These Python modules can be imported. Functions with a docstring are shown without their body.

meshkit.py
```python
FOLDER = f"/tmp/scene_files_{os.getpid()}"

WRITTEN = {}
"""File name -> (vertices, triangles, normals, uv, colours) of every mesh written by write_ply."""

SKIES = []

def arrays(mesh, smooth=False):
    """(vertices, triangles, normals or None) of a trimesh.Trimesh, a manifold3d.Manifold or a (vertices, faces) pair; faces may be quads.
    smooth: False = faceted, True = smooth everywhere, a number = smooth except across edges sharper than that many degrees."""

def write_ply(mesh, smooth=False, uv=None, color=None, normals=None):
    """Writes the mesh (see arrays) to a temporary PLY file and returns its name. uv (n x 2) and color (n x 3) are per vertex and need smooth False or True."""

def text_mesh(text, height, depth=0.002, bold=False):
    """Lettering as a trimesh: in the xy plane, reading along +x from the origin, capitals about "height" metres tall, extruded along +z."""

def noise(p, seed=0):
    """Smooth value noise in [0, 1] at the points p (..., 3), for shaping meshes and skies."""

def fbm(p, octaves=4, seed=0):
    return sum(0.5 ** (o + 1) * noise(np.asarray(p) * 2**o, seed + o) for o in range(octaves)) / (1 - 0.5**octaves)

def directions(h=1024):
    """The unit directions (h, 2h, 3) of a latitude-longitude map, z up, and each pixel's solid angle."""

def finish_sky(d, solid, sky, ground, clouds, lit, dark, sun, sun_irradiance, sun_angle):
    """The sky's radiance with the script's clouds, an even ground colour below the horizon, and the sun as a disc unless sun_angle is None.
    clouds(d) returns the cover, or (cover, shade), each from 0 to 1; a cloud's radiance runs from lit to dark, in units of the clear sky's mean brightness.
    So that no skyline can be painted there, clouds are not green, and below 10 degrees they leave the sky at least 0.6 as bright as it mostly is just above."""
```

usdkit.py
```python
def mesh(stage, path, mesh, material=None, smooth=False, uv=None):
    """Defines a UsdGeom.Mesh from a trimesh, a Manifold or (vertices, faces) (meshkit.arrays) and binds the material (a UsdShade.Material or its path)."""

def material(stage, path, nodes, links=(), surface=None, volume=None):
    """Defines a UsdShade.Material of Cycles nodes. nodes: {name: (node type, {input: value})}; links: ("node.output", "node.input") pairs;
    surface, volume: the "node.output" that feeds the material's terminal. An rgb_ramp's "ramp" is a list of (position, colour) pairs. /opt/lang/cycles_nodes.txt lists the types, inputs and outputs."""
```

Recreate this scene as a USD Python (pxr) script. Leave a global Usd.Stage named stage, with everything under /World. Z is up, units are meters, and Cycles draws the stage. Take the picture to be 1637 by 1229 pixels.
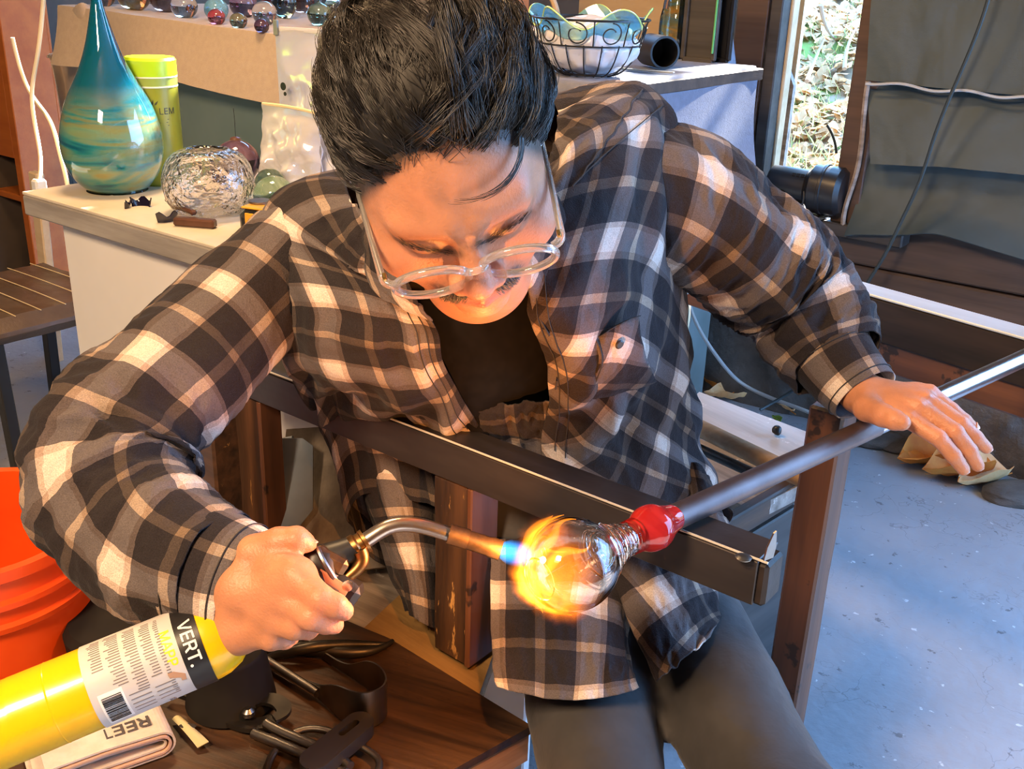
import math, random, numpy as np, trimesh, usdkit, meshkit
from pxr import Usd, UsdGeom, UsdLux, Gf, Sdf, UsdShade, Vt
from scipy.interpolate import CubicSpline, RectBivariateSpline
from scipy.spatial import cKDTree
import shapely.geometry as sg

stage = Usd.Stage.CreateInMemory()
UsdGeom.SetStageUpAxis(stage, 'Z')
UsdGeom.SetStageMetersPerUnit(stage, 1.0)
UsdGeom.Xform.Define(stage, '/World')
UsdGeom.Scope.Define(stage, '/World/Looks')
rng = np.random.default_rng(7)
random.seed(7)

# ------------------------------------------------------------------ camera
FPX, PITCH, ROLL, EYE = 1650.0, math.radians(22.2), math.radians(2.0), np.array([0, 0, 1.35])
CX, CY = 818.5, 614.5
Fv = np.array([0, math.cos(PITCH), -math.sin(PITCH)])
_D0 = np.array([0, -math.sin(PITCH), -math.cos(PITCH)])
Rv = math.cos(ROLL) * np.array([1.0, 0, 0]) - math.sin(ROLL) * _D0
Dv = math.sin(ROLL) * np.array([1.0, 0, 0]) + math.cos(ROLL) * _D0
cam = UsdGeom.Camera.Define(stage, '/World/camera')
cam.CreateHorizontalApertureAttr(36.0)
cam.CreateVerticalApertureAttr(36.0 * 1229 / 1637)
cam.CreateFocalLengthAttr(36.0 * FPX / 1637)
cam.CreateClippingRangeAttr((0.02, 200.0))
cam.AddTransformOp().Set(Gf.Matrix4d(*[float(x) for r in (list(Rv) + [0], list(-Dv) + [0], list(-Fv) + [0], list(EYE) + [1]) for x in r]))
cam.CreateExposureAttr(0.03)

# room axes: E1 runs along the bench rails (towards the front right), E2 across them (towards the back right)
E1 = np.array([0.8007, -0.5991, 0]); E2 = np.array([0.5991, 0.8007, 0]); UP = np.array([0, 0, 1.0])
def Q(a, b, z): return a * E1 + b * E2 + z * UP

# ------------------------------------------------------------------ lights
def aim(prim, pos, target):
    z = np.asarray(pos, float) - np.asarray(target, float); z /= np.linalg.norm(z)
    x = np.cross([0, 0, 1.0], z); x /= np.linalg.norm(x); y = np.cross(z, x)
    prim.AddTransformOp().Set(Gf.Matrix4d(*[float(v) for r in (list(x) + [0], list(y) + [0], list(z) + [0], list(np.asarray(pos, float)) + [1]) for v in r]))
dome = UsdLux.DomeLight.Define(stage, '/World/sky')
dome.CreateColorAttr((0.24, 0.51, 1.0)); dome.CreateIntensityAttr(4.6)
sun = UsdLux.DistantLight.Define(stage, '/World/sun')
sun.CreateColorAttr((1.0, 0.93, 0.82)); sun.CreateIntensityAttr(9.0); sun.CreateNormalizeAttr(True); sun.CreateAngleAttr(0.6)
aim(sun, Q(0.03, 2.4, 1.72), (0, 0, 0))
lampA = UsdLux.RectLight.Define(stage, '/World/ceiling_lamp_light')
lampA.CreateWidthAttr(0.5); lampA.CreateHeightAttr(0.5); lampA.CreateColorAttr((1.0, 0.66, 0.38)); lampA.CreateIntensityAttr(125)
aim(lampA, (-0.9, -0.35, 2.35), (-0.3, 1.3, 0.8))
lampB = UsdLux.RectLight.Define(stage, '/World/back_lamp_light')
lampB.CreateWidthAttr(0.4); lampB.CreateHeightAttr(0.4); lampB.CreateColorAttr((1.0, 0.62, 0.30)); lampB.CreateIntensityAttr(80)
aim(lampB, Q(-1.75, 1.25, 2.5), Q(-1.7, 1.6, 0.7))

FLAME_LIGHT = 7600.0
# ------------------------------------------------------------------ point helpers
def ray(px, py): return Fv + Rv * ((px - CX) / FPX) + Dv * ((py - CY) / FPX)
def P(px, py, d): return EYE + ray(px, py) * d
def PZ(px, py, z):
    r = ray(px, py); return EYE + r * ((z - EYE[2]) / r[2])
def PB(px, py, b):                         # the point of a sight line on the vertical plane at b across the room
    r = ray(px, py); return EYE + r * ((b - EYE @ E2) / (r @ E2))
def unit(v): v = np.asarray(v, float); return v / (np.linalg.norm(v) + 1e-12)
def frame(z, x=None):                      # 3x3 with columns x, y, z
    z = unit(z)
    if x is None: x = [0, 0, 1.0] if abs(z[2]) < 0.9 else [1.0, 0, 0]
    x = np.asarray(x, float); x = unit(x - z * (x @ z)); return np.stack([x, np.cross(z, x), z], 1)
def mat4(R, t):
    m = np.eye(4); m[:3, :3] = R; m[:3, 3] = t; return m
def rotz(a): c, s = math.cos(a), math.sin(a); return np.array([[c, -s, 0], [s, c, 0], [0, 0, 1.0]])
ROOM = np.stack([E1, E2, UP], 1)           # room axes as a rotation

# ------------------------------------------------------------------ prims
WM, USED = {'/World': np.eye(4)}, set()
def newpath(parent, name):
    path, n = f'{parent}/{name}', 0
    while path in USED:
        n += 1; path = f'{parent}/{name}_{n:03d}'
    USED.add(path); return path
def tag(path, label=None, cat=None, group=None, kind=None):
    p = stage.GetPrimAtPath(path)
    for k, v in (('label', label), ('category', cat), ('group', group), ('kind', kind)):
        if v: p.SetCustomDataByKey(k, v)
    return path
def gm(M): return Gf.Matrix4d(*[float(x) for x in M.T.ravel()])
def thing(name, label, cat, loc=(0, 0, 0), R=None, group=None):
    path = newpath('/World', name); M = mat4(np.eye(3) if R is None else R, loc)
    x = UsdGeom.Xform.Define(stage, path); x.AddTransformOp().Set(gm(M)); WM[path] = M
    return tag(path, label, cat, group)
def put(name, mesh, mat, parent='/World', M=None, smooth=30, uv=None, tint=None, label=None, cat=None, group=None, kind=None, local=False):
    """One Mesh prim. Vertices are in world space, or in the space of M (a world matrix kept on the prim), or local=True: in the parent's space."""
    path = newpath(parent, name)
    if hasattr(mesh, 'vertices'): v, f = np.array(mesh.vertices), np.array(mesh.faces)
    else: v, f = np.asarray(mesh[0], float), np.asarray(mesh[1], int)
    rel = np.eye(4)
    if not local:
        inv = np.linalg.inv(WM[parent])
        if M is None: v = v @ inv[:3, :3].T + inv[:3, 3]
        else: rel = inv @ M
    elif M is not None: rel = M
    if uv is not None or tint is not None: smooth = True
    m = usdkit.mesh(stage, path, (v, f), mat, smooth=smooth, uv=uv)
    if not np.allclose(rel, np.eye(4)): UsdGeom.Xformable(m).AddTransformOp().Set(gm(rel))
    WM[path] = WM[parent] @ rel
    if tint is not None:
        pv = UsdGeom.PrimvarsAPI(m).CreatePrimvar('tint', Sdf.ValueTypeNames.Color3fArray, UsdGeom.Tokens.vertex)
        pv.Set(Vt.Vec3fArray.FromNumpy(np.asarray(tint, np.float32)))
    tag(path, label, cat, group, kind); return path
def struct(name, mesh, mat, **k): return put(name, mesh, mat, kind='structure', **k)
def copy_of(src, loc, R=None, label=None, group=None, scale=1.0):
    name = src.split('/')[-1].rstrip('0123456789').rstrip('_'); path = newpath('/World', name)
    x = UsdGeom.Xform.Define(stage, path); was = stage.GetPrimAtPath(src).GetCustomData()
    x.GetPrim().GetReferences().AddInternalReference(src); x.GetPrim().SetInstanceable(True)
    x.ClearXformOpOrder(); x.MakeMatrixXform().Set(gm(mat4((np.eye(3) if R is None else R) * scale, loc)))
    return tag(path, label or was.get('label'), was.get('category'), group or was.get('group'))

# ------------------------------------------------------------------ mesh helpers
def join(*ms): return trimesh.util.concatenate([m if hasattr(m, 'vertices') else trimesh.Trimesh(*m, process=False) for m in ms])
def xf(m, M): m = m.copy(); m.apply_transform(M); return m
def cbox(sx, sy, sz, b=0.003):             # chamfered box about the origin
    b = min(b, sx * .45, sy * .45, sz * .45); h = np.array([sx, sy, sz]) / 2; pts = []
    for s in np.ndindex(2, 2, 2):
        s = np.array(s) * 2 - 1
        for k in range(3):
            q = h - b; q[k] = h[k]; pts.append(s * q)
    return trimesh.convex.convex_hull(np.array(pts))
def beamM(p0, p1, up=UP):
    p0, p1 = np.asarray(p0, float), np.asarray(p1, float); x = unit(p1 - p0); z = unit(up - x * (x @ up)); y = np.cross(z, x)
    return mat4(np.stack([x, y, z], 1), (p0 + p1) / 2), np.linalg.norm(p1 - p0)
def beam(name, p0, p1, w, h, mat, parent='/World', b=0.003, up=UP, **k):
    M, L = beamM(p0, p1, up); return put(name, cbox(L, w, h, b), mat, parent, M=M, **k)
def worn(m, amp, sc, seed=0, sub=2):       # knock a box about
    for _ in range(sub): m = m.subdivide()
    v = np.array(m.vertices); n = m.vertex_normals; d = meshkit.fbm(v * sc + seed * 7.3, 3, seed) - 0.5
    return trimesh.Trimesh(v + n * (d * amp)[:, None], m.faces, process=False)
def grid_faces(n, m, close=False):
    i, j = np.meshgrid(np.arange(n - 1), np.arange(m if close else m - 1), indexing='ij')
    a, b, c, d = i * m + j, i * m + (j + 1) % m, (i + 1) * m + (j + 1) % m, (i + 1) * m + j
    q = np.stack([a, b, c, d], -1).reshape(-1, 4); return np.vstack([q[:, [0, 1, 2]], q[:, [0, 2, 3]]])
def spline(pts, n):
    pts = np.asarray(pts, float)
    if len(pts) == 2: return np.linspace(pts[0], pts[1], n)
    t = np.r_[0, np.cumsum(np.linalg.norm(np.diff(pts[:, :3], axis=0), axis=1))]
    return CubicSpline(t, pts)(np.linspace(0, t[-1], n))
def rmf(c, x0=None):                       # frames along a curve without twist
    t = np.gradient(c, axis=0); t /= np.linalg.norm(t, axis=1, keepdims=True); x = frame(t[0], x0)[:, 0]; X = []
    for k in range(len(c)):
        x = unit(x - t[k] * (x @ t[k])); X.append(x)
    X = np.array(X); return X, np.cross(t, X), t
def tube(pts, r, n=40, sides=10, cap=True, x0=None, smooth=True):
    c = spline(pts, n) if smooth and len(pts) > 2 else np.asarray(pts, float)
    if len(pts) == 2: c = np.linspace(pts[0], pts[1], max(2, 2))
    X, Y, T = rmf(c, x0); r = np.interp(np.linspace(0, 1, len(c)), np.linspace(0, 1, np.size(r)), np.atleast_1d(r)) if np.size(r) > 1 else np.full(len(c), r)
    a = np.arange(sides) * 2 * np.pi / sides
    v = (c[:, None] + r[:, None, None] * (np.cos(a)[None, :, None] * X[:, None] + np.sin(a)[None, :, None] * Y[:, None])).reshape(-1, 3); f = grid_faces(len(c), sides, True)
    if cap:
        k = len(v); v = np.vstack([v, c[0], c[-1]]); j = np.arange(sides)
        f = np.vstack([f, np.stack([np.full(sides, k), (j + 1) % sides, j], 1), np.stack([np.full(sides, k + 1), (len(c) - 1) * sides + j, (len(c) - 1) * sides + (j + 1) % sides], 1)])
    return trimesh.Trimesh(v, f, process=False)
def lathe(profile, n=48, axis=UP, origin=(0, 0, 0), smooth=0):   # profile: (radius, height)
    p = np.asarray(profile, float)
    if smooth: p = spline(p, smooth)
    a = np.arange(n) * 2 * np.pi / n
    v = np.stack([p[:, 0, None] * np.cos(a), p[:, 0, None] * np.sin(a), np.broadcast_to(p[:, 1, None], (len(p), n))], -1).reshape(-1, 3)
    m = trimesh.Trimesh(v, grid_faces(len(p), n, True)[:, ::-1] if False else grid_faces(len(p), n, True), process=False)
    m.apply_transform(mat4(frame(axis), origin)); m.merge_vertices(); m.update_faces(m.nondegenerate_faces())
    return m
def slab(poly, h): return trimesh.creation.extrude_polygon(poly if hasattr(poly, 'exterior') else sg.Polygon(poly), h, engine='earcut')
def solidify(v, f, t):                     # an open sheet given thickness t (vertex normals), edges closed
    m = trimesh.Trimesh(v, f, process=False); n = m.vertex_normals; k = len(v)
    e = np.sort(f[:, [0, 1, 1, 2, 2, 0]].reshape(-1, 2), axis=1); d = f[:, [0, 1, 1, 2, 2, 0]].reshape(-1, 2)
    _, inv, cnt = np.unique(e, axis=0, return_inverse=True, return_counts=True); b = d[cnt[inv.ravel()] == 1]
    return np.vstack([v, v - n * t]), np.vstack([f, f[:, ::-1] + k, np.stack([b[:, 1], b[:, 0], b[:, 0] + k], 1), np.stack([b[:, 1], b[:, 0] + k, b[:, 1] + k], 1)])
def sheet(ctrl, nu, nv):                   # bicubic surface through a grid of 3D control points
    c = np.asarray(ctrl, float); r, s, _ = c.shape
    return np.stack([RectBivariateSpline(np.linspace(0, 1, r), np.linspace(0, 1, s), c[..., k], kx=min(3, r - 1), ky=min(3, s - 1))(np.linspace(0, 1, nu), np.linspace(0, 1, nv)) for k in range(3)], -1)
def grid_uv(g):                            # arc-length UV (metres) of a grid of points
    du = np.linalg.norm(np.diff(g, axis=0), axis=2).mean(1); dv = np.linalg.norm(np.diff(g, axis=1), axis=2).mean(0)
    U, V = np.r_[0, np.cumsum(du)], np.r_[0, np.cumsum(dv)]
    return np.stack(np.broadcast_arrays(V[None, :], U[:, None]), -1).reshape(-1, 2)

# ------------------------------------------------------------------ signed distances and a surface-nets mesher
def smin(a, b, k): h = np.clip(0.5 + 0.5 * (b - a) / k, 0, 1); return b * (1 - h) + a * h - k * h * (1 - h)
def smax(a, b, k): return -smin(-a, -b, k)
def d_ell(p, c, r, R=None):
    q = p - np.asarray(c)
    if R is not None: q = q @ R
    r = np.asarray(r, float); k0 = np.linalg.norm(q / r, axis=-1); k1 = np.linalg.norm(q / r ** 2, axis=-1); return k0 * (k0 - 1) / (k1 + 1e-9)
def d_cap(p, a, b, ra, rb=None):
    a, b = np.asarray(a, float), np.asarray(b, float); rb = ra if rb is None else rb; ab = b - a
    h = np.clip(((p - a) @ ab) / (ab @ ab + 1e-12), 0, 1); return np.linalg.norm(p - a - h[..., None] * ab, axis=-1) - (ra + (rb - ra) * h)
def nets(sdf, lo, hi, h):
    lo, hi = np.asarray(lo, float), np.asarray(hi, float); n = np.ceil((hi - lo) / h).astype(int) + 1
    ax = [lo[k] + h * np.arange(n[k]) for k in range(3)]; g = np.stack(np.meshgrid(*ax, indexing='ij'), -1); d = sdf(g.reshape(-1, 3)).reshape(n)
    s = d < 0; c = np.zeros(n - 1, int); sl = lambda o: tuple(slice(o[k], n[k] - 1 + o[k]) for k in range(3))
    for o in np.ndindex(2, 2, 2): c += s[sl(o)]
    act = (c > 0) & (c < 8); idx = -np.ones(n - 1, int); idx[act] = np.arange(act.sum()); acc = np.zeros((act.sum(), 3)); cnt = np.zeros(act.sum())
    for k in range(3):
        for o in np.ndindex(2, 2):
            o0 = list(o); o0.insert(k, 0); o1 = list(o); o1.insert(k, 1)
            d0, d1 = d[sl(o0)][act], d[sl(o1)][act]; x = (d0 < 0) != (d1 < 0); t = np.where(x, d0 / np.where(x, d0 - d1, 1), 0)
            q = np.tile(np.array(o0, float), (len(t), 1)); q[:, k] = t; acc += q * x[:, None]; cnt += x
    v = lo + h * (np.argwhere(act) + acc / cnt[:, None]); F = []
    for k in range(3):
        u, w = (k + 1) % 3, (k + 2) % 3; a = [slice(None)] * 3; b = [slice(None)] * 3; a[k] = slice(0, -1); b[k] = slice(1, None)
        ch = s[tuple(a)] != s[tuple(b)]; ins = s[tuple(a)]; loc = np.argwhere(ch); loc = loc[(loc[:, u] > 0) & (loc[:, w] > 0) & (loc[:, u] < n[u] - 1) & (loc[:, w] < n[w] - 1)]
        def at(du, dw): q = loc.copy(); q[:, u] -= du; q[:, w] -= dw; return idx[q[:, 0], q[:, 1], q[:, 2]]
        q = np.stack([at(1, 1), at(0, 1), at(0, 0), at(1, 0)], 1); fl = ~ins[loc[:, 0], loc[:, 1], loc[:, 2]]; q[fl] = q[fl][:, ::-1]; F.append(q)
    q = np.vstack(F); q = q[(q >= 0).all(1)]; return trimesh.Trimesh(v, np.vstack([q[:, [0, 1, 2]], q[:, [0, 2, 3]]]), process=False)

# ------------------------------------------------------------------ materials
L = '/World/Looks/'
M = {}
def mk(name, nodes, links, surface=None, volume=None): M[name] = usdkit.material(stage, L + name, nodes, links, surface, volume); return M[name]
def mat(name, base, rough=0.5, metal=0.0, other=None, scale=(8, 8, 8), ramp=(0.35, 0.65), detail=6, distort=0.0, spots=None, bump=0.0, bscale=None, rough2=None, coat=0, vec='object', streak=0, **extra):
    """Principled with two tones mixed by stretched noise, optional spots (colour, scale, threshold) and noise bump."""
    n = {'tc': ('texture_coordinate', {}), 'mp': ('mapping', {'scale': scale}), 'p': ('principled_bsdf', {'roughness': rough, 'metallic': metal, 'coat_weight': coat, **extra})}
    l = [('tc.' + vec, 'mp.vector')]
    col = None
    if other is None: n['p'][1]['base_color'] = base
    else:
        n['nz'] = ('noise_texture', {'scale': 1.0, 'detail': float(detail), 'roughness': 0.6, 'distortion': distort})
        n['rp'] = ('rgb_ramp', {'ramp': [(0, base), (ramp[0], base), (ramp[1], other), (1, other)]})
        l += [('mp.vector', 'nz.vector'), ('nz.fac', 'rp.fac')]; col = 'rp.color'
        if rough2 is not None:
            n['rr'] = ('map_range', {'from_min': ramp[0], 'from_max': ramp[1], 'to_min': rough, 'to_max': rough2, 'clamp': True}); l += [('nz.fac', 'rr.value'), ('rr.result', 'p.roughness')]
    if spots:
        c, s, th = spots
        n['sn'] = ('noise_texture', {'scale': float(s), 'detail': 4.0, 'roughness': 0.65}); n['sr'] = ('rgb_ramp', {'ramp': [(0, (0, 0, 0)), (th, (0, 0, 0)), (min(th + 0.04, 1), (1, 1, 1)), (1, (1, 1, 1))]})
        n['sm'] = ('mix_color', {'b': c, 'a': base}); l += [('sn.fac', 'sr.fac'), ('sr.color', 'sm.fac')]
        if streak: n['sn'][1]['scale'] = 1.0; n['sq'] = ('mapping', {'scale': (s * streak, s, s)}); l += [('tc.' + vec, 'sq.vector'), ('sq.vector', 'sn.vector')]
        else: l.append(('tc.' + vec, 'sn.vector'))
        if col: l.append((col, 'sm.a'))
        col = 'sm.result'
    if col: l.append((col, 'p.base_color'))
    if bump:
        n['bn'] = ('noise_texture', {'scale': 1.0, 'detail': 5.0, 'roughness': 0.6}); n['bm'] = ('mapping', {'scale': bscale or scale}); n['bp'] = ('bump', {'strength': 1.0, 'distance': bump})
        l += [('tc.' + vec, 'bm.vector'), ('bm.vector', 'bn.vector'), ('bn.fac', 'bp.height'), ('bp.normal', 'p.normal')]
    return mk(name, n, l, 'p.BSDF')
def glassy(name, tint, rough=0.0, other=None, scale=10, ior=1.5, bump=0.0, bscale=60, coat=0.0, lo=0.4, hi=0.6, weight=1.0, stretch=(1, 1, 1), film=0):
    n = {'tc': ('texture_coordinate', {}), 'mp': ('mapping', {'scale': stretch}), 'p': ('principled_bsdf', {'base_color': tint, 'roughness': rough, 'transmission_weight': weight, 'ior': ior, 'thin_film_thickness': float(film), 'thin_film_ior': 1.8})}
    l = [('tc.object', 'mp.vector')]
    if other:
        n['nz'] = ('noise_texture', {'scale': float(scale), 'detail': 3.0, 'distortion': 1.5}); n['rp'] = ('rgb_ramp', {'ramp': [(0, tint), (lo, tint), (hi, other), (1, other)]})
        l += [('mp.vector', 'nz.vector'), ('nz.fac', 'rp.fac'), ('rp.color', 'p.base_color')]
    if bump:
        n['bn'] = ('noise_texture', {'scale': float(bscale), 'detail': 2.0}); n['bp'] = ('bump', {'strength': 1.0, 'distance': bump}); l += [('tc.object', 'bn.vector'), ('bn.fac', 'bp.height'), ('bp.normal', 'p.normal')]
    return mk(name, n, l, 'p.BSDF')

# grain along local x
mat('wood_dark', (.030, .016, .010), .5, other=(.095, .044, .022), scale=(3, 40, 40), spots=((.30, .15, .05), 60, .66), streak=.2, bump=.0012)
mat('wood_rail', (.014, .011, .010), .5, specular_ior_level=.25, other=(.030, .021, .018), scale=(3, 30, 30), spots=((.25, .13, .05), 30, .72), bump=.0008)
mat('wood_red', (.062, .024, .012), .5, other=(.150, .058, .026), scale=(2, 30, 30), ramp=(.3, .7), spots=((.03, .015, .01), 14, .62), bump=.0012)
mat('wood_worn', (.022, .012, .008), .5, other=(.075, .036, .017), scale=(2.5, 30, 30), ramp=(.38, .62), spots=((.46, .25, .08), 70, .62), streak=.22, bump=.0015)
mat('wood_plank', (.018, .010, .007), .42, other=(.085, .042, .020), scale=(3.0, 42, 42), ramp=(.34, .66), distort=.6, spots=((.02, .010, .007), 9, .63), bump=.0012, rough2=.55)
mat('wood_grey', (.15, .12, .10), .7, other=(.36, .31, .27), scale=(2.5, 34, 34), ramp=(.35, .65), spots=((.55, .50, .46), 24, .66), bump=.002)
mat('wood_yellow', (.20, .11, .035), .6, other=(.36, .21, .07), scale=(2.5, 26, 26), bump=.0015)
mat('wood_ply', (.30, .15, .07), .7, other=(.42, .23, .12), scale=(3, 8, 60), spots=((.12, .05, .02), 18, .68), bump=.001)
mat('wood_orange', (.40, .095, .010), .6, other=(.50, .135, .018), scale=(1.2, 14, 14), bump=.001)
mat('wood_board', (.34, .32, .30), .5, other=(.55, .53, .51), scale=(2, 24, 24), ramp=(.3, .7), spots=((.75, .74, .72), 22, .66), bump=.001)
mat('wood_dowel', (.28, .16, .075), .55, other=(.42, .26, .13), scale=(2, 40, 40), bump=.001)
mat('wood_pale', (.58, .42, .24), .7, other=(.68, .52, .33), scale=(1.5, 20, 20))
mat('wood_brown', (.055, .030, .020), .65, other=(.10, .056, .036), scale=(1, 18, 18), bump=.001)
mat('wood_black', (.022, .019, .018), .6, other=(.055, .048, .044), scale=(1, 18, 18), bump=.001)
mat('wood_wall', (.040, .026, .020), .7, other=(.085, .055, .042), scale=(1.2, 16, 16), bump=.002)
mat('plywood_tan', (.42, .28, .14), .75, other=(.52, .36, .19), scale=(2, 2, 10))
mat('wall_panel', (.15, .22, .205), .8, other=(.18, .25, .235), scale=(4, 4, 4))
mat('wall_dark', (.05, .036, .026), .85, other=(.09, .064, .045), scale=(3, 3, 3))
mat('ceiling_wood', (.20, .13, .075), .8, other=(.28, .19, .11), scale=(1, 14, 14))
mk('concrete', {'tc': ('texture_coordinate', {}), 'n1': ('noise_texture', {'scale': 2.2, 'detail': 6.0}), 'r1': ('rgb_ramp', {'ramp': [(0, (.235, .25, .28)), (.3, (.25, .265, .29)), (.7, (.335, .35, .38)), (1, (.335, .35, .38))]}),
    'n2': ('noise_texture', {'scale': 26.0, 'detail': 4.0, 'roughness': .65}), 'r2': ('rgb_ramp', {'ramp': [(0, (0, 0, 0)), (.655, (0, 0, 0)), (.70, (.9, .9, .9)), (1, (1, 1, 1))]}), 'm2': ('mix_color', {'b': (.14, .14, .145)}),
    'n3': ('noise_texture', {'scale': 38.0, 'detail': 3.0}), 'r3': ('rgb_ramp', {'ramp': [(0, (0, 0, 0)), (.70, (0, 0, 0)), (.73, (1, 1, 1)), (1, (1, 1, 1))]}), 'm3': ('mix_color', {'b': (.52, .55, .58)}),
    'nd': ('noise_texture', {'scale': 5.0, 'detail': 5.0}), 'sc': ('vector_math', {'math_type': 'scale', 'scale': .35}), 'ad': ('vector_math', {'math_type': 'add'}), 'vo': ('voronoi_texture', {'feature': 'distance_to_edge', 'scale': 6.5}),
    'nm': ('noise_texture', {'scale': 2.6, 'detail': 2.0}), 'rm': ('rgb_ramp', {'ramp': [(0, (0, 0, 0)), (.45, (0, 0, 0)), (.6, (1, 1, 1)), (1, (1, 1, 1))]}), 'rc': ('rgb_ramp', {'ramp': [(0, (.6, .6, .6)), (.004, (.5, .5, .5)), (.010, (0, 0, 0)), (1, (0, 0, 0))]}), 'mc': ('math', {'math_type': 'multiply'}), 'm4': ('mix_color', {'b': (.14, .14, .145)}),
    'bn': ('noise_texture', {'scale': 30.0, 'detail': 6.0}), 'bp': ('bump', {'strength': 1.0, 'distance': .003}), 'p': ('principled_bsdf', {'roughness': .72})},
   [('tc.object', 'n1.vector'), ('n1.fac', 'r1.fac'), ('tc.object', 'n2.vector'), ('n2.fac', 'r2.fac'), ('r1.color', 'm2.a'), ('r2.color', 'm2.fac'), ('tc.object', 'n3.vector'), ('n3.fac', 'r3.fac'), ('m2.result', 'm3.a'), ('r3.color', 'm3.fac'),
    ('tc.object', 'nd.vector'), ('nd.color', 'sc.vector1'), ('tc.object', 'ad.vector1'), ('sc.vector', 'ad.vector2'), ('ad.vector', 'vo.vector'), ('vo.distance', 'rc.fac'), ('tc.object', 'nm.vector'), ('nm.fac', 'rm.fac'), ('rc.color', 'mc.value1'), ('rm.color', 'mc.value2'), ('mc.value', 'm4.fac'), ('m3.result', 'm4.a'),
    ('m4.result', 'p.base_color'), ('tc.object', 'bn.vector'), ('bn.fac', 'bp.height'), ('bp.normal', 'p.normal')], 'p.BSDF')
mat('stone', (.060, .052, .046), .9, other=(.13, .115, .10), scale=(7, 7, 7), bump=.02, bscale=(11, 11, 11))
mat('dirt', (.10, .085, .07), .95, other=(.20, .17, .15), scale=(12, 12, 12), bump=.02, bscale=(30, 30, 30))
mat('steel_bright', (.75, .76, .78), .22, 1.0, other=(.6, .6, .62), scale=(2, 60, 60))
mat('steel_pipe', (.10, .068, .064), .46, .75, other=(.17, .13, .125), scale=(6, 6, 6), bump=.0003, bscale=(60, 60, 60))
mat('steel_rail', (.66, .70, .74), .5, .25, other=(.56, .60, .64), scale=(4, 20, 20))
mat('steel_angle', (.020, .016, .016), .42, .3, other=(.040, .033, .033), scale=(4, 20, 20), bump=.0004, bscale=(40, 40, 40))
mat('steel_tool', (.17, .165, .16), .36, 1.0, other=(.30, .28, .26), scale=(9, 9, 9), bump=.0003, bscale=(80, 80, 80))
mat('steel_edge', (.62, .58, .52), .35, .3)
mat('steel_dark', (.045, .043, .042), .42, .9, other=(.10, .09, .08), scale=(12, 12, 12))
mat('steel_torch', (.42, .36, .31), .28, 1.0, other=(.58, .54, .50), scale=(14, 14, 14), bump=.0004, bscale=(50, 50, 50))
mat('brass_old', (.38, .22, .08), .38, 1.0, other=(.16, .08, .03), scale=(30, 30, 30))
mat('copper_burnt', (.11, .07, .045), .45, 1.0, other=(.30, .19, .10), scale=(26, 26, 26))
mat('steel_blue', (.16, .20, .26), .3, .5, other=(.24, .29, .36), scale=(8, 8, 8))
mat('black_metal', (.012, .012, .014), .35, 0.0)
mat('black_plastic', (.014, .014, .015), .42)
mat('black_rubber', (.008, .007, .007), .7, other=(.016, .014, .012), scale=(9, 9, 9), specular_ior_level=.2)
mat('black_grip', (.022, .020, .020), .5)
mat('counter_top', (.52, .46, .36), .4, other=(.62, .56, .45), scale=(6, 6, 6), spots=((.42, .36, .27), 14, .66))
mat('counter_edge', (.22, .20, .18), .6, other=(.34, .32, .29), scale=(4, 40, 40))
mat('counter_panel', (.66, .65, .63), .55, other=(.72, .71, .70), scale=(2, 2, 2), spots=((.52, .50, .47), 16, .71))
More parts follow.
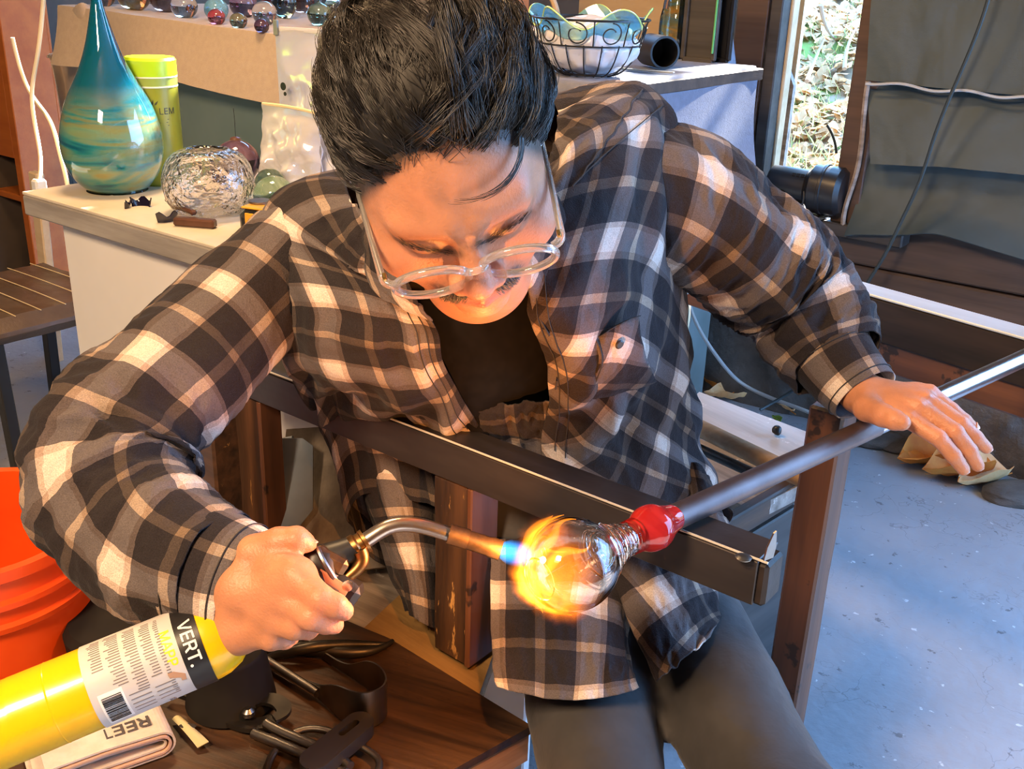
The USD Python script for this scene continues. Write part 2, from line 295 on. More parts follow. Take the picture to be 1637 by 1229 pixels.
mat('cloth_beige', (.43, .33, .245), .9, other=(.47, .365, .27), scale=(60, 60, 60), bump=.0006, bscale=(300, 300, 300), sheen_weight=.15)
mat('cloth_blue', (.12, .13, .18), .85, other=(.145, .155, .21), scale=(60, 60, 60), bump=.0006, bscale=(300, 300, 300), sheen_weight=.15)
mat('tarp', (.034, .052, .057), .62, other=(.050, .072, .078), scale=(3, 3, 3), bump=.0006, bscale=(60, 60, 60))
mat('tarp_edge', (.42, .44, .46), .5)
mat('bucket_orange', (.80, .085, .008), .32, other=(.70, .060, .006), scale=(7, 7, 7), spots=((.20, .03, .01), 42, .75), subsurface_weight=.0)
mat('yellow_paint', (.90, .52, .004), .26, other=(.84, .46, .003), scale=(6, 6, 6), spots=((.10, .05, .01), 55, .79), coat=.3)
mat('label_paper', (.60, .56, .53), .5, other=(.54, .50, .47), scale=(12, 12, 12))
mat('label_print', (.20, .17, .16), .6)
mat('label_black', (.014, .013, .014), .4)
mat('label_white', (.80, .78, .74), .5)
mat('label_yellow', (.85, .65, .02), .5)
mat('label_tan', (.46, .25, .14), .6)
mat('newsprint', (.60, .54, .48), .85, other=(.50, .44, .38), scale=(40, 40, 40))
mat('newsprint_fold', (.55, .36, .27), .85)
mat('newsprint_ink', (.06, .055, .06), .8)
mat('tape_paper', (.46, .42, .24), .7)
mat('cord_cream', (.70, .58, .36), .55)
mat('cord_grey', (.34, .33, .31), .6)
mat('cord_black', (.02, .03, .032), .5)
mat('plastic_white', (.70, .70, .68), .4)
mat('box_grey', (.16, .19, .18), .6, other=(.20, .23, .22), scale=(6, 6, 6))
mat('lid_green', (.42, .66, .010), .35)
mat('flask_band', (.30, .38, .055), .4)
mat('flask_body', (.25, .26, .016), .38, other=(.28, .29, .02), scale=(5, 5, 5))
mat('flask_line', (.68, .72, .52), .4)
mat('flask_print', (.05, .05, .02), .5)
mat('tape_yellow', (.72, .36, .03), .4, other=(.62, .28, .03), scale=(20, 20, 20))
mat('wax_brown', (.060, .024, .014), .35, other=(.10, .04, .024), scale=(20, 20, 20))
mat('wicker', (.36, .22, .10), .6, other=(.52, .36, .19), scale=(30, 30, 30))
mat('stool_wrap', (.085, .058, .045), .22, other=(.12, .085, .068), scale=(12, 12, 12), bump=.003, bscale=(18, 18, 18))
mat('skin_dirty', (.5, .3, .2), .5)
mat('fabric_black', (.0055, .0050, .0058), .9, specular_ior_level=.15, other=(.009, .008, .0088), scale=(50, 50, 50), bump=.001, bscale=(24, 24, 24))
mat('trouser', (.030, .029, .031), .8, other=(.043, .041, .043), scale=(16, 16, 16), bump=.004, bscale=(9, 9, 9), sheen_weight=.1)
mat('stitch', (.030, .026, .026), .8)
mat('button', (.035, .028, .026), .4)
mat('hair_cap', (.006, .005, .0045), .65)
mat('leaf_brown', (.55, .145, .012), .7, other=(.64, .23, .03), scale=(20, 20, 20))
mat('leaf_tan', (.74, .40, .15), .7, other=(.80, .50, .24), scale=(30, 30, 30))
mat('leaf_green', (.14, .24, .03), .7)
mat('bark', (.05, .038, .028), .9)
mat('ground_out', (.22, .17, .11), .95, other=(.34, .29, .20), scale=(5, 5, 5), spots=((.16, .26, .06), 3.0, .52))
mat('cream_sticker', (.72, .66, .42), .6)
mat('gold', (.75, .52, .18), .25, 1.0)
mat('frame_green', (.10, .35, .12), .5)
mat('char', (.02, .016, .013), .8)

# hair: principled with an anisotropic-looking gloss
mk('hair', {'p': ('principled_bsdf', {'base_color': (.010, .008, .007), 'roughness': .38, 'specular_ior_level': .6})}, [], 'p.BSDF')
# skin: tint primvar, pores, a little subsurface
mk('skin', {'a': ('attribute', {'attribute': 'tint'}), 'tc': ('texture_coordinate', {}), 'n': ('noise_texture', {'scale': 55.0, 'detail': 4.0}), 'r': ('map_range', {'from_min': .3, 'from_max': .7, 'to_min': .88, 'to_max': 1.1}),
            'm': ('vector_math', {'math_type': 'scale'}), 'n2': ('noise_texture', {'scale': 420.0, 'detail': 3.0}), 'b': ('bump', {'strength': .5, 'distance': .0012}),
            'p': ('principled_bsdf', {'roughness': .46, 'subsurface_weight': .12, 'subsurface_radius': (1, .35, .2), 'subsurface_scale': .006, 'specular_ior_level': .45})},
   [('tc.object', 'n.vector'), ('n.fac', 'r.value'), ('a.vector', 'm.vector1'), ('r.result', 'm.scale'), ('m.vector', 'p.base_color'), ('tc.object', 'n2.vector'), ('n2.fac', 'b.height'), ('b.normal', 'p.normal')], 'p.BSDF')
# plaid flannel: warp and weft stripe ramps over UV metres; a crossing is the product of the two yarns (their roots stand in the ramps)
W_, B_, T_, G_ = (.78, .72, .68), (.150, .136, .144), (.42, .345, .285), (.60, .51, .455)
PER = .122
stripe = [(0, W_), (.195, W_), (.20, G_), (.255, G_), (.26, B_), (.55, B_), (.555, T_), (.645, T_), (.65, B_), (.945, B_), (.95, G_), (.999, G_)]
def plaid(name, uo=0.0, vo=0.0, rot=0.0):
    mk(name, {'tc': ('texture_coordinate', {}), 'mp': ('mapping', {'scale': (1 / PER, 1 / PER, 1), 'rotation': (0, 0, rot), 'location': (uo, vo, 0)}), 'wob': ('noise_texture', {'scale': 30.0, 'detail': 2.0}),
              's': ('separate_xyz', {}), 'fu': ('math', {'math_type': 'fraction'}), 'fv': ('math', {'math_type': 'fraction'}), 'ru': ('rgb_ramp', {'ramp': stripe, 'interpolate': False}), 'rv': ('rgb_ramp', {'ramp': stripe, 'interpolate': False}),
              'x': ('mix_color', {'blend_type': 'multiply', 'fac': 1.0}), 'nz': ('noise_texture', {'scale': 700.0, 'detail': 2.0}), 'nr': ('map_range', {'from_min': .3, 'from_max': .7, 'to_min': .78, 'to_max': 1.16}), 'sc': ('vector_math', {'math_type': 'scale'}),
              'ad': ('vector_math', {'math_type': 'multiply', 'vector2': (1, 1, 1)}), 'b': ('bump', {'strength': .6, 'distance': .0012}), 'n3': ('noise_texture', {'scale': 55.0, 'detail': 4.0}), 'b2': ('bump', {'strength': .6, 'distance': .004}),
              'p': ('principled_bsdf', {'roughness': .88, 'sheen_weight': .04, 'sheen_roughness': .5, 'specular_ior_level': .12})},
       [('tc.UV', 'mp.vector'), ('mp.vector', 's.vector'), ('s.x', 'fu.value1'), ('s.y', 'fv.value1'), ('fu.value', 'ru.fac'), ('fv.value', 'rv.fac'), ('ru.color', 'x.a'), ('rv.color', 'x.b'), ('tc.object', 'nz.vector'), ('nz.fac', 'nr.value'),
        ('x.result', 'sc.vector1'), ('nr.result', 'sc.scale'), ('sc.vector', 'p.base_color'), ('nz.fac', 'b.height'), ('tc.object', 'n3.vector'), ('n3.fac', 'b2.height'), ('b2.normal', 'b.normal'), ('b.normal', 'p.normal')], 'p.BSDF')
    return M[name]
plaid('plaid_sleeve'); plaid('plaid_body', .3, .1); plaid('plaid_tail', .1, .45); plaid('plaid_cuff', .1, .35); plaid('plaid_diag', .2, .0, math.radians(38))

glassy('glass_clear', (.97, .98, .97)); glassy('glass_bulb', (.99, .985, .97), film=0)
glassy('glass_red', (.72, .035, .03), .03, other=(.55, .02, .02), scale=25, weight=.35)
glassy('glass_ice', (.98, .97, .96), .05, bump=.004, bscale=75)
glassy('glass_amber', (.80, .42, .10), other=(.95, .80, .60), scale=18); glassy('glass_pink', (.80, .12, .16), other=(.95, .55, .50), scale=14)
glassy('glass_violet', (.34, .20, .34), other=(.70, .55, .62), scale=14); glassy('glass_purple', (.10, .05, .10), other=(.32, .20, .30), scale=10)
glassy('glass_green', (.20, .36, .24), other=(.55, .72, .60), scale=16); glassy('glass_teal', (.10, .24, .24), other=(.60, .75, .60), scale=16)
glassy('glass_smoke', (.25, .25, .25), other=(.5, .5, .5), scale=12); glassy('glass_brown', (.45, .22, .18), other=(.75, .55, .50), scale=12)
glassy('glass_bluegreen', (.10, .22, .30), other=(.40, .45, .42), scale=12); glassy('glass_olive', (.35, .36, .20), other=(.75, .75, .65), scale=12)
glassy('glass_blue', (.22, .62, .90), other=(.60, .88, .80), scale=7, weight=.75); glassy('glass_swirl', (.35, .62, .85), other=(.85, .70, .30), scale=9, stretch=(1, 1, 3))
glassy('frame_acrylic', (.97, .95, .93), .07, ior=1.46, weight=.88)
glassy('bag_film', (.86, .86, .90), .12, weight=.45, ior=1.4)
# thin polythene
mk('polythene', {'t': ('transparent_bsdf', {'color': (.95, .95, .96)}), 'd': ('diffuse_bsdf', {'color': (.80, .80, .84)}), 'g': ('glossy_bsdf', {'color': (1, 1, 1), 'roughness': .12}), 'tr': ('translucent_bsdf', {'color': (.8, .8, .84)}), 'm0': ('mix_closure', {'fac': .4}), 'm1': ('mix_closure', {'fac': .62}),
                 'm2': ('mix_closure', {'fac': .14})},
   [('d.BSDF', 'm0.closure1'), ('tr.BSDF', 'm0.closure2'), ('t.BSDF', 'm1.closure1'), ('m0.closure', 'm1.closure2'), ('m1.closure', 'm2.closure1'), ('g.BSDF', 'm2.closure2'), ], 'm2.closure')
# the lens of the eyeglasses: a window pane
mk('lens', {'t': ('transparent_bsdf', {'color': (.97, .97, .97)}), 'g': ('glossy_bsdf', {'roughness': .02}), 'm': ('mix_closure', {'fac': .05})}, [('t.BSDF', 'm.closure1'), ('g.BSDF', 'm.closure2')], 'm.closure')
# the teal vase: swirled bands over height, iridescent
mk('vase_glass', {'tc': ('texture_coordinate', {}), 'mp': ('mapping', {'scale': (5, 5, 26), 'rotation': (.22, .12, 0)}), 'n': ('noise_texture', {'scale': 1.0, 'detail': 3.0, 'distortion': .8}),
                  'r': ('rgb_ramp', {'ramp': [(0, (.01, .10, .24)), (.36, (.01, .20, .34)), (.44, (.05, .42, .44)), (.52, (.30, .50, .30)), (.58, (.42, .44, .16)), (.66, (.08, .42, .44)), (1, (.02, .24, .38))]}),
                  's': ('separate_xyz', {}), 'h': ('map_range', {'from_min': .13, 'from_max': .21, 'to_min': 0., 'to_max': 1., 'clamp': True}), 'mx': ('mix_color', {'b': (.004, .16, .26)}),
                  'p': ('principled_bsdf', {'roughness': .03, 'transmission_weight': .55, 'ior': 1.5, 'coat_weight': .6, 'coat_roughness': .02, 'thin_film_thickness': 320.0, 'thin_film_ior': 1.6})},
   [('tc.object', 'mp.vector'), ('mp.vector', 'n.vector'), ('n.fac', 'r.fac'), ('tc.object', 's.vector'), ('s.z', 'h.value'), ('h.result', 'mx.fac'), ('r.color', 'mx.a'), ('mx.result', 'p.base_color')], 'p.BSDF')

# ================================================================== the setting
BW = 3.16                                   # where the window wall stands, across the room
def wall_box(name, a0, a1, b0, b1, z0, z1, mat_, parent='/World', b=.004, **k):
    return put(name, cbox(a1 - a0, b1 - b0, z1 - z0, b), mat_, parent, M=mat4(ROOM, Q((a0 + a1) / 2, (b0 + b1) / 2, (z0 + z1) / 2)), **k)
# floor slab (room) and the ground beyond the wall
g = cbox(7.4, 4.9, .2, .01)
put('floor', g, M['concrete'], M=mat4(ROOM, Q(-.6, .75, -.1)), kind='structure')
wall_box('wall_left', -4.34, -4.2, -1.7, 5.2, 0, 2.7, M['wall_dark'], kind='structure')
wall_box('wall_far', -4.2, -1.72, 4.0, 4.12, 0, 2.7, M['wall_dark'], kind='structure')
put('ceiling', cbox(6.3, 5.2, .08, .01), M['ceiling_wood'], M=mat4(ROOM, Q(-1.2, .80, 2.74)), kind='structure')
wall_box('wall_right_near', 1.95, 2.05, -1.7, 1.9, 0, 2.7, M['wall_dark'], kind='structure')
wall_box('wall_front', -4.34, 2.05, -1.84, -1.7, 0, 2.7, M['wall_dark'], kind='structure')

# window wall (between the displays and the furnace side): posts, boards, sill, lintel
WL, WR = -1.405, -1.03                      # window opening along the wall
SILL = .64
def vpost(px_top, px_bot, py0, py1, b, w, d, mat_, name, z0=0.0, z1=2.7, **k):
    c = PB((px_top + px_bot) / 2, (py0 + py1) / 2, b); a = c @ E1
    return put(name, worn(cbox(w, d, z1 - z0, .004), .004, 9), mat_, M=mat4(ROOM, Q(a, b + d / 2, (z0 + z1) / 2)), kind='structure', **k)
t1 = vpost(1186, 1186, 0, 330, BW - .05, .105, .05, M['wood_brown'], 'trim_1')
t2 = vpost(1224, 1222, 0, 330, BW - .05, .040, .07, M['wood_black'], 'trim_2')
t3 = vpost(1246, 1244, 0, 330, BW + .01, .018, .05, M['wood_pale'], 'trim_3', z0=SILL)
a_ = PB(1375, 190, BW) @ E1
t4 = put('trim_4', worn(cbox(.085, .11, 2.12, .004), .005, 9), M['wood_brown'], M=mat4(ROOM, Q(a_ + .005, BW + .03, SILL + 1.04)), kind='structure')
# low wall of horizontal planks under the window and the tarpaulin
lw = struct('wall_back', cbox(2.05, .06, .60, .004), M['wood_wall'], M=mat4(ROOM, Q(-.725, BW + .08, .30)))
for k in range(4):
    z = .06 + k * .15
    put('plank', worn(cbox(2.05, .035, .142, .006), .006, 4, k, 3), M['wood_wall'], lw, M=mat4(ROOM, Q(-.725, BW + .035 - .004 * (k % 2), z + .07)))
struct('trim_5', worn(cbox(.62, .20, .045, .005), .006, 6), M['wood_black'], M=mat4(ROOM, Q(-1.20, BW + .04, SILL - .02)))
struct('trim_6', worn(cbox(1.34, .10, .14, .006), .006, 5), M['wood_brown'], M=mat4(ROOM, Q(-.37, BW - .02, 1.50)))
struct('wall_upper', cbox(2.05, .06, .62, .004), M['wood_wall'], M=mat4(ROOM, Q(-.725, BW + .10, 2.42)))
struct('wall_middle', cbox(1.32, .06, .56, .004), M['wood_wall'], M=mat4(ROOM, Q(-.36, BW + .10, 1.84)))
struct('wall_right', cbox(1.32, .05, 1.0, .004), M['wood_wall'], M=mat4(ROOM, Q(-.36, BW + .12, 1.08)))
# stone kerb along the foot of the wall
kb = nets(lambda p: smax(np.max(np.abs(p - [0, 0, .15]) - [1.75, .11, .21], axis=1), -9, .001) + (meshkit.fbm(p * 6, 3, 3) - .5) * .10 , (-1.95, -.3, -.12), (1.95, .3, .48), .03)
struct('kerb', kb, M['stone'], M=mat4(ROOM, Q(.15, BW + .01, 0)))

# outside: bank of earth that rises behind the window
na, nb = 46, 40
A, B = np.meshgrid(np.linspace(-4.5, 3.5, na), np.linspace(BW + .14, 9.5, nb), indexing='ij')
Z = .42 + (B - BW) * .30 + (meshkit.fbm(np.stack([A, B, A * 0], -1) * 1.7, 4, 5) - .5) * .30
bank = (A[..., None] * E1 + B[..., None] * E2 + Z[..., None] * UP).reshape(-1, 3)
struct('ground_outside', (bank, grid_faces(na, nb)[:, ::-1]), M['ground_out'], smooth=True)
def bank_z(a, b): return .42 + (b - BW) * .30 + (meshkit.fbm(np.stack([a, b, a * 0], -1) * 1.7, 4, 5) - .5) * .30
mk('grass_blade', {'d': ('diffuse_bsdf', {'color': (.26, .34, .16)}), 't': ('translucent_bsdf', {'color': (.36, .46, .2)}), 'm': ('mix_closure', {'fac': .35})}, [('d.BSDF', 'm.closure1'), ('t.BSDF', 'm.closure2')], 'm.closure')
mk('litter', {'o': ('geometry', {}), 'r': ('rgb_ramp', {'ramp': [(0, (.52, .36, .20)), (.2, (.74, .64, .50)), (.62, (.86, .80, .70)), (.74, (.60, .60, .16)), (.82, (.44, .24, .14)), (1, (.30, .16, .10))]}), 'd': ('diffuse_bsdf', {}), 't': ('translucent_bsdf', {}), 'm': ('mix_closure', {'fac': .25})},
   [('o.random_per_island', 'r.fac'), ('r.color', 'd.color'), ('r.color', 't.color'), ('d.BSDF', 'm.closure1'), ('t.BSDF', 'm.closure2')], 'm.closure')
def scatter(n, a0, a1, b0, b1, shape, size, seed, lift=0.0, upright=False):
    r = np.random.default_rng(seed); a, b = r.uniform(a0, a1, n), r.uniform(b0, b1, n) ; z = bank_z(a, b) + lift; V, F = [], []; sv, sf = shape
    for i in range(n):
        if upright: R = rotz(r.uniform(0, 6.28)) @ frame([r.normal(0, .35), r.normal(0, .35), 1])
        else: R = frame([r.normal(0, .5), r.normal(0, .5) - .3, 1]) @ rotz(r.uniform(0, 6.28))
        V.append((sv * size * r.uniform(.6, 1.4)) @ R.T + Q(a[i], b[i], z[i])); F.append(sf + i * len(sv))
    return np.vstack(V), np.vstack(F)
blade = np.array([[-.03, 0, 0], [.03, 0, 0], [.035, .1, .5], [-.035, .1, .5], [0, .35, 1]]), np.array([[0, 1, 2], [0, 2, 3], [3, 2, 4]])
leafp = np.array([[0, -.5, .05], [.3, -.1, .0], [.22, .25, .06], [0, .5, .0], [-.22, .25, .06], [-.3, -.1, 0], [0, 0, .07]]), np.array([[0, 1, 6], [1, 2, 6], [2, 3, 6], [3, 4, 6], [4, 5, 6], [5, 0, 6]])
tag(put('grass', scatter(3000, -2.2, -.3, BW + .25, 6.0, blade, .075, 11, upright=True), M['grass_blade'], smooth=False), 'green tufts of grass on the sunlit bank outside the window', 'grass', kind='stuff')
tag(put('leaf_litter', scatter(7000, -2.3, -.2, BW + .25, 7.5, leafp, .075, 12, lift=.02), M['litter'], smooth=False), 'dry fallen leaves strewn over the bank outside the window', 'leaves', kind='stuff')
for (q0, q1, b, lab) in (((1300, 95), (1385, 5), 5.2, 'long bare twig slanting up at the top right of the window view'), ((1312, 8), (1345, 70), 5.0, 'bare twig slanting down at the top of the window view'), ((1290, 130), (1318, 62), 4.6, 'short pale twig upright among leaves left in the window view'), ((1350, 110), (1372, 40), 4.8, 'thin twig leaning beside the long one in the window view')):
    p0, p1 = PB(*q0, b), PB(*q1, b + .25); tag(put('twig', tube([p0, (p0 + p1) / 2 + rng.normal(0, .02, 3), p1], [.011, .004], 12, 6), M['twig_bark'] if 'twig_bark' in M else mat('twig_bark', (.38, .31, .25), .9)), lab, 'twig')
tr_ = thing('leafy_tree', 'small leafy tree beyond the window that dapples the bank with shade', 'tree', Q(-2.75, 6.3, float(bank_z(np.array(-2.75), np.array(6.3)))))
tb0 = np.array(WM[tr_][:3, 3]); put('trunk', tube([tb0 - UP * .1, tb0 + UP * 1.2 + E1 * .1, Q(-2.2, 6.1, 2.9), Q(-1.5, 5.8, 3.5)], [.07, .055, .04, .012], 30, 10), M['twig_bark'], tr_)
for k in range(5): put('branch', tube([Q(-2.3 + .2 * k, 6.1 - .05 * k, 2.7 + .18 * k), Q(-2.0 + .3 * k, 5.6 + .2 * (k % 2), 3.2 + .1 * k), Q(-1.7 + .3 * k, 5.3 + .4 * (k % 3), 3.3 + .2 * (k % 2))], [.02, .004], 14, 6), M['twig_bark'], tr_)
rt = np.random.default_rng(5); cl_ = rt.normal(size=(34, 3)) * [.55, .40, .38]; lv_ = cl_[rt.integers(0, 34, 1300)] + rt.normal(size=(1300, 3)) * .085; VV, FF = [], []
for i_, p_ in enumerate(lv_): VV.append((leafp[0] * .085 * rt.uniform(.7, 1.3)) @ (frame(rt.normal(size=3)) @ rotz(rt.uniform(0, 6.28))).T + Q(-1.25 + p_[0], 5.6 + p_[1], 3.35 + p_[2])); FF.append(leafp[1] + i_ * len(leafp[0]))
put('foliage', (np.vstack(VV), np.vstack(FF)), M['grass_blade'], tr_, smooth=False, kind='stuff')
# the grey and pale fence picket that stands outside the window
fp = thing('fence_post', 'pale weathered wooden picket standing just outside the window', 'fence post')
c = PB(1248, 180, BW + .30); a = c @ E1
put('picket', worn(slab([(-.045, 0), (.045, 0), (.045, .92), (.0, 1.0), (-.045, 1.0)], .025), .003, 12), M['wood_pale'], fp, M=mat4(np.stack([E1, UP, E2 * -1], 1) @ np.diag([1, 1, 1]), Q(a, BW + .3, .35)))
put('grey_board', worn(slab([(-.05, 0), (.05, 0), (.05, .60), (.02, .66), (-.05, .72)], .022), .003, 12), M['wood_grey'], fp, M=mat4(np.stack([E1, UP, -E2], 1), Q(a + .005, BW + .27, .40)))

# black tarpaulin: three overlapping sheets on the wall right of the window
def bpt(px, py, b): return PB(px, py, b)
def curtain(name, top, bot, b_top, b_mid, b_bot, seed, lab):
    cols = []
    xs = np.linspace(0, 1, 7)
    rows = []
    for r, (fr, bb) in enumerate(((0, b_top), (.5, b_mid), (1, b_bot))):
        row = []
        for x in xs:
            pt = np.array([np.interp(x, [0, 1], [top[0][0], top[1][0]]), np.interp(x, [0, 1], [top[0][1], top[1][1]])]) * (1 - fr) + fr * np.array([np.interp(x, [0, .5, 1], [bot[0][0], bot[1][0], bot[2][0]]), np.interp(x, [0, .5, 1], [bot[0][1], bot[1][1], bot[2][1]])])
            row.append(PB(*pt, bb))
        rows.append(row)
    g = sheet(rows, 26, 60); n = (meshkit.fbm(np.stack([*np.meshgrid(np.linspace(0, 3, 26), np.linspace(0, 7, 60), indexing='ij'), np.full((26, 60), seed)], -1), 3, seed) - .5)
    g = g - E2 * (n * .014)[..., None]
    v, f = solidify(g.reshape(-1, 3), grid_faces(26, 60), -.004)
    return put(name, (v, f), M['tarp'], tarp, smooth=40), g
tarp = thing('tarpaulin', 'black tarpaulin in three lapped sheets hung right of the window', 'tarpaulin')
curtain('tarp_sheet', [(1398, -70), (1760, -40)], [(1384, 128), (1515, 142), (1760, 165)], BW - .02, BW - .045, BW - .075, 1, '')
_, gA = curtain('tarp_sheet', [(1386, 120), (1760, 158)], [(1392, 262), (1520, 268), (1760, 292)], BW - .01, BW - .055, BW - .09, 2, '')
curtain('tarp_sheet', [(1392, 254), (1760, 284)], [(1350, 376), (1500, 374), (1760, 450)], BW - .01, BW - .02, BW - .09, 3, '')
e = np.array([PB(x, y + 3 + 3 * math.sin(x * .06), BW - .08) for x, y in zip(np.linspace(1384, 1760, 30), np.interp(np.linspace(1384, 1760, 30), [1384, 1515, 1760], [128, 142, 165]))])
put('torn_edge', tube(e, .0042, 60, 6), M['tarp_edge'], tarp, label='pale torn edge of the upper sheet')
e = np.array([PB(*q, BW - .05) for q in ((1388, 130), (1380, 200), (1368, 280), (1352, 330), (1350, 378))]); put('folded_edge', tube(e, .008, 30, 6), M['wood_grey'], tarp, label='crumpled grey side edge')
# cable in front of it
cb = [PB(*q, BW - .16) for q in ((1592, -60), (1570, 30), (1525, 140), (1495, 215), (1470, 290), (1440, 355), (1410, 415), (1388, 450), (1372, 500))]
tag(put('hanging_cable', tube(cb, .0055, 60, 8), M['cord_black']), 'thin dark cable hanging slantwise in front of the black tarpaulin', 'cable')

# ------------------------------------------------------------------ blower motor on the window sill
bm = thing('blower_motor', 'black electric blower motor lying on the window sill', 'motor')
BM = BW - .06
c0 = PB(1230, 312, BM); ax = unit(E1 * 1.0 + E2 * .05)
r1 = .055; zc = SILL + .02 + .075; o = Q(c0 @ E1, BM, zc)
put('motor_body', lathe([(0, 0), (r1 - .006, 0), (r1, .006), (r1, .12), (r1 - .004, .125), (0, .125)], 40, ax, o), M['black_metal'], bm)
put('fan_housing', lathe([(0, .125), (r1, .125), (.064, .133), (.074, .140), (.074, .168), (.078, .170), (.078, .178), (.074, .180), (.074, .222), (.062, .236), (0, .238)], 44, ax, o), M['black_metal'], bm)
for k in range(3):
    put('vent_slot', cbox(.010, .004, .012, .001), M['black_rubber'], bm, M=mat4(np.stack([ax, np.cross(UP, ax), UP], 1) @ trimesh.transformations.rotation_matrix(-.75, [1, 0, 0])[:3, :3], o + ax * (.085 + .014 * k) + (-E2 * .68 + UP * .73) * r1))
put('base_plate', cbox(.17, .10, .014, .003), M['steel_dark'], bm, M=mat4(ROOM, Q(c0 @ E1 + .10, BM, SILL + .012)))
put('foot', cbox(.05, .08, .03, .004), M['black_metal'], bm, M=mat4(ROOM, Q(c0 @ E1 + .08, BM, SILL + .03)))
put('knob', lathe([(0, 0), (.010, 0), (.010, .012), (.006, .016), (0, .016)], 20, -E2, o + ax * .06 - E2 * .053 - UP * .02), M['steel_dark'], bm)
put('bracket', tube([o + ax * .135 - E2 * .07, o + ax * .14 - E2 * .075 - UP * .03, o + ax * .13 - E2 * .072 - UP * .055], .003, 16, 6), M['steel_dark'], bm)
put('power_lead', tube([PB(1337, 245, BM + .05), PB(1334, 225, BM + .05), PB(1322, 200, BM + .05)], .004, 14, 6), M['cord_black'], bm)

# ------------------------------------------------------------------ far rail, near rail, posts, seat
ZR = .80
bench = thing('glassblowing_bench', 'worn dark wooden bench with two steel-capped rails and stout posts', 'bench', Q(-.7, 1.2, 0))
# near rail
r0, r1_ = PZ(445, 598, ZR), PZ(1229, 898, ZR)
ndir = unit((r1_ - r0) * [1, 1, 0]); nper = np.cross(UP, ndir)   # nper points to the back
RW, RH = .044, .055
r0 = r0 - ndir * .16
cM, LL = beamM(r0 + nper * RW / 2 - UP * (RH / 2 + .004), r1_ + nper * RW / 2 - UP * (RH / 2 + .004))
put('near_rail', worn(cbox(LL, RW - .004, RH - .004, .004), .003, 20, 2, 3), M['wood_rail'], bench, M=cM)
ang = join(xf(cbox(LL - .02, RW + .002, .004, .001), mat4(np.eye(3), [0, 0, RH / 2 + .001])), xf(cbox(LL - .02, .004, RH * .94, .001), mat4(np.eye(3), [0, -RW / 2 - .001, .002])))
put('steel_angle', ang, M['steel_angle'], bench, M=cM, label='dark steel angle over the near rail')
put('worn_edge', tube([r0 + ndir * .02 - nper * .0015 + UP * -.001, r1_ - nper * .0015 - UP * .001], .0014, 2, 8), M['steel_edge'], bench, label='bright worn steel arris')
sp = PZ(1188, 893, ZR); put('screw', lathe([(0, .003), (.005, .0028), (.0085, .001), (.0085, 0), (0, 0)], 20, UP, sp + UP * .001), M['steel_tool'], bench)
fl = PZ(1222, 893, ZR)
tb = slab([(0, 0), (.013, 0), (.013, .012), (.007, .030), (.004, .028), (0, .014)], .002)
put('stop_tab', tb, M['steel_tool'], bench, M=mat4(np.stack([unit(nper + ndir * .35), unit(UP + nper * .35), np.cross(unit(nper + ndir * .35), unit(UP + nper * .35))], 1), fl - nper * .004), label='bent bright steel stop at the rail end')
# posts under the near rail, standing on the tool board (z = ZS)
ZS = .47
tp = ZR - .004 - RH
def col_on(o, d, px):                      # how far along d from o the picture column px is reached
    lo, hi = -3.0, 3.0
    for _ in range(60):
        mid = (lo + hi) / 2; q = o + d * mid - EYE; dd = q @ Fv
        if dd < .05: hi = mid if d @ Fv < 0 else hi; lo = lo if d @ Fv < 0 else mid; continue
        lo, hi = (mid, hi) if CX + FPX * (q @ Rv) / dd < px else (lo, mid)
    return lo
def rpost(x0, x1, x2, m1, m2):              # front face from column x0 to x1, end face to x2
    o = r0 - UP * .06; s0, s1 = col_on(o, ndir, x0), col_on(o, ndir, x1); d = min(max(col_on(o + ndir * s1, nper, x2), .03), .08); w = s1 - s0; c = o + ndir * s1
    def Mx(off): return mat4(np.stack([UP, ndir, nper], 1), [*(c + nper * (d / 2 + .002) + ndir * off)[:2], (ZS + tp) / 2])
    put('bench_post', worn(cbox(tp - ZS, w - .004, d - .004, .003), .004, 16, 1, 3), m1, bench, M=Mx(-w / 2 - .004))
    put('bench_post', worn(cbox(tp - ZS, .009, d, .002), .003, 16, 2, 3), m2, bench, M=Mx(-.0035), label='red-brown end face of the post')
rpost(692, 752, 796, M['wood_worn'], M['wood_red'])
rpost(362, 412, 446, M['wood_dark'], M['wood_red'])
# far rail
f0, f1 = PZ(1326, 452, ZR), PZ(1637, 540, ZR); fd = unit((f1 - f0) * [1, 1, 0]); fper = np.cross(UP, fd); f0 = f0 - fd * .75; f1 = f1 + fd * .45
fm, fL = beamM(f0 + fper * .03 - UP * .045, f1 + fper * .03 - UP * .045)
put('far_rail', worn(cbox(fL, .058, .082, .004), .004, 14, 7, 3), M['wood_rail'], bench, M=fm)
put('rail_cap', cbox(fL, .062, .005, .0015), M['steel_rail'], bench, M=fm @ mat4(np.eye(3), [0, 0, .0435]), label='bright steel strip capping the far rail')
put('far_rail_plank', worn(cbox(fL, .045, .060, .004), .004, 14, 8, 3), M['wood_red'], bench, M=fm @ mat4(np.eye(3), [0, .004, -.068]))
for s in (-.9, .62):
    pm = (f0 + f1) / 2 + fd * s + fper * .03
    beam('bench_post', [*pm[:2], 0.0], [*pm[:2], ZR - .145], .06, .06, M['wood_red'], bench)
# the stout front post right of the blower
pc = P(1327, 690, 1.50)
pm = mat4(np.stack([UP, E1, E2], 1), [pc[0], pc[1], .39])
put('bench_post', worn(cbox(.78, .052, .062, .004), .005, 14, 3, 3), M['wood_red'], bench, M=pm)
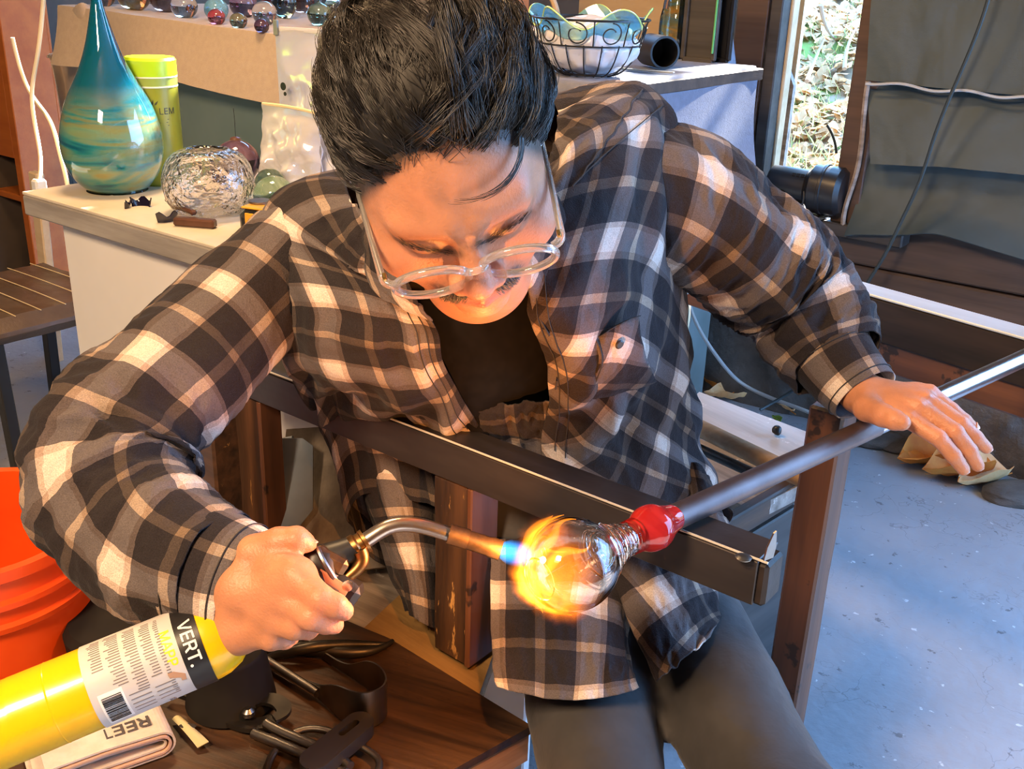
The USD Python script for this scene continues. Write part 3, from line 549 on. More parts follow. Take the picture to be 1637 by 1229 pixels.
# seat boards at the far side: whitewashed board, worn plank, and the front apron
def plankq(name, corners, z, th, mat_, parent=bench, amp=.003, **k):   # a board by its top corners in the picture, all on one level
    pts = [PZ(x, y, z) for x, y in corners]; c = np.mean(pts, axis=0); ex = unit(pts[1] - pts[0]); ey = np.cross(UP, ex)
    poly = sg.Polygon([((p - c) @ ex, (p - c) @ ey) for p in pts]).buffer(-.002).buffer(.002, join_style=2)
    m = slab(poly, th); m = m.subdivide().subdivide(); v = np.array(m.vertices); m = trimesh.Trimesh(v + (m.vertex_normals * ((meshkit.fbm(v * 14 + len(USED), 3) - .5) * amp)[:, None]), m.faces, process=False)
    return put(name, m, mat_, parent, M=mat4(np.stack([ex, ey, UP], 1), c - UP * th), **k)
plankq('seat_board', [(1085, 655), (1295, 760), (1290, 690), (1118, 626)], .50, .03, M['wood_board'], label='whitewashed scratched seat board')
plankq('seat_board', [(1040, 730), (1200, 815), (1290, 770), (1090, 690)], .47, .03, M['wood_grey'], label='worn grey seat plank')
beam('apron', PZ(1150, 852, .452), PZ(1275, 778, .452), .022, .05, M['wood_worn'], bench)
pm2, pl2 = beamM(PZ(1150, 852, .452), PZ(1275, 778, .452)); pm2[2, 3] = .215
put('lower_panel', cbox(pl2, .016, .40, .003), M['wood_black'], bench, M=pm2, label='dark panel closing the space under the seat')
wood_seat = thing('seat_plank', 'weathered grey and knotty plank seat between the bench posts', 'seat')
plankq('grey_plank', [(350, 1010), (560, 1110), (800, 950), (560, 800)], ZS - .012, .04, M['wood_grey'], wood_seat)
plankq('knotty_plank', [(575, 1010), (760, 1130), (800, 1010), (660, 930)], ZS - .008, .03, M['wood_yellow'], wood_seat, label='yellow plank with dark knots')
# tool board in front
board = thing('tool_board', 'dark stained plywood board carrying the tools in front of the bench', 'board')
plankq('board_top', [(-120, 1190), (420, 1400), (850, 1160), (622, 1020), (420, 935), (200, 960)], ZS, .012, M['wood_plank'], board, amp=.002)
pts = [PZ(x, y, ZS) for x, y in ((-116, 1190), (420, 1396), (846, 1160), (622, 1024), (420, 940), (202, 964))]
put('board_core', slab(sg.Polygon([(p[0], p[1]) for p in pts]), .042), M['wood_ply'], board, M=mat4(np.eye(3), [0, 0, ZS - .055]), label='raw plywood edge')
for q in ((620, 1150), (250, 1010), (430, 1250)):
    p = PZ(*q, ZS - .05); beam('board_leg', [p[0], p[1], 0], [p[0], p[1], ZS - .055], .05, .05, M['wood_dark'], board)
# dowel handle lying over the seat boards
tag(put('wooden_dowel', tube([P(1085, 668, 1.86), P(1294, 770, 1.64)], .0155, 2, 24), M['wood_dowel']), 'round pale wooden dowel lying across the seat boards', 'dowel')
tag(put('iron_rod', tube([P(1080, 700, 1.86), P(1230, 768, 1.72)], .009, 2, 12), M['steel_dark']), 'thin dark iron rod beside the wooden dowel', 'rod')
tag(put('glass_chip', worn(trimesh.creation.icosphere(2, .010), .012, 60, 3, 0), M['black_plastic'], M=mat4(np.eye(3), PZ(1242, 688, .512))), 'small black chip lying on the whitewashed board', 'chip')
# grey case with a cream cord by the blower's side
gc = thing('grey_case', 'grey-green case standing behind the blower', 'case', PZ(1090, 640, 0))
put('case_body', cbox(.10, .16, .52, .012), M['box_grey'], gc, M=mat4(ROOM, PZ(1085, 640, 0) + UP * .26 + E1 * .0))
put('carry_cord', tube([P(1082, 458, 3.2), P(1096, 462, 3.15), P(1101, 490, 3.1), P(1096, 530, 3.1), P(1083, 548, 3.15)], .006, 30, 8), M['cord_cream'], gc, label='cream cord loop')
tag(put('floor_cable', tube([P(1097, 455, 3.2), P(1115, 520, 3.25), P(1150, 575, 3.3), P(1185, 612, 3.35), P(1230, 635, 3.3), P(1300, 662, 3.2)], .006, 60, 8), M['cord_grey']), 'grey cable curving down onto the floor behind the seat boards', 'cable')
tag(put('thin_lead', tube([P(1215, 655, 3.1), P(1250, 635, 3.1), P(1284, 606, 2.9)], .005, 20, 8), M['cord_black']), 'thin black lead on the floor near the wall', 'lead')

# dry leaves on the floor
def leaf(name, px, py, size, yaw, mat_, lab, curl=.25, z=.012):
    n = 14; t = np.linspace(0, 1, n); w = .32 * np.sin(np.pi * t ** .8) + .01; g = np.stack([np.stack([np.linspace(-w[i], w[i], 7), np.full(7, t[i] - .5), curl * (np.linspace(-1, 1, 7) ** 2) * w[i] * 2.2 + .35 * (t[i] - .5) ** 2 + .03 * np.sin(np.arange(7) * 3 + i)], -1) for i in range(n)])
    v, f = solidify(g.reshape(-1, 3) * size, grid_faces(n, 7), -.001)
    th = thing(name, lab, 'leaf', PZ(px, py, 0) + UP * z, rotz(yaw))
    put('blade', (v, f), mat_, th, local=True); put('midrib', tube([np.array([0, -.62, .04]) * size, np.array([0, 0, .012]) * size, np.array([0, .45, .02]) * size], [.0022, .0008], 12, 5), M['leaf_brown'], th, local=True)
leaf('fallen_leaf', 1490, 742, .26, 1.9, M['leaf_brown'], 'large orange-brown leaf on the floor below the fingertips', .35)
leaf('fallen_leaf', 1528, 768, .22, 1.7, M['leaf_brown'], 'curled brown leaf overlapping the pale one on the floor', .5, .02)
leaf('fallen_leaf', 1568, 776, .19, 2.0, M['leaf_tan'], 'pale ribbed curled leaf, nearest of the leaves on the floor', .5)
leaf('fallen_leaf', 1592, 722, .15, 1.7, M['leaf_brown'], 'rust-coloured leaf right of the fingertips by the kerb', .3)
leaf('fallen_leaf', 1545, 728, .12, 2.0, M['leaf_tan'], 'small tan leaf tucked behind the fingertips', .3)
leaf('fallen_leaf', 1140, 622, .14, .4, M['leaf_brown'], 'brown leaf at the kerb nearest the grey case', .4)
leaf('fallen_leaf', 1160, 640, .15, 1.5, M['leaf_tan'], 'pale leaf on the floor in front of the brown ones by the cable', .35)
leaf('fallen_leaf', 1196, 632, .16, 2.2, M['leaf_brown'], 'upturned brown leaf leaning against the grey floor cable', .5)
leaf('fallen_leaf', 1252, 655, .12, .3, M['leaf_tan'], 'small tan leaf by the kerb right of the grey cable', .3)
leaf('fallen_leaf', 1240, 676, .05, .3, M['leaf_green'], 'tiny green leaf on the floor behind the whitewashed board', .3)
for x, y, s in ((1402, 704, .060), (1440, 712, .045), (1478, 722, .035), (1628, 790, .07)):
    tag(put('rubble_stone', worn(trimesh.creation.icosphere(3, s), s * .8, 9, int(x), 0), M['stone'], M=mat4(np.diag([1.5, 1, .45]), PZ(x, y, .01)) ), {1402: 'long rough brown stone at the slab edge below the wrist', 1440: 'rough stone at the slab edge below the palm', 1478: 'smallest rough stone at the slab edge', 1628: 'rough stone at the far right edge of the floor'}[x], 'stone')

# ================================================================== left side: counter and what stands on it
ZC = .90
k0 = PZ(35, 306, ZC); k1 = k0 + E1 * 1.25
ct = thing('counter', 'white panelled counter with a cream top and grey edge', 'counter', [*(k0 + E1 * .6)[:2], 0])
put('counter_top', cbox(1.25, .46, .006, .001), M['counter_top'], ct, M=mat4(ROOM, k0 + E1 * .625 + E2 * .23 - UP * .003))
put('edge_band', worn(cbox(1.25, .462, .040, .003), .002, 20, 3, 3), M['counter_edge'], ct, M=mat4(ROOM, k0 + E1 * .625 + E2 * .23 - UP * .0265))
put('front_panel', cbox(1.18, .02, ZC - .047, .003), M['counter_panel'], ct, M=mat4(ROOM, k0 + E1 * .66 + E2 * .045 - UP * (ZC / 2 + .0235)))
put('side_panel', cbox(.02, .38, ZC - .047, .003), M['counter_panel'], ct, M=mat4(ROOM, k0 + E1 * .08 + E2 * .245 - UP * (ZC / 2 + .0235)))
put('back_panel', cbox(1.14, .015, ZC - .047, .003), M['counter_panel'], ct, M=mat4(ROOM, k0 + E1 * .68 + E2 * .425 - UP * (ZC / 2 + .0235)))
# teal vase (profile in metres from the base)
vb = PZ(188, 303, ZC); dv = (vb - EYE) @ Fv; s = dv / FPX
vs = thing('teardrop_vase', 'tall teal teardrop glass vase with swirled bands on the counter', 'vase', vb)
prof = [(0, .004), (32, .004), (44, 2), (54, 10), (66, 26), (75, 52), (77, 78), (72, 108), (60, 142), (44, 172), (31, 200), (22, 226), (15, 252), (9.5, 275), (7, 290), (6.6, 297), (4.5, 297.5), (4.5, 290), (7, 270), (12, 245), (19, 220), (28, 196), (41, 168), (56, 140), (68, 107), (73, 78), (71, 53), (62, 29), (48, 14), (30, 9), (0, 8)]
pv = np.array(prof) * s; k = 16
body = lathe(np.vstack([spline(pv[1:k], 70), spline(pv[k:], 60)]), 64); body = join(body)
put('vase_body', body, M['vase_glass'], vs, local=True)
put('pontil_ring', lathe(np.array([(0, -.2), (40, -.2), (47, 0), (45, 3), (0, 3)]) * s + [0, .0004], 48), M['glass_smoke'], vs, local=True)
# green vacuum flask
fb = PZ(258, 291, ZC); s = ((fb - EYE) @ Fv) / FPX
fk = thing('vacuum_flask', 'lime-lidded olive green vacuum flask behind the teal vase', 'flask', fb)
put('flask_body', lathe(np.array([(0, 0), (36, 0), (38, 2), (38, 148), (37, 150), (0, 150)]) * s, 56), M['flask_body'], fk, local=True)
put('flask_band', lathe(np.array([(0, 150), (38, 150), (38, 163), (0, 163)]) * s, 56), M['flask_band'], fk, local=True)
for z in (149, 163): put('white_line', lathe(np.array([(30, z), (38.6, z), (38.8, z + 1.2), (38.6, z + 2.4), (30, z + 2.4)]) * s, 56), M['flask_line'], fk, local=True)
put('flask_lid', lathe(np.array([(0, 165), (38, 165), (38.6, 167), (38.6, 188), (36, 192), (0, 193)]) * s, 56), M['lid_green'], fk, local=True)
def on_cyl(m, R, ang, z0):                 # lettering wrapped on a standing cylinder facing the angle ang
    v = np.array(m.vertices); a = ang + v[:, 0] / R; r = R + v[:, 2]
    return trimesh.Trimesh(np.stack([r * np.cos(a), r * np.sin(a), z0 + v[:, 1]], 1), m.faces, process=False)
fa = math.atan2(-fb[1], -fb[0])
t = meshkit.text_mesh('LEM', .0125, .0004); t.apply_translation([.008, 0, 0]); put('lettering', on_cyl(t, 38.1 * s, fa, .145), M['flask_print'], fk, local=True)
put('lettering', on_cyl(join(*[xf(cbox(.022 - .004 * (i % 2), .0012, .0006, .0002), mat4(np.eye(3), [.016, -.010 - .006 * i, 0])) for i in range(3)]), 38.1 * s, fa, .145), M['flask_print'], fk, local=True)
put('leaf_mark', on_cyl(join(*[xf(lathe([(0, 0), (.0022, .004), (0, .012)], 8), mat4(np.array([[math.cos(q), -math.sin(q), 0], [math.sin(q), math.cos(q), 0], [0, 0, .2]]) @ np.array([[1, 0, 0], [0, 0, 1], [0, 1, 0.0]]), [-.004 + i * .005, .018, 0])) for i, q in enumerate((-.3, -.7))]), 38.1 * s, fa, .145), M['flask_print'], fk, local=True)
# crackled clear globe
gb = PZ(337, 340, ZC); s = ((gb - EYE) @ Fv) / FPX
gl = thing('crackled_globe', 'round clear glass globe with a crackled surface on the counter', 'glass globe', gb)
put('globe_wall', worn(lathe(np.array([(0, 0), (40, 0), (56, 8), (68, 28), (71, 48), (67, 72), (56, 90), (40, 99), (30, 100.5), (28, 99), (40, 95), (53, 86), (63, 70), (66.5, 48), (63, 30), (52, 12), (38, 5), (0, 4.5)]) * s, 72, smooth=90), .0035, 70, 4, 1), M['glass_ice'], gl, local=True)
def ornament(name, lab, px, py, r, mat_, z=ZC, squash=.95, tip=None, group=None, ring=False, cat='glass ornament', b=None):
    c = PT(px, py + r * .93) if z is None else PZ(px, py + r * .93, z); s = ((c - EYE) @ Fv) / FPX; R = r * s
    th = thing(name, lab, cat, c, group=group); pr = [(R * math.sin(q), R * squash * (1 - math.cos(q))) for q in np.linspace(.0, math.pi, 26)]; pr = [p for p in pr if p[1] >= R * .04]; pr[0] = (pr[0][0], R * .04); pr = [(0, R * .04)] + pr
    if tip: top = pr[-1][1]; pr = [p for p in pr if p[1] < top * .93] + [(R * .16, top * .985), (R * .13, top + tip * R * .5), (R * .17, top + tip * R), (0, top + tip * R)]
    put('glass_ball', lathe(pr, 40), mat_, th, M=mat4(np.eye(3), -np.array([0, 0, R * .04])), local=True)
    if ring: put('hanging_loop', xf(trimesh.creation.torus(R * .12, R * .025, 16, 8), mat4(frame([1, .4, 0]), [0, 0, R * squash * 2 + R * .05])), M['brass_old'], th, local=True)
    return th
th = ornament('glass_ornament', 'dark violet glass ball with a cap, behind the crackled globe', 381, 258, 36, M['glass_purple'])
rr = 36 * ((PZ(381, 291, ZC) - EYE) @ Fv) / FPX
put('cap', lathe([(0, 0), (.012, 0), (.010, .004), (.004, .006), (0, .006)], 20), M['wax_brown'], th, M=mat4(np.eye(3), [0, 0, rr * 1.87]), local=True)
put('wire', tube([[0, 0, rr * 1.9], [.001, 0, rr * 2.4], [0, 0, rr * 3.2]], .0006, 10, 5), M['steel_dark'], th, local=True)
ornament('glass_ornament', 'dark green glass ball further back beside the violet ball', 433, 292, 24, M['glass_teal'])
ornament('glass_ornament', 'pale green striped glass ball nearest the shirt sleeve on the counter', 440, 312, 33, M['glass_green'])
# shards
def shard(px, py, r, seed, lab, dark=True):
    c = PZ(px, py, ZC); n = 10; a = np.linspace(0, 2.4, n); g = []
    for i, h in enumerate(np.linspace(0, 1, 5)): g.append(np.stack([r * (1 + .25 * h) * np.cos(a), r * (1 + .25 * h) * np.sin(a), np.full(n, h * r * .75) * (1 + .35 * np.sin(a * 5 + seed))], -1))
    v, f = solidify(np.array(g).reshape(-1, 3), grid_faces(5, n), .0022)
    v[:, 2] -= v[:, 2].min()
    tag(put('glass_shard', (v, f), M['glass_dark'], M=mat4(rotz(seed * 1.3 - 2.2), c)), lab, 'glass shard')
mk('glass_dark', {'p': ('principled_bsdf', {'base_color': (.008, .006, .020), 'roughness': .04, 'coat_weight': .5})}, [], 'p.BSDF')
shard(196, 332, .013, 1, 'small pointed dark glass shard, leftmost on the counter')
shard(224, 332, .018, 2, 'large dark blue curved glass shard in front of the teal vase')
shard(262, 352, .020, .3, 'dark ring-like glass shard by the counter edge')
# brown wax stub: two bars
wx = thing('wax_sticks', 'two dark brown waxy sticks lying crossed before the crackled globe', 'sticks', PZ(305, 358, ZC))
beam('stick', PZ(280, 360, ZC) + UP * .008, PZ(345, 365, ZC) + UP * .008, .018, .015, M['wax_brown'], wx)
beam('stick', PZ(284, 335, ZC) + UP * .022 - E2 * .02, PZ(312, 360, ZC) + UP * .022, .012, .009, M['wax_brown'], wx)
# tape measure
tmz = PZ(385, 378, ZC); tm = thing('tape_measure', 'black and yellow tape measure lying by the sleeve on the counter', 'tape measure', tmz)
TR = np.stack([E1, E2, UP], 1) @ rotz(.25)
put('case', worn(cbox(.075, .085, .048, .014), .0015, 30, 1, 3), M['black_plastic'], tm, M=mat4(TR, tmz + UP * .0245 + E2 * .045 + E1 * .02))
put('yellow_face', worn(cbox(.060, .070, .004, .0018), .001, 30, 1, 2), M['tape_yellow'], tm, M=mat4(TR, tmz + UP * .050 + E2 * .045 + E1 * .02))
put('label', cbox(.026, .003, .038, .001), M['tape_yellow'], tm, M=mat4(TR, tmz + UP * .025 + E2 * .0015 + E1 * .02 + (TR @ np.array([.008, -.001, 0]))), label='yellow wood-patterned side label')
put('belt_clip', join(xf(lathe([(0, 0), (.020, 0), (.020, .003), (0, .004)], 28), mat4(np.eye(3), [-.02, 0, 0])), xf(cbox(.055, .016, .003, .001), mat4(np.eye(3), [.02, 0, .002]))), M['steel_tool'], tm, M=mat4(TR, tmz + UP * .053 + E2 * .05 + E1 * .02), label='steel belt clip')
# clear bags on the counter
def bag(name, lab, corners, b, puff, mat_, seed, flat=False):
    tl, tr, bl, br = [PB(x, y, b) for x, y in corners]; n, m = 26, 22; u, v = np.meshgrid(np.linspace(0, 1, n), np.linspace(0, 1, m), indexing='ij')
    base = (1 - u)[..., None] * ((1 - v)[..., None] * tl + v[..., None] * tr) + u[..., None] * ((1 - v)[..., None] * bl + v[..., None] * br)
    w = .25 * np.sin(u * 23 + v * 4 + seed) * np.sin(v * 9 + seed) * .2 + np.sin(np.pi * v) ** .6 * np.clip(u * 1.4 - .12, 0, 1) ** .8 ; nz = (meshkit.fbm(np.stack([u * 6, v * 6, u * 0 + seed], -1), 4, seed) - .5) * .075
    th = thing(name, lab, 'bag', (bl + br) / 2)
    for sgn in (-1, 1):
        g = base + E2 * (sgn * w * (puff + nz * 1.0) + .0015 * sgn)[..., None]
        vv, ff = solidify(g.reshape(-1, 3), grid_faces(n, m), .0006 * sgn); put('film', (vv, ff), mat_, th, smooth=60)
    return th, tl, tr, bl, br
th, tl, tr, bl, br = bag('plastic_bag', 'tall frosted zip bag standing behind the blower head', ((440, 46), (585, 55), (456, 285), (600, 285)), 1.48, .03, M['polythene'], 3)
put('zip_strip', beam_mesh := xf(cbox(np.linalg.norm(tr - tl), .004, .010, .001), mat4(np.stack([unit(tr - tl), np.cross(UP, unit(tr - tl)), UP], 1), (tl + tr) / 2)), M['bag_film'], th)
q = PB(441, 44, 1.475); put('grey_tab', cbox(.012, .006, .03, .001), M['box_grey'], th, M=mat4(ROOM, q))
for q, r in (((453, 138), .008), ((456, 150), .004)): put('dark_mark', lathe([(0, .001), (r, .001), (r, 0), (0, 0)], 14, -E2), M['black_plastic'], th, M=mat4(np.eye(3), PB(*q, 1.445)))
th, tl, tr, bl, br = bag('plastic_bag', 'low crumpled clear bag with a yellow rim in front of the tall one', ((420, 166), (510, 182), (420, 292), (515, 300)), 1.42, .045, M['polythene'], 8)
put('rim', tube([tl, (tl + tr) / 2 + UP * .003, tr], .0035, 20, 6), M['cord_cream'], th)
# socket with plug and the two cream cords
pc_ = thing('extension_lead', 'cream extension lead hanging straight down to its white plug', 'extension lead', PB(63, 297, 1.30))
put('plug', cbox(.026, .03, .034, .005), M['plastic_white'], pc_, M=mat4(ROOM, PB(63, 297, 1.30)), label='white plug')
put('cord', tube([PB(72, -30, 1.42), PB(66, 40, 1.42), PB(58, 100, 1.41), PB(51, 150, 1.4), PB(58, 210, 1.38), PB(65, 255, 1.34), PB(63, 290, 1.30)], .0055, 50, 8), M['cord_cream'], pc_)
tag(put('extension_lead', tube([PB(20, 60, 1.5), PB(40, 130, 1.5), PB(60, 165, 1.47), PB(85, 205, 1.43), PB(97, 250, 1.40), PB(108, 296, 1.38), PB(110, 340, 1.36)], .0055, 50, 8), M['cord_cream']), 'cream cord crossing behind the straight one and dropping behind the counter', 'extension lead')
# wooden shelf unit at the left edge
sh = thing('shelf_unit', 'orange-stained wooden shelf unit at the left edge', 'shelf', PZ(30, 440, .3))
SB = 2.05
s0 = PB(26, 200, SB); sa = s0 @ E1
for o in (0, -.62): put('side_board', worn(cbox(.045, .18, 2.3, .003), .002, 8, 2, 2), M['wood_orange'], sh, M=mat4(ROOM, Q(sa + o - .03, SB + .09, 1.15)))
for z in (.42, .98, 1.30, 1.9): put('shelf_board', cbox(.57, .17, .025, .003), M['wood_orange'], sh, M=mat4(ROOM, Q(sa - .34, SB + .09, z)))
put('back_board', cbox(.66, .012, 2.25, .002), M['wood_orange'], sh, M=mat4(ROOM, Q(sa - .34, SB + .186, 1.15)))
put('kick_board', cbox(.57, .02, .40, .002), M['wood_orange'], sh, M=mat4(ROOM, Q(sa - .34, SB + .012, .78)))
# stack of canes and timbers between the shelf and the table
for k, (x0, y0, x1, y1, r, mt, lab) in enumerate(((30, -20, 118, 330, .022, 'bark', 'dark leaning cane nearest the shelf'), (50, 40, 150, 330, .018, 'wood_brown', 'slender cane leaning behind the cords'), (92, -10, 60, 330, .03, 'wood_brown', 'thick brown upright timber behind the cords'), (45, 60, 130, 350, .02, 'wood_brown', 'brown leaning cane behind the counter end'), (120, -20, 95, 60, .02, 'wood_pale', 'short pale stick leaning at the table corner'), (60, 110, 100, 340, .016, 'bark', 'thin dark cane leaning between the cords'))):
    tag(put('leaning_cane', tube([PB(x0, y0, 2.55 + .06 * k), PB(x1, y1, 2.25 + .06 * k)], r, 2, 14), M[mt]), lab, 'cane')
tag(put('log_end', tube([PB(38, 92, 2.25), PB(95, 90, 2.55)], .035, 2, 20), M['wood_dowel']), 'stub of a round log poking out behind the cords', 'log')
tag(put('wood_block', worn(cbox(.14, .1, .14, .006), .004, 10, 2, 3), M['wood_yellow'], M=mat4(ROOM, PB(74, 122, 2.60))), 'small tan wooden block below the log stub', 'block')
tag(put('leaning_board', cbox(.12, .02, 1.6, .004), M['wood_dowel'], M=mat4(ROOM, PB(100, 120, 2.85))), 'wide tan board standing against the wall at the table corner', 'board')
tag(put('leaning_board', worn(cbox(.05, .03, .85, .004), .003, 10, 2, 2), M['wood_pale'], M=mat4(ROOM @ trimesh.transformations.rotation_matrix(.06, [0, 1, 0])[:3, :3], PB(66, 380, 1.75) - UP * .20)), 'pale batten standing between the shelf and the counter', 'board')
# plastic-wrapped stool
sz = .46; st = thing('wrapped_stool', 'dark stool wrapped in shiny plastic left of the counter', 'stool', PZ(20, 470, 0))
sc = PZ(0, 470, sz)
put('seat', worn(cbox(.46, .44, .07, .03), .012, 9, 3, 4), M['stool_wrap'], st, M=mat4(ROOM, sc - UP * .035 + E2 * .05))
for k in range(6): put('seam', tube([sc + E2 * (-.14 + k * .07) - E1 * .22 + UP * .002, sc + E2 * (-.14 + k * .07) + E1 * .02 + UP * .004, sc + E2 * (-.14 + k * .07) + E1 * .21 + UP * .001], .0016, 12, 6), M['cord_cream'], st)
for i, j in ((-1, -1), (1, -1), (-1, 1), (1, 1)):
    b0 = sc + E1 * .18 * i + E2 * (.05 + .17 * j); beam('leg', [*(b0 + E1 * .02 * i)[:2], 0.0], b0 - UP * .06, .032, .032, M['black_plastic'], st)
# orange bucket on a crate
bc = (PZ(-62, 735, .64) + PZ(-20, 938, .64)) / 2 ; bc = PZ(-45, 828, .64)
BR = .150
bk = thing('orange_bucket', 'bright orange plastic bucket behind the bent elbow', 'bucket', [bc[0], bc[1], .27])
put('bucket_wall', lathe([(0, 0), (BR * .86, 0), (BR * .87, .006), (BR * .955, .27), (BR * 1.0, .275), (BR * 1.01, .283), (BR * .97, .287), (BR * .975, .305), (BR * 1.025, .31), (BR * 1.025, .318), (BR * .98, .322), (BR * .985, .345), (BR * 1.035, .350), (BR * 1.04, .366), (BR * 1.0, .370), (BR * .965, .366), (BR * .93, .26), (BR * .84, .010), (0, .008)], 72), M['bucket_orange'], bk, local=True)
cr = thing('bucket_crate', 'low dark wooden crate under the orange bucket', 'crate', [bc[0], bc[1], 0])
for k in range(3): put('slat', cbox(.36, .36, .07, .004), M['wood_dark'], cr, M=mat4(rotz(.3), [0, 0, .04 + k * .085]), local=True)
put('crate_lid', cbox(.36, .36, .02, .003), M['wood_dark'], cr, M=mat4(rotz(.3), [0, 0, .258]), local=True)

# ================================================================== display tables
ZT = 1.06
ta, tb_ = P(112, 12, 3.30), P(430, 56, 2.72)
ZT = float((ta[2] + tb_[2]) / 2)
td = unit(tb_ - ta); tn = unit(np.cross(UP, td)); TUP = np.cross(td, tn)
def PT(px, py, up=.004):                   # on the table's top
    o = ta + TUP * up; r = ray(px, py); return EYE + r * (((o - EYE) @ TUP) / (r @ TUP))
tl_ = 2.0
T1 = thing('display_table', 'long display table under the beige cloth behind the counter', 'table', [*(ta + td * 1.0 + tn * .35)[:2], 0])
put('table_top', cbox(1.45, .60, .03, .003), M['wood_brown'], T1, M=mat4(np.stack([td, tn, TUP], 1), ta + td * .765 + tn * .31 - TUP * .019))
h2 = unit(td * [1, 1, 0]); put('front_panel', cbox(1.20, .02, ZT - .12, .003), M['wall_panel'], T1, M=mat4(np.stack([h2, tn, UP], 1), (ta + td * .86 + tn * .06) * [1, 1, 0] + UP * (ZT - .12) / 2))
for i, j in ((.08, .55), (1.42, .55), (.1, .12), (1.44, .12)):
    p = ta + td * i + tn * j; beam('leg', [p[0], p[1], 0], [p[0], p[1], p[2] - .03], .05, .05, M['wood_brown'], T1)
def cloth(name, lab, o, d, n, length, depth, drop, mat_, seed, flare_l=.10, thick=.003):
    """A cloth over a table corner: top, front drop with slow folds and a left end that falls in a fold."""
    nu, nv = 90, 46; U = np.linspace(-.04, length, nu); S = np.r_[np.linspace(-depth, 0, 18), np.linspace(0, drop, 29)[1:]]
    g = np.zeros((len(S), nu, 3))
    for j, sv in enumerate(S):
        for i, u in enumerate(U):
            dr = drop * (1 + flare_l * math.sin(u * 5 + seed))
            if sv <= 0: p = o + d * u + n * (-sv); p = p + UP * .003
            else:
                h = sv / drop; fold = (.010 + .035 * h) * math.sin(u * 9 + seed + 1.5 * math.sin(u * 4)); z = h * dr
                p = o + d * u - n * (.012 + fold * .5 + .03 * h) - UP * (z - .012 * max(0, 1 - h * 6)) 
                p = p + d * (.01 * math.sin(z * 20))
            g[j, i] = p
    g += ((meshkit.fbm(g * 9, 3, seed) - .5) * .006)[..., None] * UP
    v, f = solidify(g.reshape(-1, 3), grid_faces(len(S), nu), thick); return put(name, (v, f), mat_, smooth=50)
p1 = cloth('tablecloth', '', ta, td, tn, 1.52, .60, .165, M['cloth_beige'], 2, .06)
tag(p1, 'beige cloth draped over the long table of glass behind the counter', 'tablecloth')
# the end of that cloth hanging in a long fold at the left corner
cpts = [[(76, 92), (96, 66), (118, 14), (150, 22)], [(80, 96), (100, 84), (122, 78), (160, 70)], [(88, 130), (108, 118), (120, 108), (150, 118)], [(94, 165), (112, 160), (126, 152), (152, 160)], [(99, 192), (114, 190), (128, 186), (140, 190)]]
bo = ta @ E2
g = sheet([[PB(x, y, bo - .02 + .05 * (k % 2) + .02 * r) for k, (x, y) in enumerate(row)] for r, row in enumerate(cpts)], 26, 26)
v, f = solidify(g.reshape(-1, 3), grid_faces(26, 26), .003)
put('cloth_corner', (v, f), M['cloth_beige'], p1, smooth=60, label='corner of the cloth hanging in a fold')
# glass wares along the front of the table (x, y centre, radius in the photograph)
wares = [
 ('glass_bowl', 'dark smoky glass bowl, leftmost on the beige cloth', 166, -8, 20, 'glass_smoke', .8, None, 'bowl'),
 ('glass_ornament', 'large amber and pink glass globe second from the left on the beige cloth', 216, -8, 27, 'glass_amber', .95, None, None),
 ('glass_ornament', 'rosy brown glass globe between the amber and the clear one', 266, -2, 24, 'glass_brown', .95, None, None),
 ('glass_ornament', 'clear globe with a honey-coloured base on the beige cloth', 296, 10, 21, 'glass_clear', .9, None, None),
 ('glass_ornament', 'pale blue clear ball behind the pink one', 347, 16, 19, 'glass_blue', .95, None, None),
 ('glass_float', 'small rose pink glass ball at the cloth edge', 347, 27, 14, 'glass_pink', .9, None, None),
 ('glass_ornament', 'large violet-pink glass ball behind the amber-flecked one', 390, 8, 22, 'glass_violet', .98, None, None),
 ('glass_float', 'small amber-flecked glass ball with a dark base at the cloth edge', 382, 33, 14, 'glass_olive', .9, None, None),
 ('glass_ornament', 'clear rainbow-sheened ball right of the violet-pink one', 424, 22, 20, 'glass_clear', .95, None, None),
 ('glass_float', 'small dark violet glass ball, rightmost at the cloth edge', 419, 42, 12, 'glass_purple', .95, None, None),
 ('glass_bell', 'bell-shaped blue-green glass ornament behind the frosted bag', 455, 12, 20, 'glass_bluegreen', 1.25, .3, None),
 ('glass_ornament', 'dusky red glass ball with a hanging tip above the bag', 484, 4, 19, 'glass_brown', 1.0, None, None),
 ('glass_ornament', 'pale green glass ball with a short neck above the bag', 512, 24, 20, 'glass_green', .95, .25, None),
 ('glass_bottle', 'small dark green glass bottle left of the labelled globe', 557, 28, 13, 'glass_teal', 1.0, .9, None),
 ('glass_ornament', 'clear dark-backed globe with a round cream sticker', 583, 18, 18, 'glass_smoke', .98, None, None),
 ('glass_ornament', 'clear brownish globe at the edge of the hair', 612, 30, 20, 'glass_clear', .95, None, None),
 ('glass_ornament', 'ghostly clear globe behind the pale green ball', 535, 14, 17, 'glass_clear', .95, None, None),
 ('glass_ornament', 'deep red glass ball behind the rainbow-sheened ball', 436, 2, 17, 'glass_pink', .95, None, None)]
for (nm, lab, x, y, r, mt, sq, tip, cat) in wares:
    th = ornament(nm, lab, x, y, r, M[mt], z=None, squash=sq, tip=tip, cat=cat or 'glass ornament')
    if 'sticker' in lab:
        c = np.array(WM[th][:3, 3]); s = ((c - EYE) @ Fv) / FPX; dn = unit((EYE - c) * [1, 1, 0] + UP * .2)
        put('sticker', lathe([(0, .0012), (4.2 * s, .001), (4.4 * s, 0), (0, 0)], 20, dn), M['cream_sticker'], th, M=mat4(np.eye(3), c + UP * 17 * s + dn * 17.8 * s))
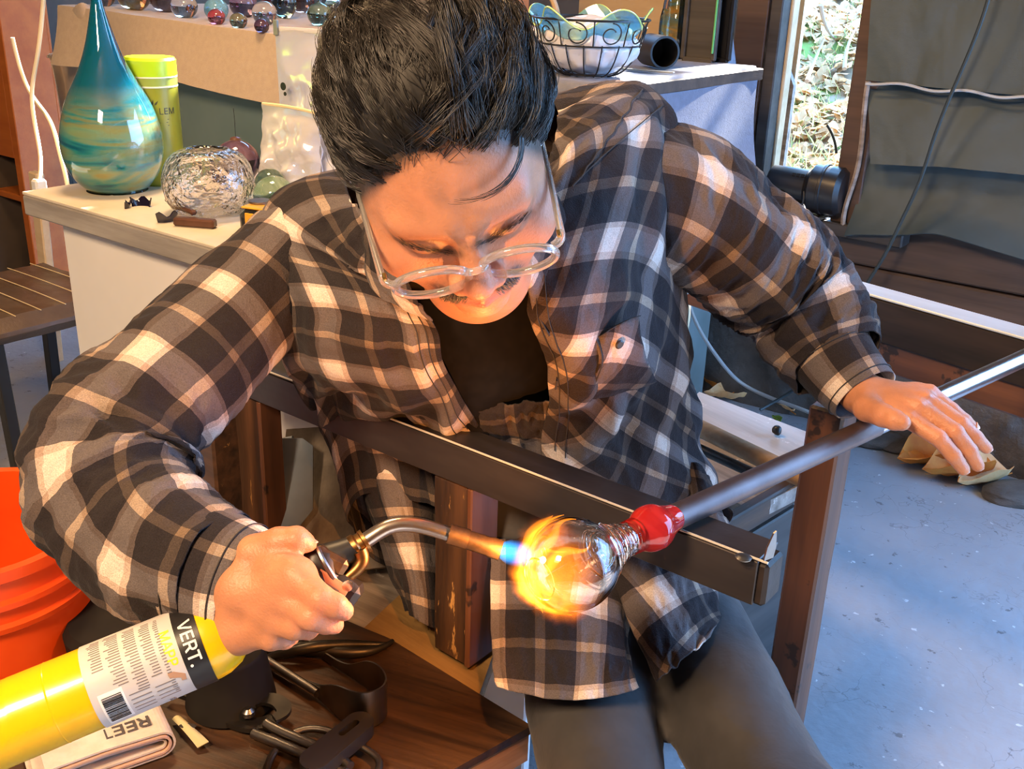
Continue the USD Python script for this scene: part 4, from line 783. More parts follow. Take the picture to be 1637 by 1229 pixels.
th = thing('cone_vase', 'tall dark green conical glass vase by the hair', 'vase', PT(638, 50))
s = ((PT(638, 50) - EYE) @ Fv) / FPX
put('vase_body', lathe(np.array([(0, 0), (24, 0), (25, 2), (16, 40), (9, 75), (8, 95), (6, 95), (7, 74), (13, 40), (21, 5), (0, 4)]) * s, 40), M['glass_teal'], th, local=True)
tag(put('orange_cloth_box', cbox(.5, .06, .30, .004), M['wood_orange'], M=mat4(np.stack([td, tn, TUP], 1), ta + td * 1.15 + tn * .57 + TUP * .158)), 'orange wooden box back behind the glass balls', 'box')

# right display: boxes under a blue-lit cloth with the wire basket
z2 = 1.12
c2_ = PZ(975, 138, z2); a2, b2 = c2_ @ E1, c2_ @ E2
T2 = thing('side_table', 'table under the blue-grey cloth behind the left shoulder', 'table', Q(a2 - .3, b2 + .28, 0))
put('table_top', cbox(.82, .76, .03, .003), M['wood_brown'], T2, M=mat4(ROOM, Q(a2 - .42, b2 + .39, z2 - .02)))
for i, j in ((-.78, .06), (-.05, .06), (-.78, .72), (-.05, .72)): beam('leg', Q(a2 + i, b2 + j, 0), Q(a2 + i, b2 + j, z2 - .035), .05, .05, M['wood_brown'], T2)
def tcloth():
    nu, nv = 60, 60; U = np.linspace(-.8, .42, 84); V = np.linspace(-.42, .74, 66); a1, b0 = -.02, -.0
    g = np.zeros((len(V), len(U), 3)); 
    for j, v in enumerate(V):
        for i, u in enumerate(U):
            ox, oy = max(0, u - a1), max(0, b0 - v); a, b, z = min(u, a1), max(v, b0), z2 + .002
            if ox or oy:
                r = math.hypot(ox, oy) if (ox and oy) else ox + oy; z = z2 + .002 - (max(ox, oy) * .98 + .35 * min(ox, oy)); fl = .10 * (r / .4) ** 1.5 + .03 * math.sin(u * 16 + v * 13) * min(1, r * 3)
                a += (ox > 0) * (.008 + fl * .35 * (ox / (ox + oy + 1e-6))); b -= (oy > 0) * (.012 + fl * (oy / (ox + oy + 1e-6)))
            g[j, i] = Q(a2 + a, b2 + b, z)
    v, f = solidify(g.reshape(-1, 3), grid_faces(len(V), len(U)), .003); return put('tablecloth', (v, f), M['cloth_blue'], smooth=60)
tag(tcloth(), 'blue-grey cloth with bright sun patches on the table behind the left shoulder', 'tablecloth')
# the long fold of cloth at the right that sweeps down
gs = sheet([[PB(1125, 30, 2.98), PB(1150, 34, 2.90), PB(1168, 42, 2.98)], [PB(1120, 110, 2.95), PB(1158, 118, 2.82), PB(1178, 130, 2.95)], [PB(1122, 200, 2.92), PB(1166, 200, 2.76), PB(1186, 206, 2.92)], [PB(1128, 268, 2.90), PB(1168, 262, 2.72), PB(1192, 262, 2.90)], [PB(1160, 290, 2.88), PB(1175, 286, 2.74), PB(1190, 282, 2.90)]], 40, 24)
v, f = solidify(gs.reshape(-1, 3), grid_faces(40, 24), .003)
tag(put('hanging_cloth', (v, f), M['cloth_blue'], smooth=60), 'grey cloth hanging in a long cone-shaped fold beside the brown wall post', 'cloth')
# wire fruit basket with bags and the blue bowl
wb = PZ(940, 120, z2 + .004); s = ((wb - EYE) @ Fv) / FPX
bs = thing('wire_basket', 'black scrolled wire basket holding plastic and the blue bowl', 'basket', wb)
def ring(r, z, t=.0024): a = np.linspace(0, 2 * np.pi, 49); return tube(np.stack([r * np.cos(a), r * np.sin(a), np.full(49, z)], 1), t, 49, 6, cap=False, smooth=False)
R0_, R1_ = 52 * s, 93 * s
put('base_ring', ring(38 * s, .004), M['black_metal'], bs, local=True); put('top_ring', ring(92 * s, 86 * s), M['black_metal'], bs, local=True); put('middle_ring', ring(80 * s, 48 * s, .0018), M['black_metal'], bs, local=True)
for k in range(18):
    a = k * 2 * np.pi / 18; q = np.array([(38, 1), (62, 14), (76, 36), (82, 50)]) * s; put('rib', tube([[r * math.cos(a), r * math.sin(a), z] for r, z in q], .0016, 14, 5), M['black_metal'], bs, local=True)
for k in range(10):
    a = k * 2 * np.pi / 10; w = []
    for t in np.linspace(0, 1, 30):
        th_ = t * 2 * np.pi * 1.15; rr = (1 - t * .55); da = .22 * math.sin(th_) * rr; zz = 66 + 17 * math.cos(th_) * rr; r_ = np.interp(zz, [48, 86], [81, 91]); w.append([r_ * s * math.cos(a + da), r_ * s * math.sin(a + da), zz * s])
    put('scroll', tube(w, .0016, 40, 5), M['black_metal'], bs, local=True)
    a += math.pi / 10; put('upright', tube([[80 * s * math.cos(a), 80 * s * math.sin(a), 48 * s], [91 * s * math.cos(a), 91 * s * math.sin(a), 86 * s]], .0016, 2, 5), M['black_metal'], bs, local=True)
bgm = nets(lambda p: d_ell(p, (0, 0, 44 * s), (76 * s, 76 * s, 42 * s)) + (meshkit.fbm(p * 22, 3, 4) - .5) * .035, np.array([-.2, -.2, -.01]), np.array([.2, .2, .2]), .008)
mk('white_bag', {'d': ('principled_bsdf', {'base_color': (.74, .73, .78), 'roughness': .22, 'transmission_weight': .25, 'ior': 1.3})}, [], 'd.BSDF')
tag(put('plastic_bundle', bgm, M['white_bag'], M=mat4(np.eye(3), wb + UP * .004)), 'crumpled white plastic bundled inside the wire basket', 'plastic bag')
tag(put('plastic_bundle', nets(lambda p: d_ell(p, (0, 0, .05), (.055, .07, .055)) + (meshkit.fbm(p * 24, 3, 9) - .5) * .03, (-.12, -.12, -.01), (.12, .12, .14), .007), M['white_bag'], M=mat4(np.eye(3), PZ(880, 112, z2 + .004) )), 'small crumpled plastic bundle left of the wire basket', 'plastic bag')
gbw = thing('ruffled_bowl', 'pale blue ruffled glass bowl with a yellow rim set in the basket', 'bowl', wb + UP * 24 * s)
n, m = 26, 96; q = np.linspace(0, 1, n)[:, None]; a = np.linspace(0, 2 * np.pi, m, endpoint=False)[None]
rad = (10 + 82 * q ** .8) * s * (1 + .10 * q ** 2 * np.sin(5 * a)); zz = (2 + 62 * q ** 1.7 + 15 * q ** 3 * np.sin(5 * a + .9)) * s
gg = np.stack([rad * np.cos(a), rad * np.sin(a), zz * np.ones_like(a)], -1)
v, f = solidify(gg.reshape(-1, 3), grid_faces(n, m, True), .003); put('bowl_wall', (v, f), M['glass_blue'], gbw, local=True, smooth=60)
put('rim', tube(np.vstack([gg[-1], gg[-1][:1]]), 0.0018, 97, 6, cap=False, smooth=False), M['rim_yellow'] if 'rim_yellow' in M else mk('rim_yellow', {'p': ('principled_bsdf', {'base_color': (.55, .75, .25), 'roughness': .1, 'coat_weight': .5})}, [], 'p.BSDF'), gbw, local=True, label='yellow-green rim')
# wicker basket, round jar and frames
wk = thing('wicker_basket', 'small wicker basket with a hooped handle beside the wire basket', 'basket', PZ(838, 92, z2))
for k in range(7):
    a = np.linspace(0, 2 * np.pi, 40); r = .045 + .006 * k; put('weave', tube(np.stack([r * np.cos(a), r * np.sin(a), .012 * k + .006 + .004 * np.sin(a * 7 + k * 3.14)], 1), .0062, 40, 6, cap=False, smooth=False), M['wicker'], wk, local=True)
put('handle', tube([[-.085 * math.cos(t), .0, .08 + .11 * math.sin(t)] for t in np.linspace(0, math.pi, 14)], .008, 40, 8), M['wicker'], wk, local=True)
put('base', lathe([(0, 0), (.045, 0), (.045, .008), (0, .008)], 30), M['wicker'], wk, local=True)
ornament('glass_ornament', 'opal swirled glass ball in front of the wicker basket', 806, 34, 17, M['glass_swirl'], z=z2)
vv_ = thing('swirled_vase', 'tall swirled blue and amber glass vase right of the wire basket', 'vase', PZ(1078, 92, z2 + .004)); s = ((PZ(1078, 92, z2) - EYE) @ Fv) / FPX
put('vase_body', lathe(np.array([(0, 0), (16, 0), (24, 10), (28, 34), (27, 60), (22, 95), (18, 120), (16, 120), (20, 94), (24.5, 60), (25.5, 34), (21, 12), (0, 5)]) * s, 48, smooth=60), M['glass_swirl'], vv_, local=True)
a = np.linspace(0, 2 * np.pi, 50); hp = PZ(1098, 88, z2 + .004) + UP * .0 
tag(put('wire_hoop', tube(np.stack([hp + E1 * (.062 * math.sin(t)) + UP * (.07 - .068 * math.cos(t)) + E2 * .05 for t in a]), .0022, 50, 6, cap=False, smooth=False), M['gold']), 'thin round wire hoop standing behind the swirled vase', 'hoop')
cc = PZ(1048, 108, z2 + .004)
cy = thing('black_canister', 'short black canister lying on its side by the wire basket', 'canister', cc)
put('canister_wall', lathe([(0, -.05), (.036, -.05), (.038, -.046), (.038, .05), (.033, .05), (.033, -.04), (0, -.04)], 40, E1 * .8 - E2 * .6, cc + UP * .039), M['black_plastic'], cy)
tag(put('flat_stick', cbox(.13, .012, .004, .001), M['cord_grey'], M=mat4(ROOM @ rotz(.2), PZ(1035, 113, z2 + .007))), 'flat grey stick lying in front of the black canister', 'stick')
for k, (x, y, w, h, mt, lab) in enumerate(((1128, 62, .15, .22, 'black_metal', 'larger dark picture frame leaning at the back of the blue cloth'), (1120, 66, .09, .20, 'wood_black', 'narrow dark frame with a green edge before the larger dark frame'))):
    b = b2 + .76 - .05 * k; c = PB(x, y, b); c[2] = z2 + .006 + h / 2
    fr = thing('picture_frame', lab, 'frame', c - UP * h / 2)
    put('backing', cbox(w, .006, h, .002), M[mt], fr, M=mat4(ROOM, c))
    for (sx, sz_, ox, oz) in ((w, .014, 0, h / 2), (w, .014, 0, -h / 2), (.014, h, w / 2, 0), (.014, h, -w / 2, 0)): put('moulding', cbox(sx, .014, sz_, .003), M[mt] if k else M['black_metal'], fr, M=mat4(ROOM, c + E1 * ox + UP * oz - E2 * .006))
    if k: put('green_edge', cbox(.005, .006, h * .8, .001), M['frame_green'], fr, M=mat4(ROOM, c + E1 * (w / 2) - E2 * .015))
struct('wall_panel', cbox(.55, .03, 1.9, .003), M['plywood_tan'], M=mat4(ROOM, Q(-1.93, BW + .12, 1.55)))

# ================================================================== pipe, glass, flame
ZP = ZR + .002 + .0145
pA, pB = PZ(1078, 827, ZP), PZ(1640, 571, ZP)
pd = unit(pB - pA)                         # from the glass towards the far rail
pipe = thing('blowpipe', 'long steel blowpipe resting across both bench rails', 'pipe', pA)
def along(t): return pA + pd * t
def t_at(px):                              # distance along the pipe whose picture column is px
    lo, hi = -1.0, 3.0
    for _ in range(50):
        mid = (lo + hi) / 2; q = along(mid) - EYE; x = CX + FPX * (q @ Rv) / (q @ Fv); lo, hi = (mid, hi) if x < px else (lo, mid)
    return lo
tj = t_at(1398)
put('dark_tube', tube([along(-.012), along(tj)], .0140, 2, 28), M['steel_pipe'], pipe, label='scale-darkened hot end')
put('bright_tube', tube([along(tj - .002), along(tj + 1.1)], .0132, 2, 28), M['steel_bright'], pipe, label='polished steel length')
t0 = t_at(912)                             # bubble centre
GR = .0455
gp = along(t0); ga = pd
glass = thing('glass_bubble', 'clear blown glass bubble on a red glass collar at the end of the pipe', 'blown glass', gp)
tn_ = t_at(1002) - t0; tr_ = t_at(1040) - t0; te = t_at(1074) - t0
R_ = GR
outer = [(0.0005, -R_ * 1.02), (R_ * .30, -R_ * .97), (R_ * .62, -R_ * .80), (R_ * .88, -R_ * .45), (R_ * 1.0, 0.0), (R_ * .95, R_ * .36), (R_ * .80, R_ * .66), (R_ * .60, R_ * .93), (R_ * .47, R_ * 1.18), (R_ * .40, R_ * 1.45), (R_ * .38, tr_ - .006)]
oc = spline(outer, 70)
w = np.clip((oc[:, 1] - R_ * .62) / (R_ * .5), 0, 1); oc[:, 0] += w * .0011 * np.sin(oc[:, 1] * 1250)
inn = oc[::-1].copy(); inn[:, 0] = np.maximum(inn[:, 0] - np.interp(inn[:, 1], [-R_, 0, R_, tr_], [.0030, .0018, .004, .007]), .0003); inn[:, 1] = np.where(inn[:, 1] < -R_ * .9, inn[:, 1] + .003, inn[:, 1])
bub = lathe(np.vstack([oc, inn]), 96, ga, gp); put('bubble_wall', bub, M['glass_bulb'], glass)
cr_ = .0245; tc = tr_ + .002
collar = [(0, tc - .026), (.0165, tc - .0255), (.0190, tc - .019), (.0225, tc - .011), (cr_, tc - .002), (cr_ * .98, tc + .006), (.0205, tc + .014), (.0150, te - .001), (.0142, te + .003), (0, te + .003)]
put('red_collar', worn(lathe(collar, 72, ga, gp, smooth=70), .0022, 34, 5, 0), M['glass_red'], glass, smooth=80, label='glossy red glass collar gathered on the pipe')
thread = [gp + ga * (R_ * .95 + .0045 * k / 6.28 * 1.0 * 1) + 0 * ga for k in range(2)]
fx = frame(ga)
hel = np.array([gp + ga * (R_ * .80 + t * .0085) + (fx[:, 0] * math.cos(t * 6.283) + fx[:, 1] * math.sin(t * 6.283)) * (np.interp(R_ * .80 + t * .0085, oc[:, 1], oc[:, 0]) + .0006) for t in np.linspace(0, 4.2, 130)])
put('spiral_ridge', tube(hel, .0015, 130, 6, smooth=False), M['glass_bulb'], glass, label='spiral ridges on the neck')

# flame: glowing gas as a volume; blue cone from the torch, orange sheet over the near pole of the bubble
tip = P(799, 879, ((gp - EYE) @ Fv) - .004)
pole = gp - ga * R_; fdir = unit(gp - tip)
def vol_flame(name, nodes, links, out): return mk(name, nodes, links, None, out)
def dist_node(n, l, key, c, scale, src='g.position'):
    n[key + '_s'] = ('vector_math', {'math_type': 'subtract', 'vector2': tuple(c)}); n[key + '_l'] = ('vector_math', {'math_type': 'length'}); l += [(src, key + '_s.vector1'), (key + '_s.vector', key + '_l.vector1')]
n = {'g': ('geometry', {}), 'nz': ('noise_texture', {'scale': 34.0, 'detail': 3.0, 'roughness': .55}), 'na': ('vector_math', {'math_type': 'subtract', 'vector2': (.5, .5, .5)}), 'nb': ('vector_math', {'math_type': 'scale', 'scale': .030}), 'pp': ('vector_math', {'math_type': 'add'})}
l = [('g.position', 'nz.vector'), ('nz.color', 'na.vector1'), ('na.vector', 'nb.vector1'), ('g.position', 'pp.vector1'), ('nb.vector', 'pp.vector2')]
dist_node(n, l, 'b', gp, 1, 'pp.vector'); dist_node(n, l, 't', pole, 1, 'pp.vector')
n['sh'] = ('map_range', {'range_type': 'smoothstep', 'from_min': R_ * 1.30, 'from_max': R_ * 1.0, 'to_min': 0, 'to_max': 1, 'clamp': True})       # near the wall of the bubble
n['pl'] = ('map_range', {'range_type': 'smoothstep', 'from_min': R_ * 1.60, 'from_max': R_ * .15, 'to_min': 0, 'to_max': 1, 'clamp': True})      # near the heated pole
n['ml'] = ('math', {'math_type': 'multiply'}); n['pw'] = ('math', {'math_type': 'power', 'value2': 1.3}); n['st'] = ('math', {'math_type': 'multiply', 'value2': 210.0})
n['cr'] = ('rgb_ramp', {'ramp': [(0, (1, .17, .003)), (.45, (1, .24, .006)), (.85, (1, .36, .02)), (1, (1, .5, .06))]})
n['v'] = ('principled_volume', {'density': 0.0, 'color': (0, 0, 0)})
l += [('b_l.value', 'sh.value'), ('t_l.value', 'pl.value'), ('sh.result', 'ml.value1'), ('pl.result', 'ml.value2'), ('ml.value', 'pw.value1'), ('pw.value', 'st.value1'), ('ml.value', 'cr.fac'), ('cr.color', 'v.emission_color'), ('st.value', 'v.emission_strength')]
vol_flame('flame_orange', n, l, 'v.volume'); n['st'] = ('math', {'math_type': 'multiply', 'value2': 42.0}); vol_flame('flame_inner', n, l, 'v.volume')
n = {'g': ('geometry', {}), 'v': ('principled_volume', {'density': 0.0, 'color': (0, 0, 0)})}; l = []
n['s'] = ('vector_math', {'math_type': 'subtract', 'vector2': tuple(tip)}); n['d'] = ('vector_math', {'math_type': 'dot_product', 'vector2': tuple(fdir)})
n['ax'] = ('vector_math', {'math_type': 'scale', 'vector1': tuple(fdir)}); n['rs'] = ('vector_math', {'math_type': 'subtract'}); n['rl'] = ('vector_math', {'math_type': 'length'})
n['ra'] = ('map_range', {'range_type': 'smoothstep', 'from_min': .0135, 'from_max': .0035, 'to_min': 0, 'to_max': 1, 'clamp': True})
n['la'] = ('rgb_ramp', {'ramp': [(0, (1, 1, 1)), (.45, (1, 1, 1)), (.75, (.35, .35, .35)), (1, (.10, .10, .10))]}); n['lm'] = ('map_range', {'from_min': 0, 'from_max': .037, 'clamp': True})
n['lc'] = ('rgb_ramp', {'ramp': [(0, (.02, .42, 1)), (.35, (.03, .34, 1)), (.58, (.20, .20, 1)), (.78, (.9, .22, .40)), (1, (1, .26, .12))]})
n['m1'] = ('math', {'math_type': 'multiply'}); n['m2'] = ('math', {'math_type': 'multiply', 'value2': 170.0})
l += [('g.position', 's.vector1'), ('s.vector', 'd.vector1'), ('d.value', 'ax.scale'), ('s.vector', 'rs.vector1'), ('ax.vector', 'rs.vector2'), ('rs.vector', 'rl.vector1'), ('rl.value', 'ra.value'), ('d.value', 'lm.value'), ('lm.result', 'la.fac'), ('lm.result', 'lc.fac'),
      ('ra.result', 'm1.value1'), ('la.color', 'm1.value2'), ('m1.value', 'm2.value1'), ('lc.color', 'v.emission_color'), ('m2.value', 'v.emission_strength')]
vol_flame('flame_blue', n, l, 'v.volume')
fl_ = thing('flame', 'blue torch flame spreading orange over the glass bubble', 'flame', tip)
# the orange sheet fills a shell outside the bubble wall and another inside it
shell_o = lathe([(0, -R_ * 1.55), (R_ * .8, -R_ * 1.45), (R_ * 1.4, -R_ * .95), (R_ * 1.62, -R_ * .2), (R_ * 1.5, R_ * .5), (R_ * 1.03, R_ * .5), (R_ * 1.035, 0), (R_ * .92, -R_ * .46), (R_ * .64, -R_ * .84), (R_ * .31, -R_ * 1.01), (0, -R_ * 1.05)], 64, ga, gp, smooth=0)
put('orange_sheet', shell_o, M['flame_orange'], fl_, label='orange glow around the near end of the bubble')
inner = [(r_ * .94, t_) for r_, t_ in zip(oc[:, 0], oc[:, 1]) if t_ < R_ * .55]; inner[0] = (0, -R_ * .93)
put('inner_glow', lathe([(r_, max(t_, -R_ * .93)) for r_, t_ in inner] + [(0, R_ * .55)], 48, ga, gp), M['flame_inner'], fl_, label='orange glow inside the near end of the bubble')
cone = lathe([(0, 0), (.0080, 0), (.0120, .007), (.0135, .018), (.0125, .030), (.009, .038), (0, .039)], 32, fdir, tip + fdir * .0015)
put('blue_cone', cone, M['flame_blue'], fl_, label='blue cone at the torch tip')
# tongues that lick round the bubble: thin glowing sheets
mk('flame_tongue', {'lw': ('layer_weight', {'blend': .35}), 'iv': ('math', {'math_type': 'subtract', 'value1': 1.0}), 'pw': ('math', {'math_type': 'power', 'value2': 2.2}), 'nz': ('noise_texture', {'scale': 60.0, 'detail': 3.0}), 'mu': ('math', {'math_type': 'multiply'}), 'tr': ('transparent_bsdf', {}),
                    'e': ('emission', {'color': (1, .27, .012), 'strength': 1.4}), 'm': ('add_closure', {}), 'mm': ('mix_closure', {})},
   [('lw.facing', 'iv.value2'), ('iv.value', 'pw.value1'), ('pw.value', 'mu.value1'), ('nz.fac', 'mu.value2'), ('tr.BSDF', 'm.closure1'), ('e.emission', 'm.closure2'), ('tr.BSDF', 'mm.closure1'), ('m.closure', 'mm.closure2'), ('mu.value', 'mm.fac')], 'mm.closure')
fx = frame(ga, Rv); upv = unit(-Dv - ga * (-Dv @ ga)); sdv = np.cross(ga, upv)
def on_bub(t, ang, k=1.05): rr = np.interp(t, oc[:, 1], oc[:, 0]) * k + .001; return gp + ga * t + (upv * math.cos(ang) + sdv * math.sin(ang)) * rr
for k, (ang, reach, w) in enumerate(((.25, .006, .0060), (-.35, .012, .0055), (-.8, .022, .0065), (-1.15, .012, .0060), (-1.5, .030, .0070), (-1.85, .010, .0060), (-2.3, .004, .0065), (-2.8, -.010, .0060), (2.9, -.014, .0060), (.9, -.004, .0060))):
    ts = np.linspace(-.043, reach, 6); put('flame_tongue', tube([on_bub(t, ang + .12 * math.sin(i * 1.3 + k), 1.03 + .02 * math.sin(i + k)) for i, t in enumerate(ts)], [.003, w, w * .85, w * .6, w * .3, .0003], 30, 12), M['flame_tongue'], fl_)
dp_ = (pole - EYE) @ Fv
put('flame_tongue', tube([P(836, 905, dp_), P(846, 935, dp_), P(858, 958, dp_), P(868, 980, dp_)], [.003, .0065, .0045, .0003], 26, 12), M['flame_tongue'], fl_)
put('flame_tongue', tube([P(838, 880, dp_), P(848, 856, dp_), P(864, 838, dp_ + .01), P(884, 824, dp_ + .02)], [.003, .0065, .0045, .0003], 26, 12), M['flame_tongue'], fl_)
fli = UsdLux.SphereLight.Define(stage, '/World/flame_light'); fli.CreateRadiusAttr(.005); fli.CreateColorAttr((1, .36, .07)); fli.CreateIntensityAttr(FLAME_LIGHT)
q = P(842, 890, (pole - EYE) @ Fv - .012); fli.AddTranslateOp().Set(Gf.Vec3d(*map(float, q)))

# ================================================================== torch and gas cylinder
dT = (tip - EYE) @ Fv
torch = thing('gas_torch', 'steel-necked gas torch head held in the right hand', 'torch', tip)
def TP(x, y, dd=0.0): return P(x, y, dT + dd)
tub = tube([TP(571, 871, -.02), TP(592, 859, -.018), TP(622, 842, -.014), TP(655, 838, -.010), TP(690, 845, -.006), TP(722, 855, -.002)], .0074, 60, 24)
put('neck_tube', tub, M['steel_torch'], torch)
put('ferrule', tube([TP(717, 853, -.002), TP(748, 862, 0)], .0098, 2, 24), M['copper_burnt'], torch)
nz_ = unit(TP(799, 879) - TP(746, 862)); put('nozzle', lathe([(0, 0), (.0088, 0), (.0092, .004), (.0092, .022), (.0100, .024), (.0100, .0345), (.0082, .0345), (.0080, .028), (0, .028)], 32, nz_, TP(746, 862)), M['copper_burnt'], torch, label='heat-stained nozzle')
put('collar', lathe([(0, 0), (.0115, 0), (.0125, .002), (.0125, .006), (.0105, .008), (.0105, .012), (.0115, .013), (.0115, .016), (0, .016)], 28, unit(TP(590, 859, -.018) - TP(568, 873, -.021)), TP(562, 878, -.021)), M['brass_old'], torch, label='old brass collar')
put('valve_body', tube([TP(568, 876, -.02), TP(535, 893, -.024), TP(505, 905, -.026)], [.0125, .0165, .0195], 14, 24), M['black_plastic'], torch)
put('valve_head', worn(lathe([(0, 0), (.022, 0), (.026, .006), (.026, .028), (.020, .036), (0, .036)], 36, unit(TP(500, 935, -.03) - TP(512, 880, -.022)), TP(514, 884, -.024)), .004, 60, 2, 0), M['black_plastic'], torch)
put('guard_wire', tube([TP(508, 876, -.046), TP(516, 895, -.052), TP(528, 915, -.052), TP(540, 935, -.046)], .0028, 24, 8), M['steel_tool'], torch, label='bright wire guard')
put('trigger', worn(cbox(.034, .018, .02, .004), .006, 50, 6, 3), M['copper_burnt'], torch, M=mat4(np.stack([Rv, -Dv, -Fv], 1) @ rotz(-.5), TP(528, 896, -.035)))
put('hose_barb', tube([TP(575, 880, -.03), TP(578, 898, -.03), TP(568, 912, -.032), TP(552, 925, -.034)], [.007, .0065, .006, .005], 16, 12), M['brass_old'], torch)
put('regulator_base', worn(cbox(.050, .032, .034, .006), .005, 40, 9, 3), M['black_plastic'], torch, M=mat4(np.stack([Rv, -Dv, -Fv], 1) @ rotz(-.6), TP(535, 938, -.028)))
put('warning_label', cbox(.032, .019, .001, .0003), M['label_tan'], torch, M=mat4(np.stack([Rv, -Dv, -Fv], 1) @ rotz(-.55), TP(528, 938, -.052)), label='scuffed tan warning label')
for k in range(5): put('label_line', cbox(.024, .0008, .0006, .0002), M['label_print'], torch, M=mat4(np.stack([Rv, -Dv, -Fv], 1) @ rotz(-.55), TP(524 + k * 2.2, 934 + k * 3.6, -.0528)))
put('screw', lathe([(0, 0), (.005, 0), (.005, .003), (0, .004)], 16, -Fv, TP(556, 936, -.05)), M['steel_bright'], torch)
# cylinder
CR = .037
n1 = P(322, 1027, .952); n0 = P(150, 1098, .925); ca = unit(n1 - n0)       # axis towards the neck
CB = n0 - ca * .165                         # cylinder foot
side = unit(-Fv - ca * (-Fv @ ca)); tang = np.cross(ca, side)             # side faces the camera; tang runs along the reading direction
cyl = thing('gas_cylinder', 'yellow gas cylinder with a grey warning label held by the right hand', 'gas cylinder', CB)
Lb = np.linalg.norm(n1 - CB)
body = lathe([(0, .004), (CR * .8, 0), (CR, .010), (CR, .100), (CR * 1.004, .101), (CR * 1.004, Lb - .058), (CR, Lb - .056), (CR, Lb + .006), (CR * .96, Lb + .016), (CR * .82, Lb + .028), (CR * .60, Lb + .037), (CR * .38, Lb + .041), (.012, Lb + .044), (.012, Lb + .064), (0, Lb + .064)], 72, ca, CB)
put('cylinder_body', body, M['yellow_paint'], cyl)
tj = n0 - ca * .032; put('weld_seam', lathe([(CR, -.0012), (CR * 1.012, 0), (CR, .0012)], 72, ca, tj), M['yellow_paint'], cyl)
def wrap(m, lift=.0004):                    # flat (x along reading, y towards the neck, z out) -> round the cylinder, x=0 facing the camera
    v = np.array(m.vertices); a = v[:, 0] / CR; r = CR * 1.004 + lift + v[:, 2]
    q = n0 + ca * v[:, 1][:, None] + (side * np.cos(a)[:, None] + tang * np.sin(a)[:, None]) * r[:, None]; return trimesh.Trimesh(q, m.faces, process=False)
if (TPx := (P(0, 10, 1) - P(0, 0, 1)) @ tang) < 0: tang = -tang
def flat(x0, x1, y0, y1, t=.0003):
    nx = max(2, int(abs(x1 - x0) / .003) + 2); b = trimesh.creation.box([1, 1, 1]); xs = np.linspace(x0, x1, nx); V = []; F = []
    for i, x in enumerate(xs): V += [[x, y0, 0], [x, y1, 0], [x, y1, t], [x, y0, t]]
    for i in range(nx - 1):
        for k in range(4): a, b_ = i * 4 + k, i * 4 + (k + 1) % 4; F += [[a, b_, b_ + 4], [a, b_ + 4, a + 4]]
    F += [[0, 2, 1], [0, 3, 2]]; e = (nx - 1) * 4; F += [[e, e + 1, e + 2], [e, e + 2, e + 3]]; return trimesh.Trimesh(np.array(V), np.array(F), process=False)
LB = .0975
lab = put('label', wrap(flat(-.062, .055, .0, LB - .014)), M['label_paper'], cyl, label='grey printed warning label')
put('label_band', wrap(flat(-.062, .055, LB - .016, LB + .004), .0005), M['label_black'], cyl, label='black band with white lettering')
def text_at(s_, h, x, y, m_, nm='lettering', lift=.0009, rot=0.0):
    t = meshkit.text_mesh(s_, h, .0003, True); t = xf(t, mat4(rotz(rot), [x, y, 0])); return put(nm, wrap(t, lift), m_, lab)
text_at('VERT.', .0110, -.030, LB - .0115, M['label_white'], lift=.0011)
text_at('MAPP', .0085, -.028, LB - .0285, M['label_yellow'], lift=.0006)
r = np.random.default_rng(3)
rows = []
for col, (y0, y1, xa, xb) in enumerate(((.006, .018, -.050, -.014), (.021, .034, -.050, .002), (.037, .049, -.048, .012), (.052, .062, -.046, .006), (.065, .0695, -.046, .030))):
    yy = y1; 
    xx = xa
    while xx < xb:
        Ln = (y1 - y0) * r.uniform(.6, 1.0); rows.append(flat(xx, xx + .0009, y1 - Ln, y1)); xx += .0026
put('fine_print', wrap(join(*rows), .0007), M['label_print'], lab, label='columns of fine print', kind='stuff')
rows = [flat(x, x + .0008, .030 + .022 * (k % 2), .048 + .022 * (k % 2)) for k, x in enumerate(np.arange(.014, .036, .0026))]
put('fine_print', wrap(join(*rows), .0007), M['label_print'], lab, kind='stuff')
put('barcode_field', wrap(flat(.004, .040, .006, .027), .0006), M['label_white'], lab)
xx, bars = .008, []
while xx < .036:
    w = float(r.choice([.0005, .0009, .0015])); bars.append(flat(xx, xx + w, .008, .025)); xx += w + float(r.choice([.0006, .0011]))
put('barcode', wrap(join(*bars), .0010), M['label_black'], lab, label='black barcode stripes')
ic = slab(sg.Polygon([(0, 0), (.003, .002), (.002, .012), (.005, .013), (.004, .016), (-.001, .014), (-.002, .004)]).buffer(.0005), .0003); put('torch_sketch', wrap(xf(ic, mat4(rotz(-.5), [.010, .066, 0])), .0008), M['label_tan'], lab, label='small tan sketch')
text_at('25', .005, .040, .058, M['label_print'])

# ================================================================== things on the tool board
def BP(x, y, h=0.0): return PZ(x, y, ZS + .002 + h)
black = thing('rubber_cup', 'black rubber cup standing on the tool board under the wrist', 'cup', BP(370, 1120))
put('cup_wall', lathe([(0, 0), (.052, 0), (.056, .004), (.046, .075), (.043, .079), (.030, .081), (0, .081)], 48), M['black_rubber'], black, local=True)
bp = thing('black_pad', 'black round foam knee pad behind the gas cylinder', 'pad', BP(205, 1025))
put('pad_body', lathe([(0, 0), (.070, 0), (.078, .008), (.080, .030), (.072, .042), (0, .044)], 48), M['black_rubber'], bp, local=True)
put('rivet', lathe([(0, 0), (.004, 0), (.003, .002), (0, .0025)], 12), M['steel_tool'], bp, M=mat4(np.eye(3), [.02, -.03, .043]), local=True)
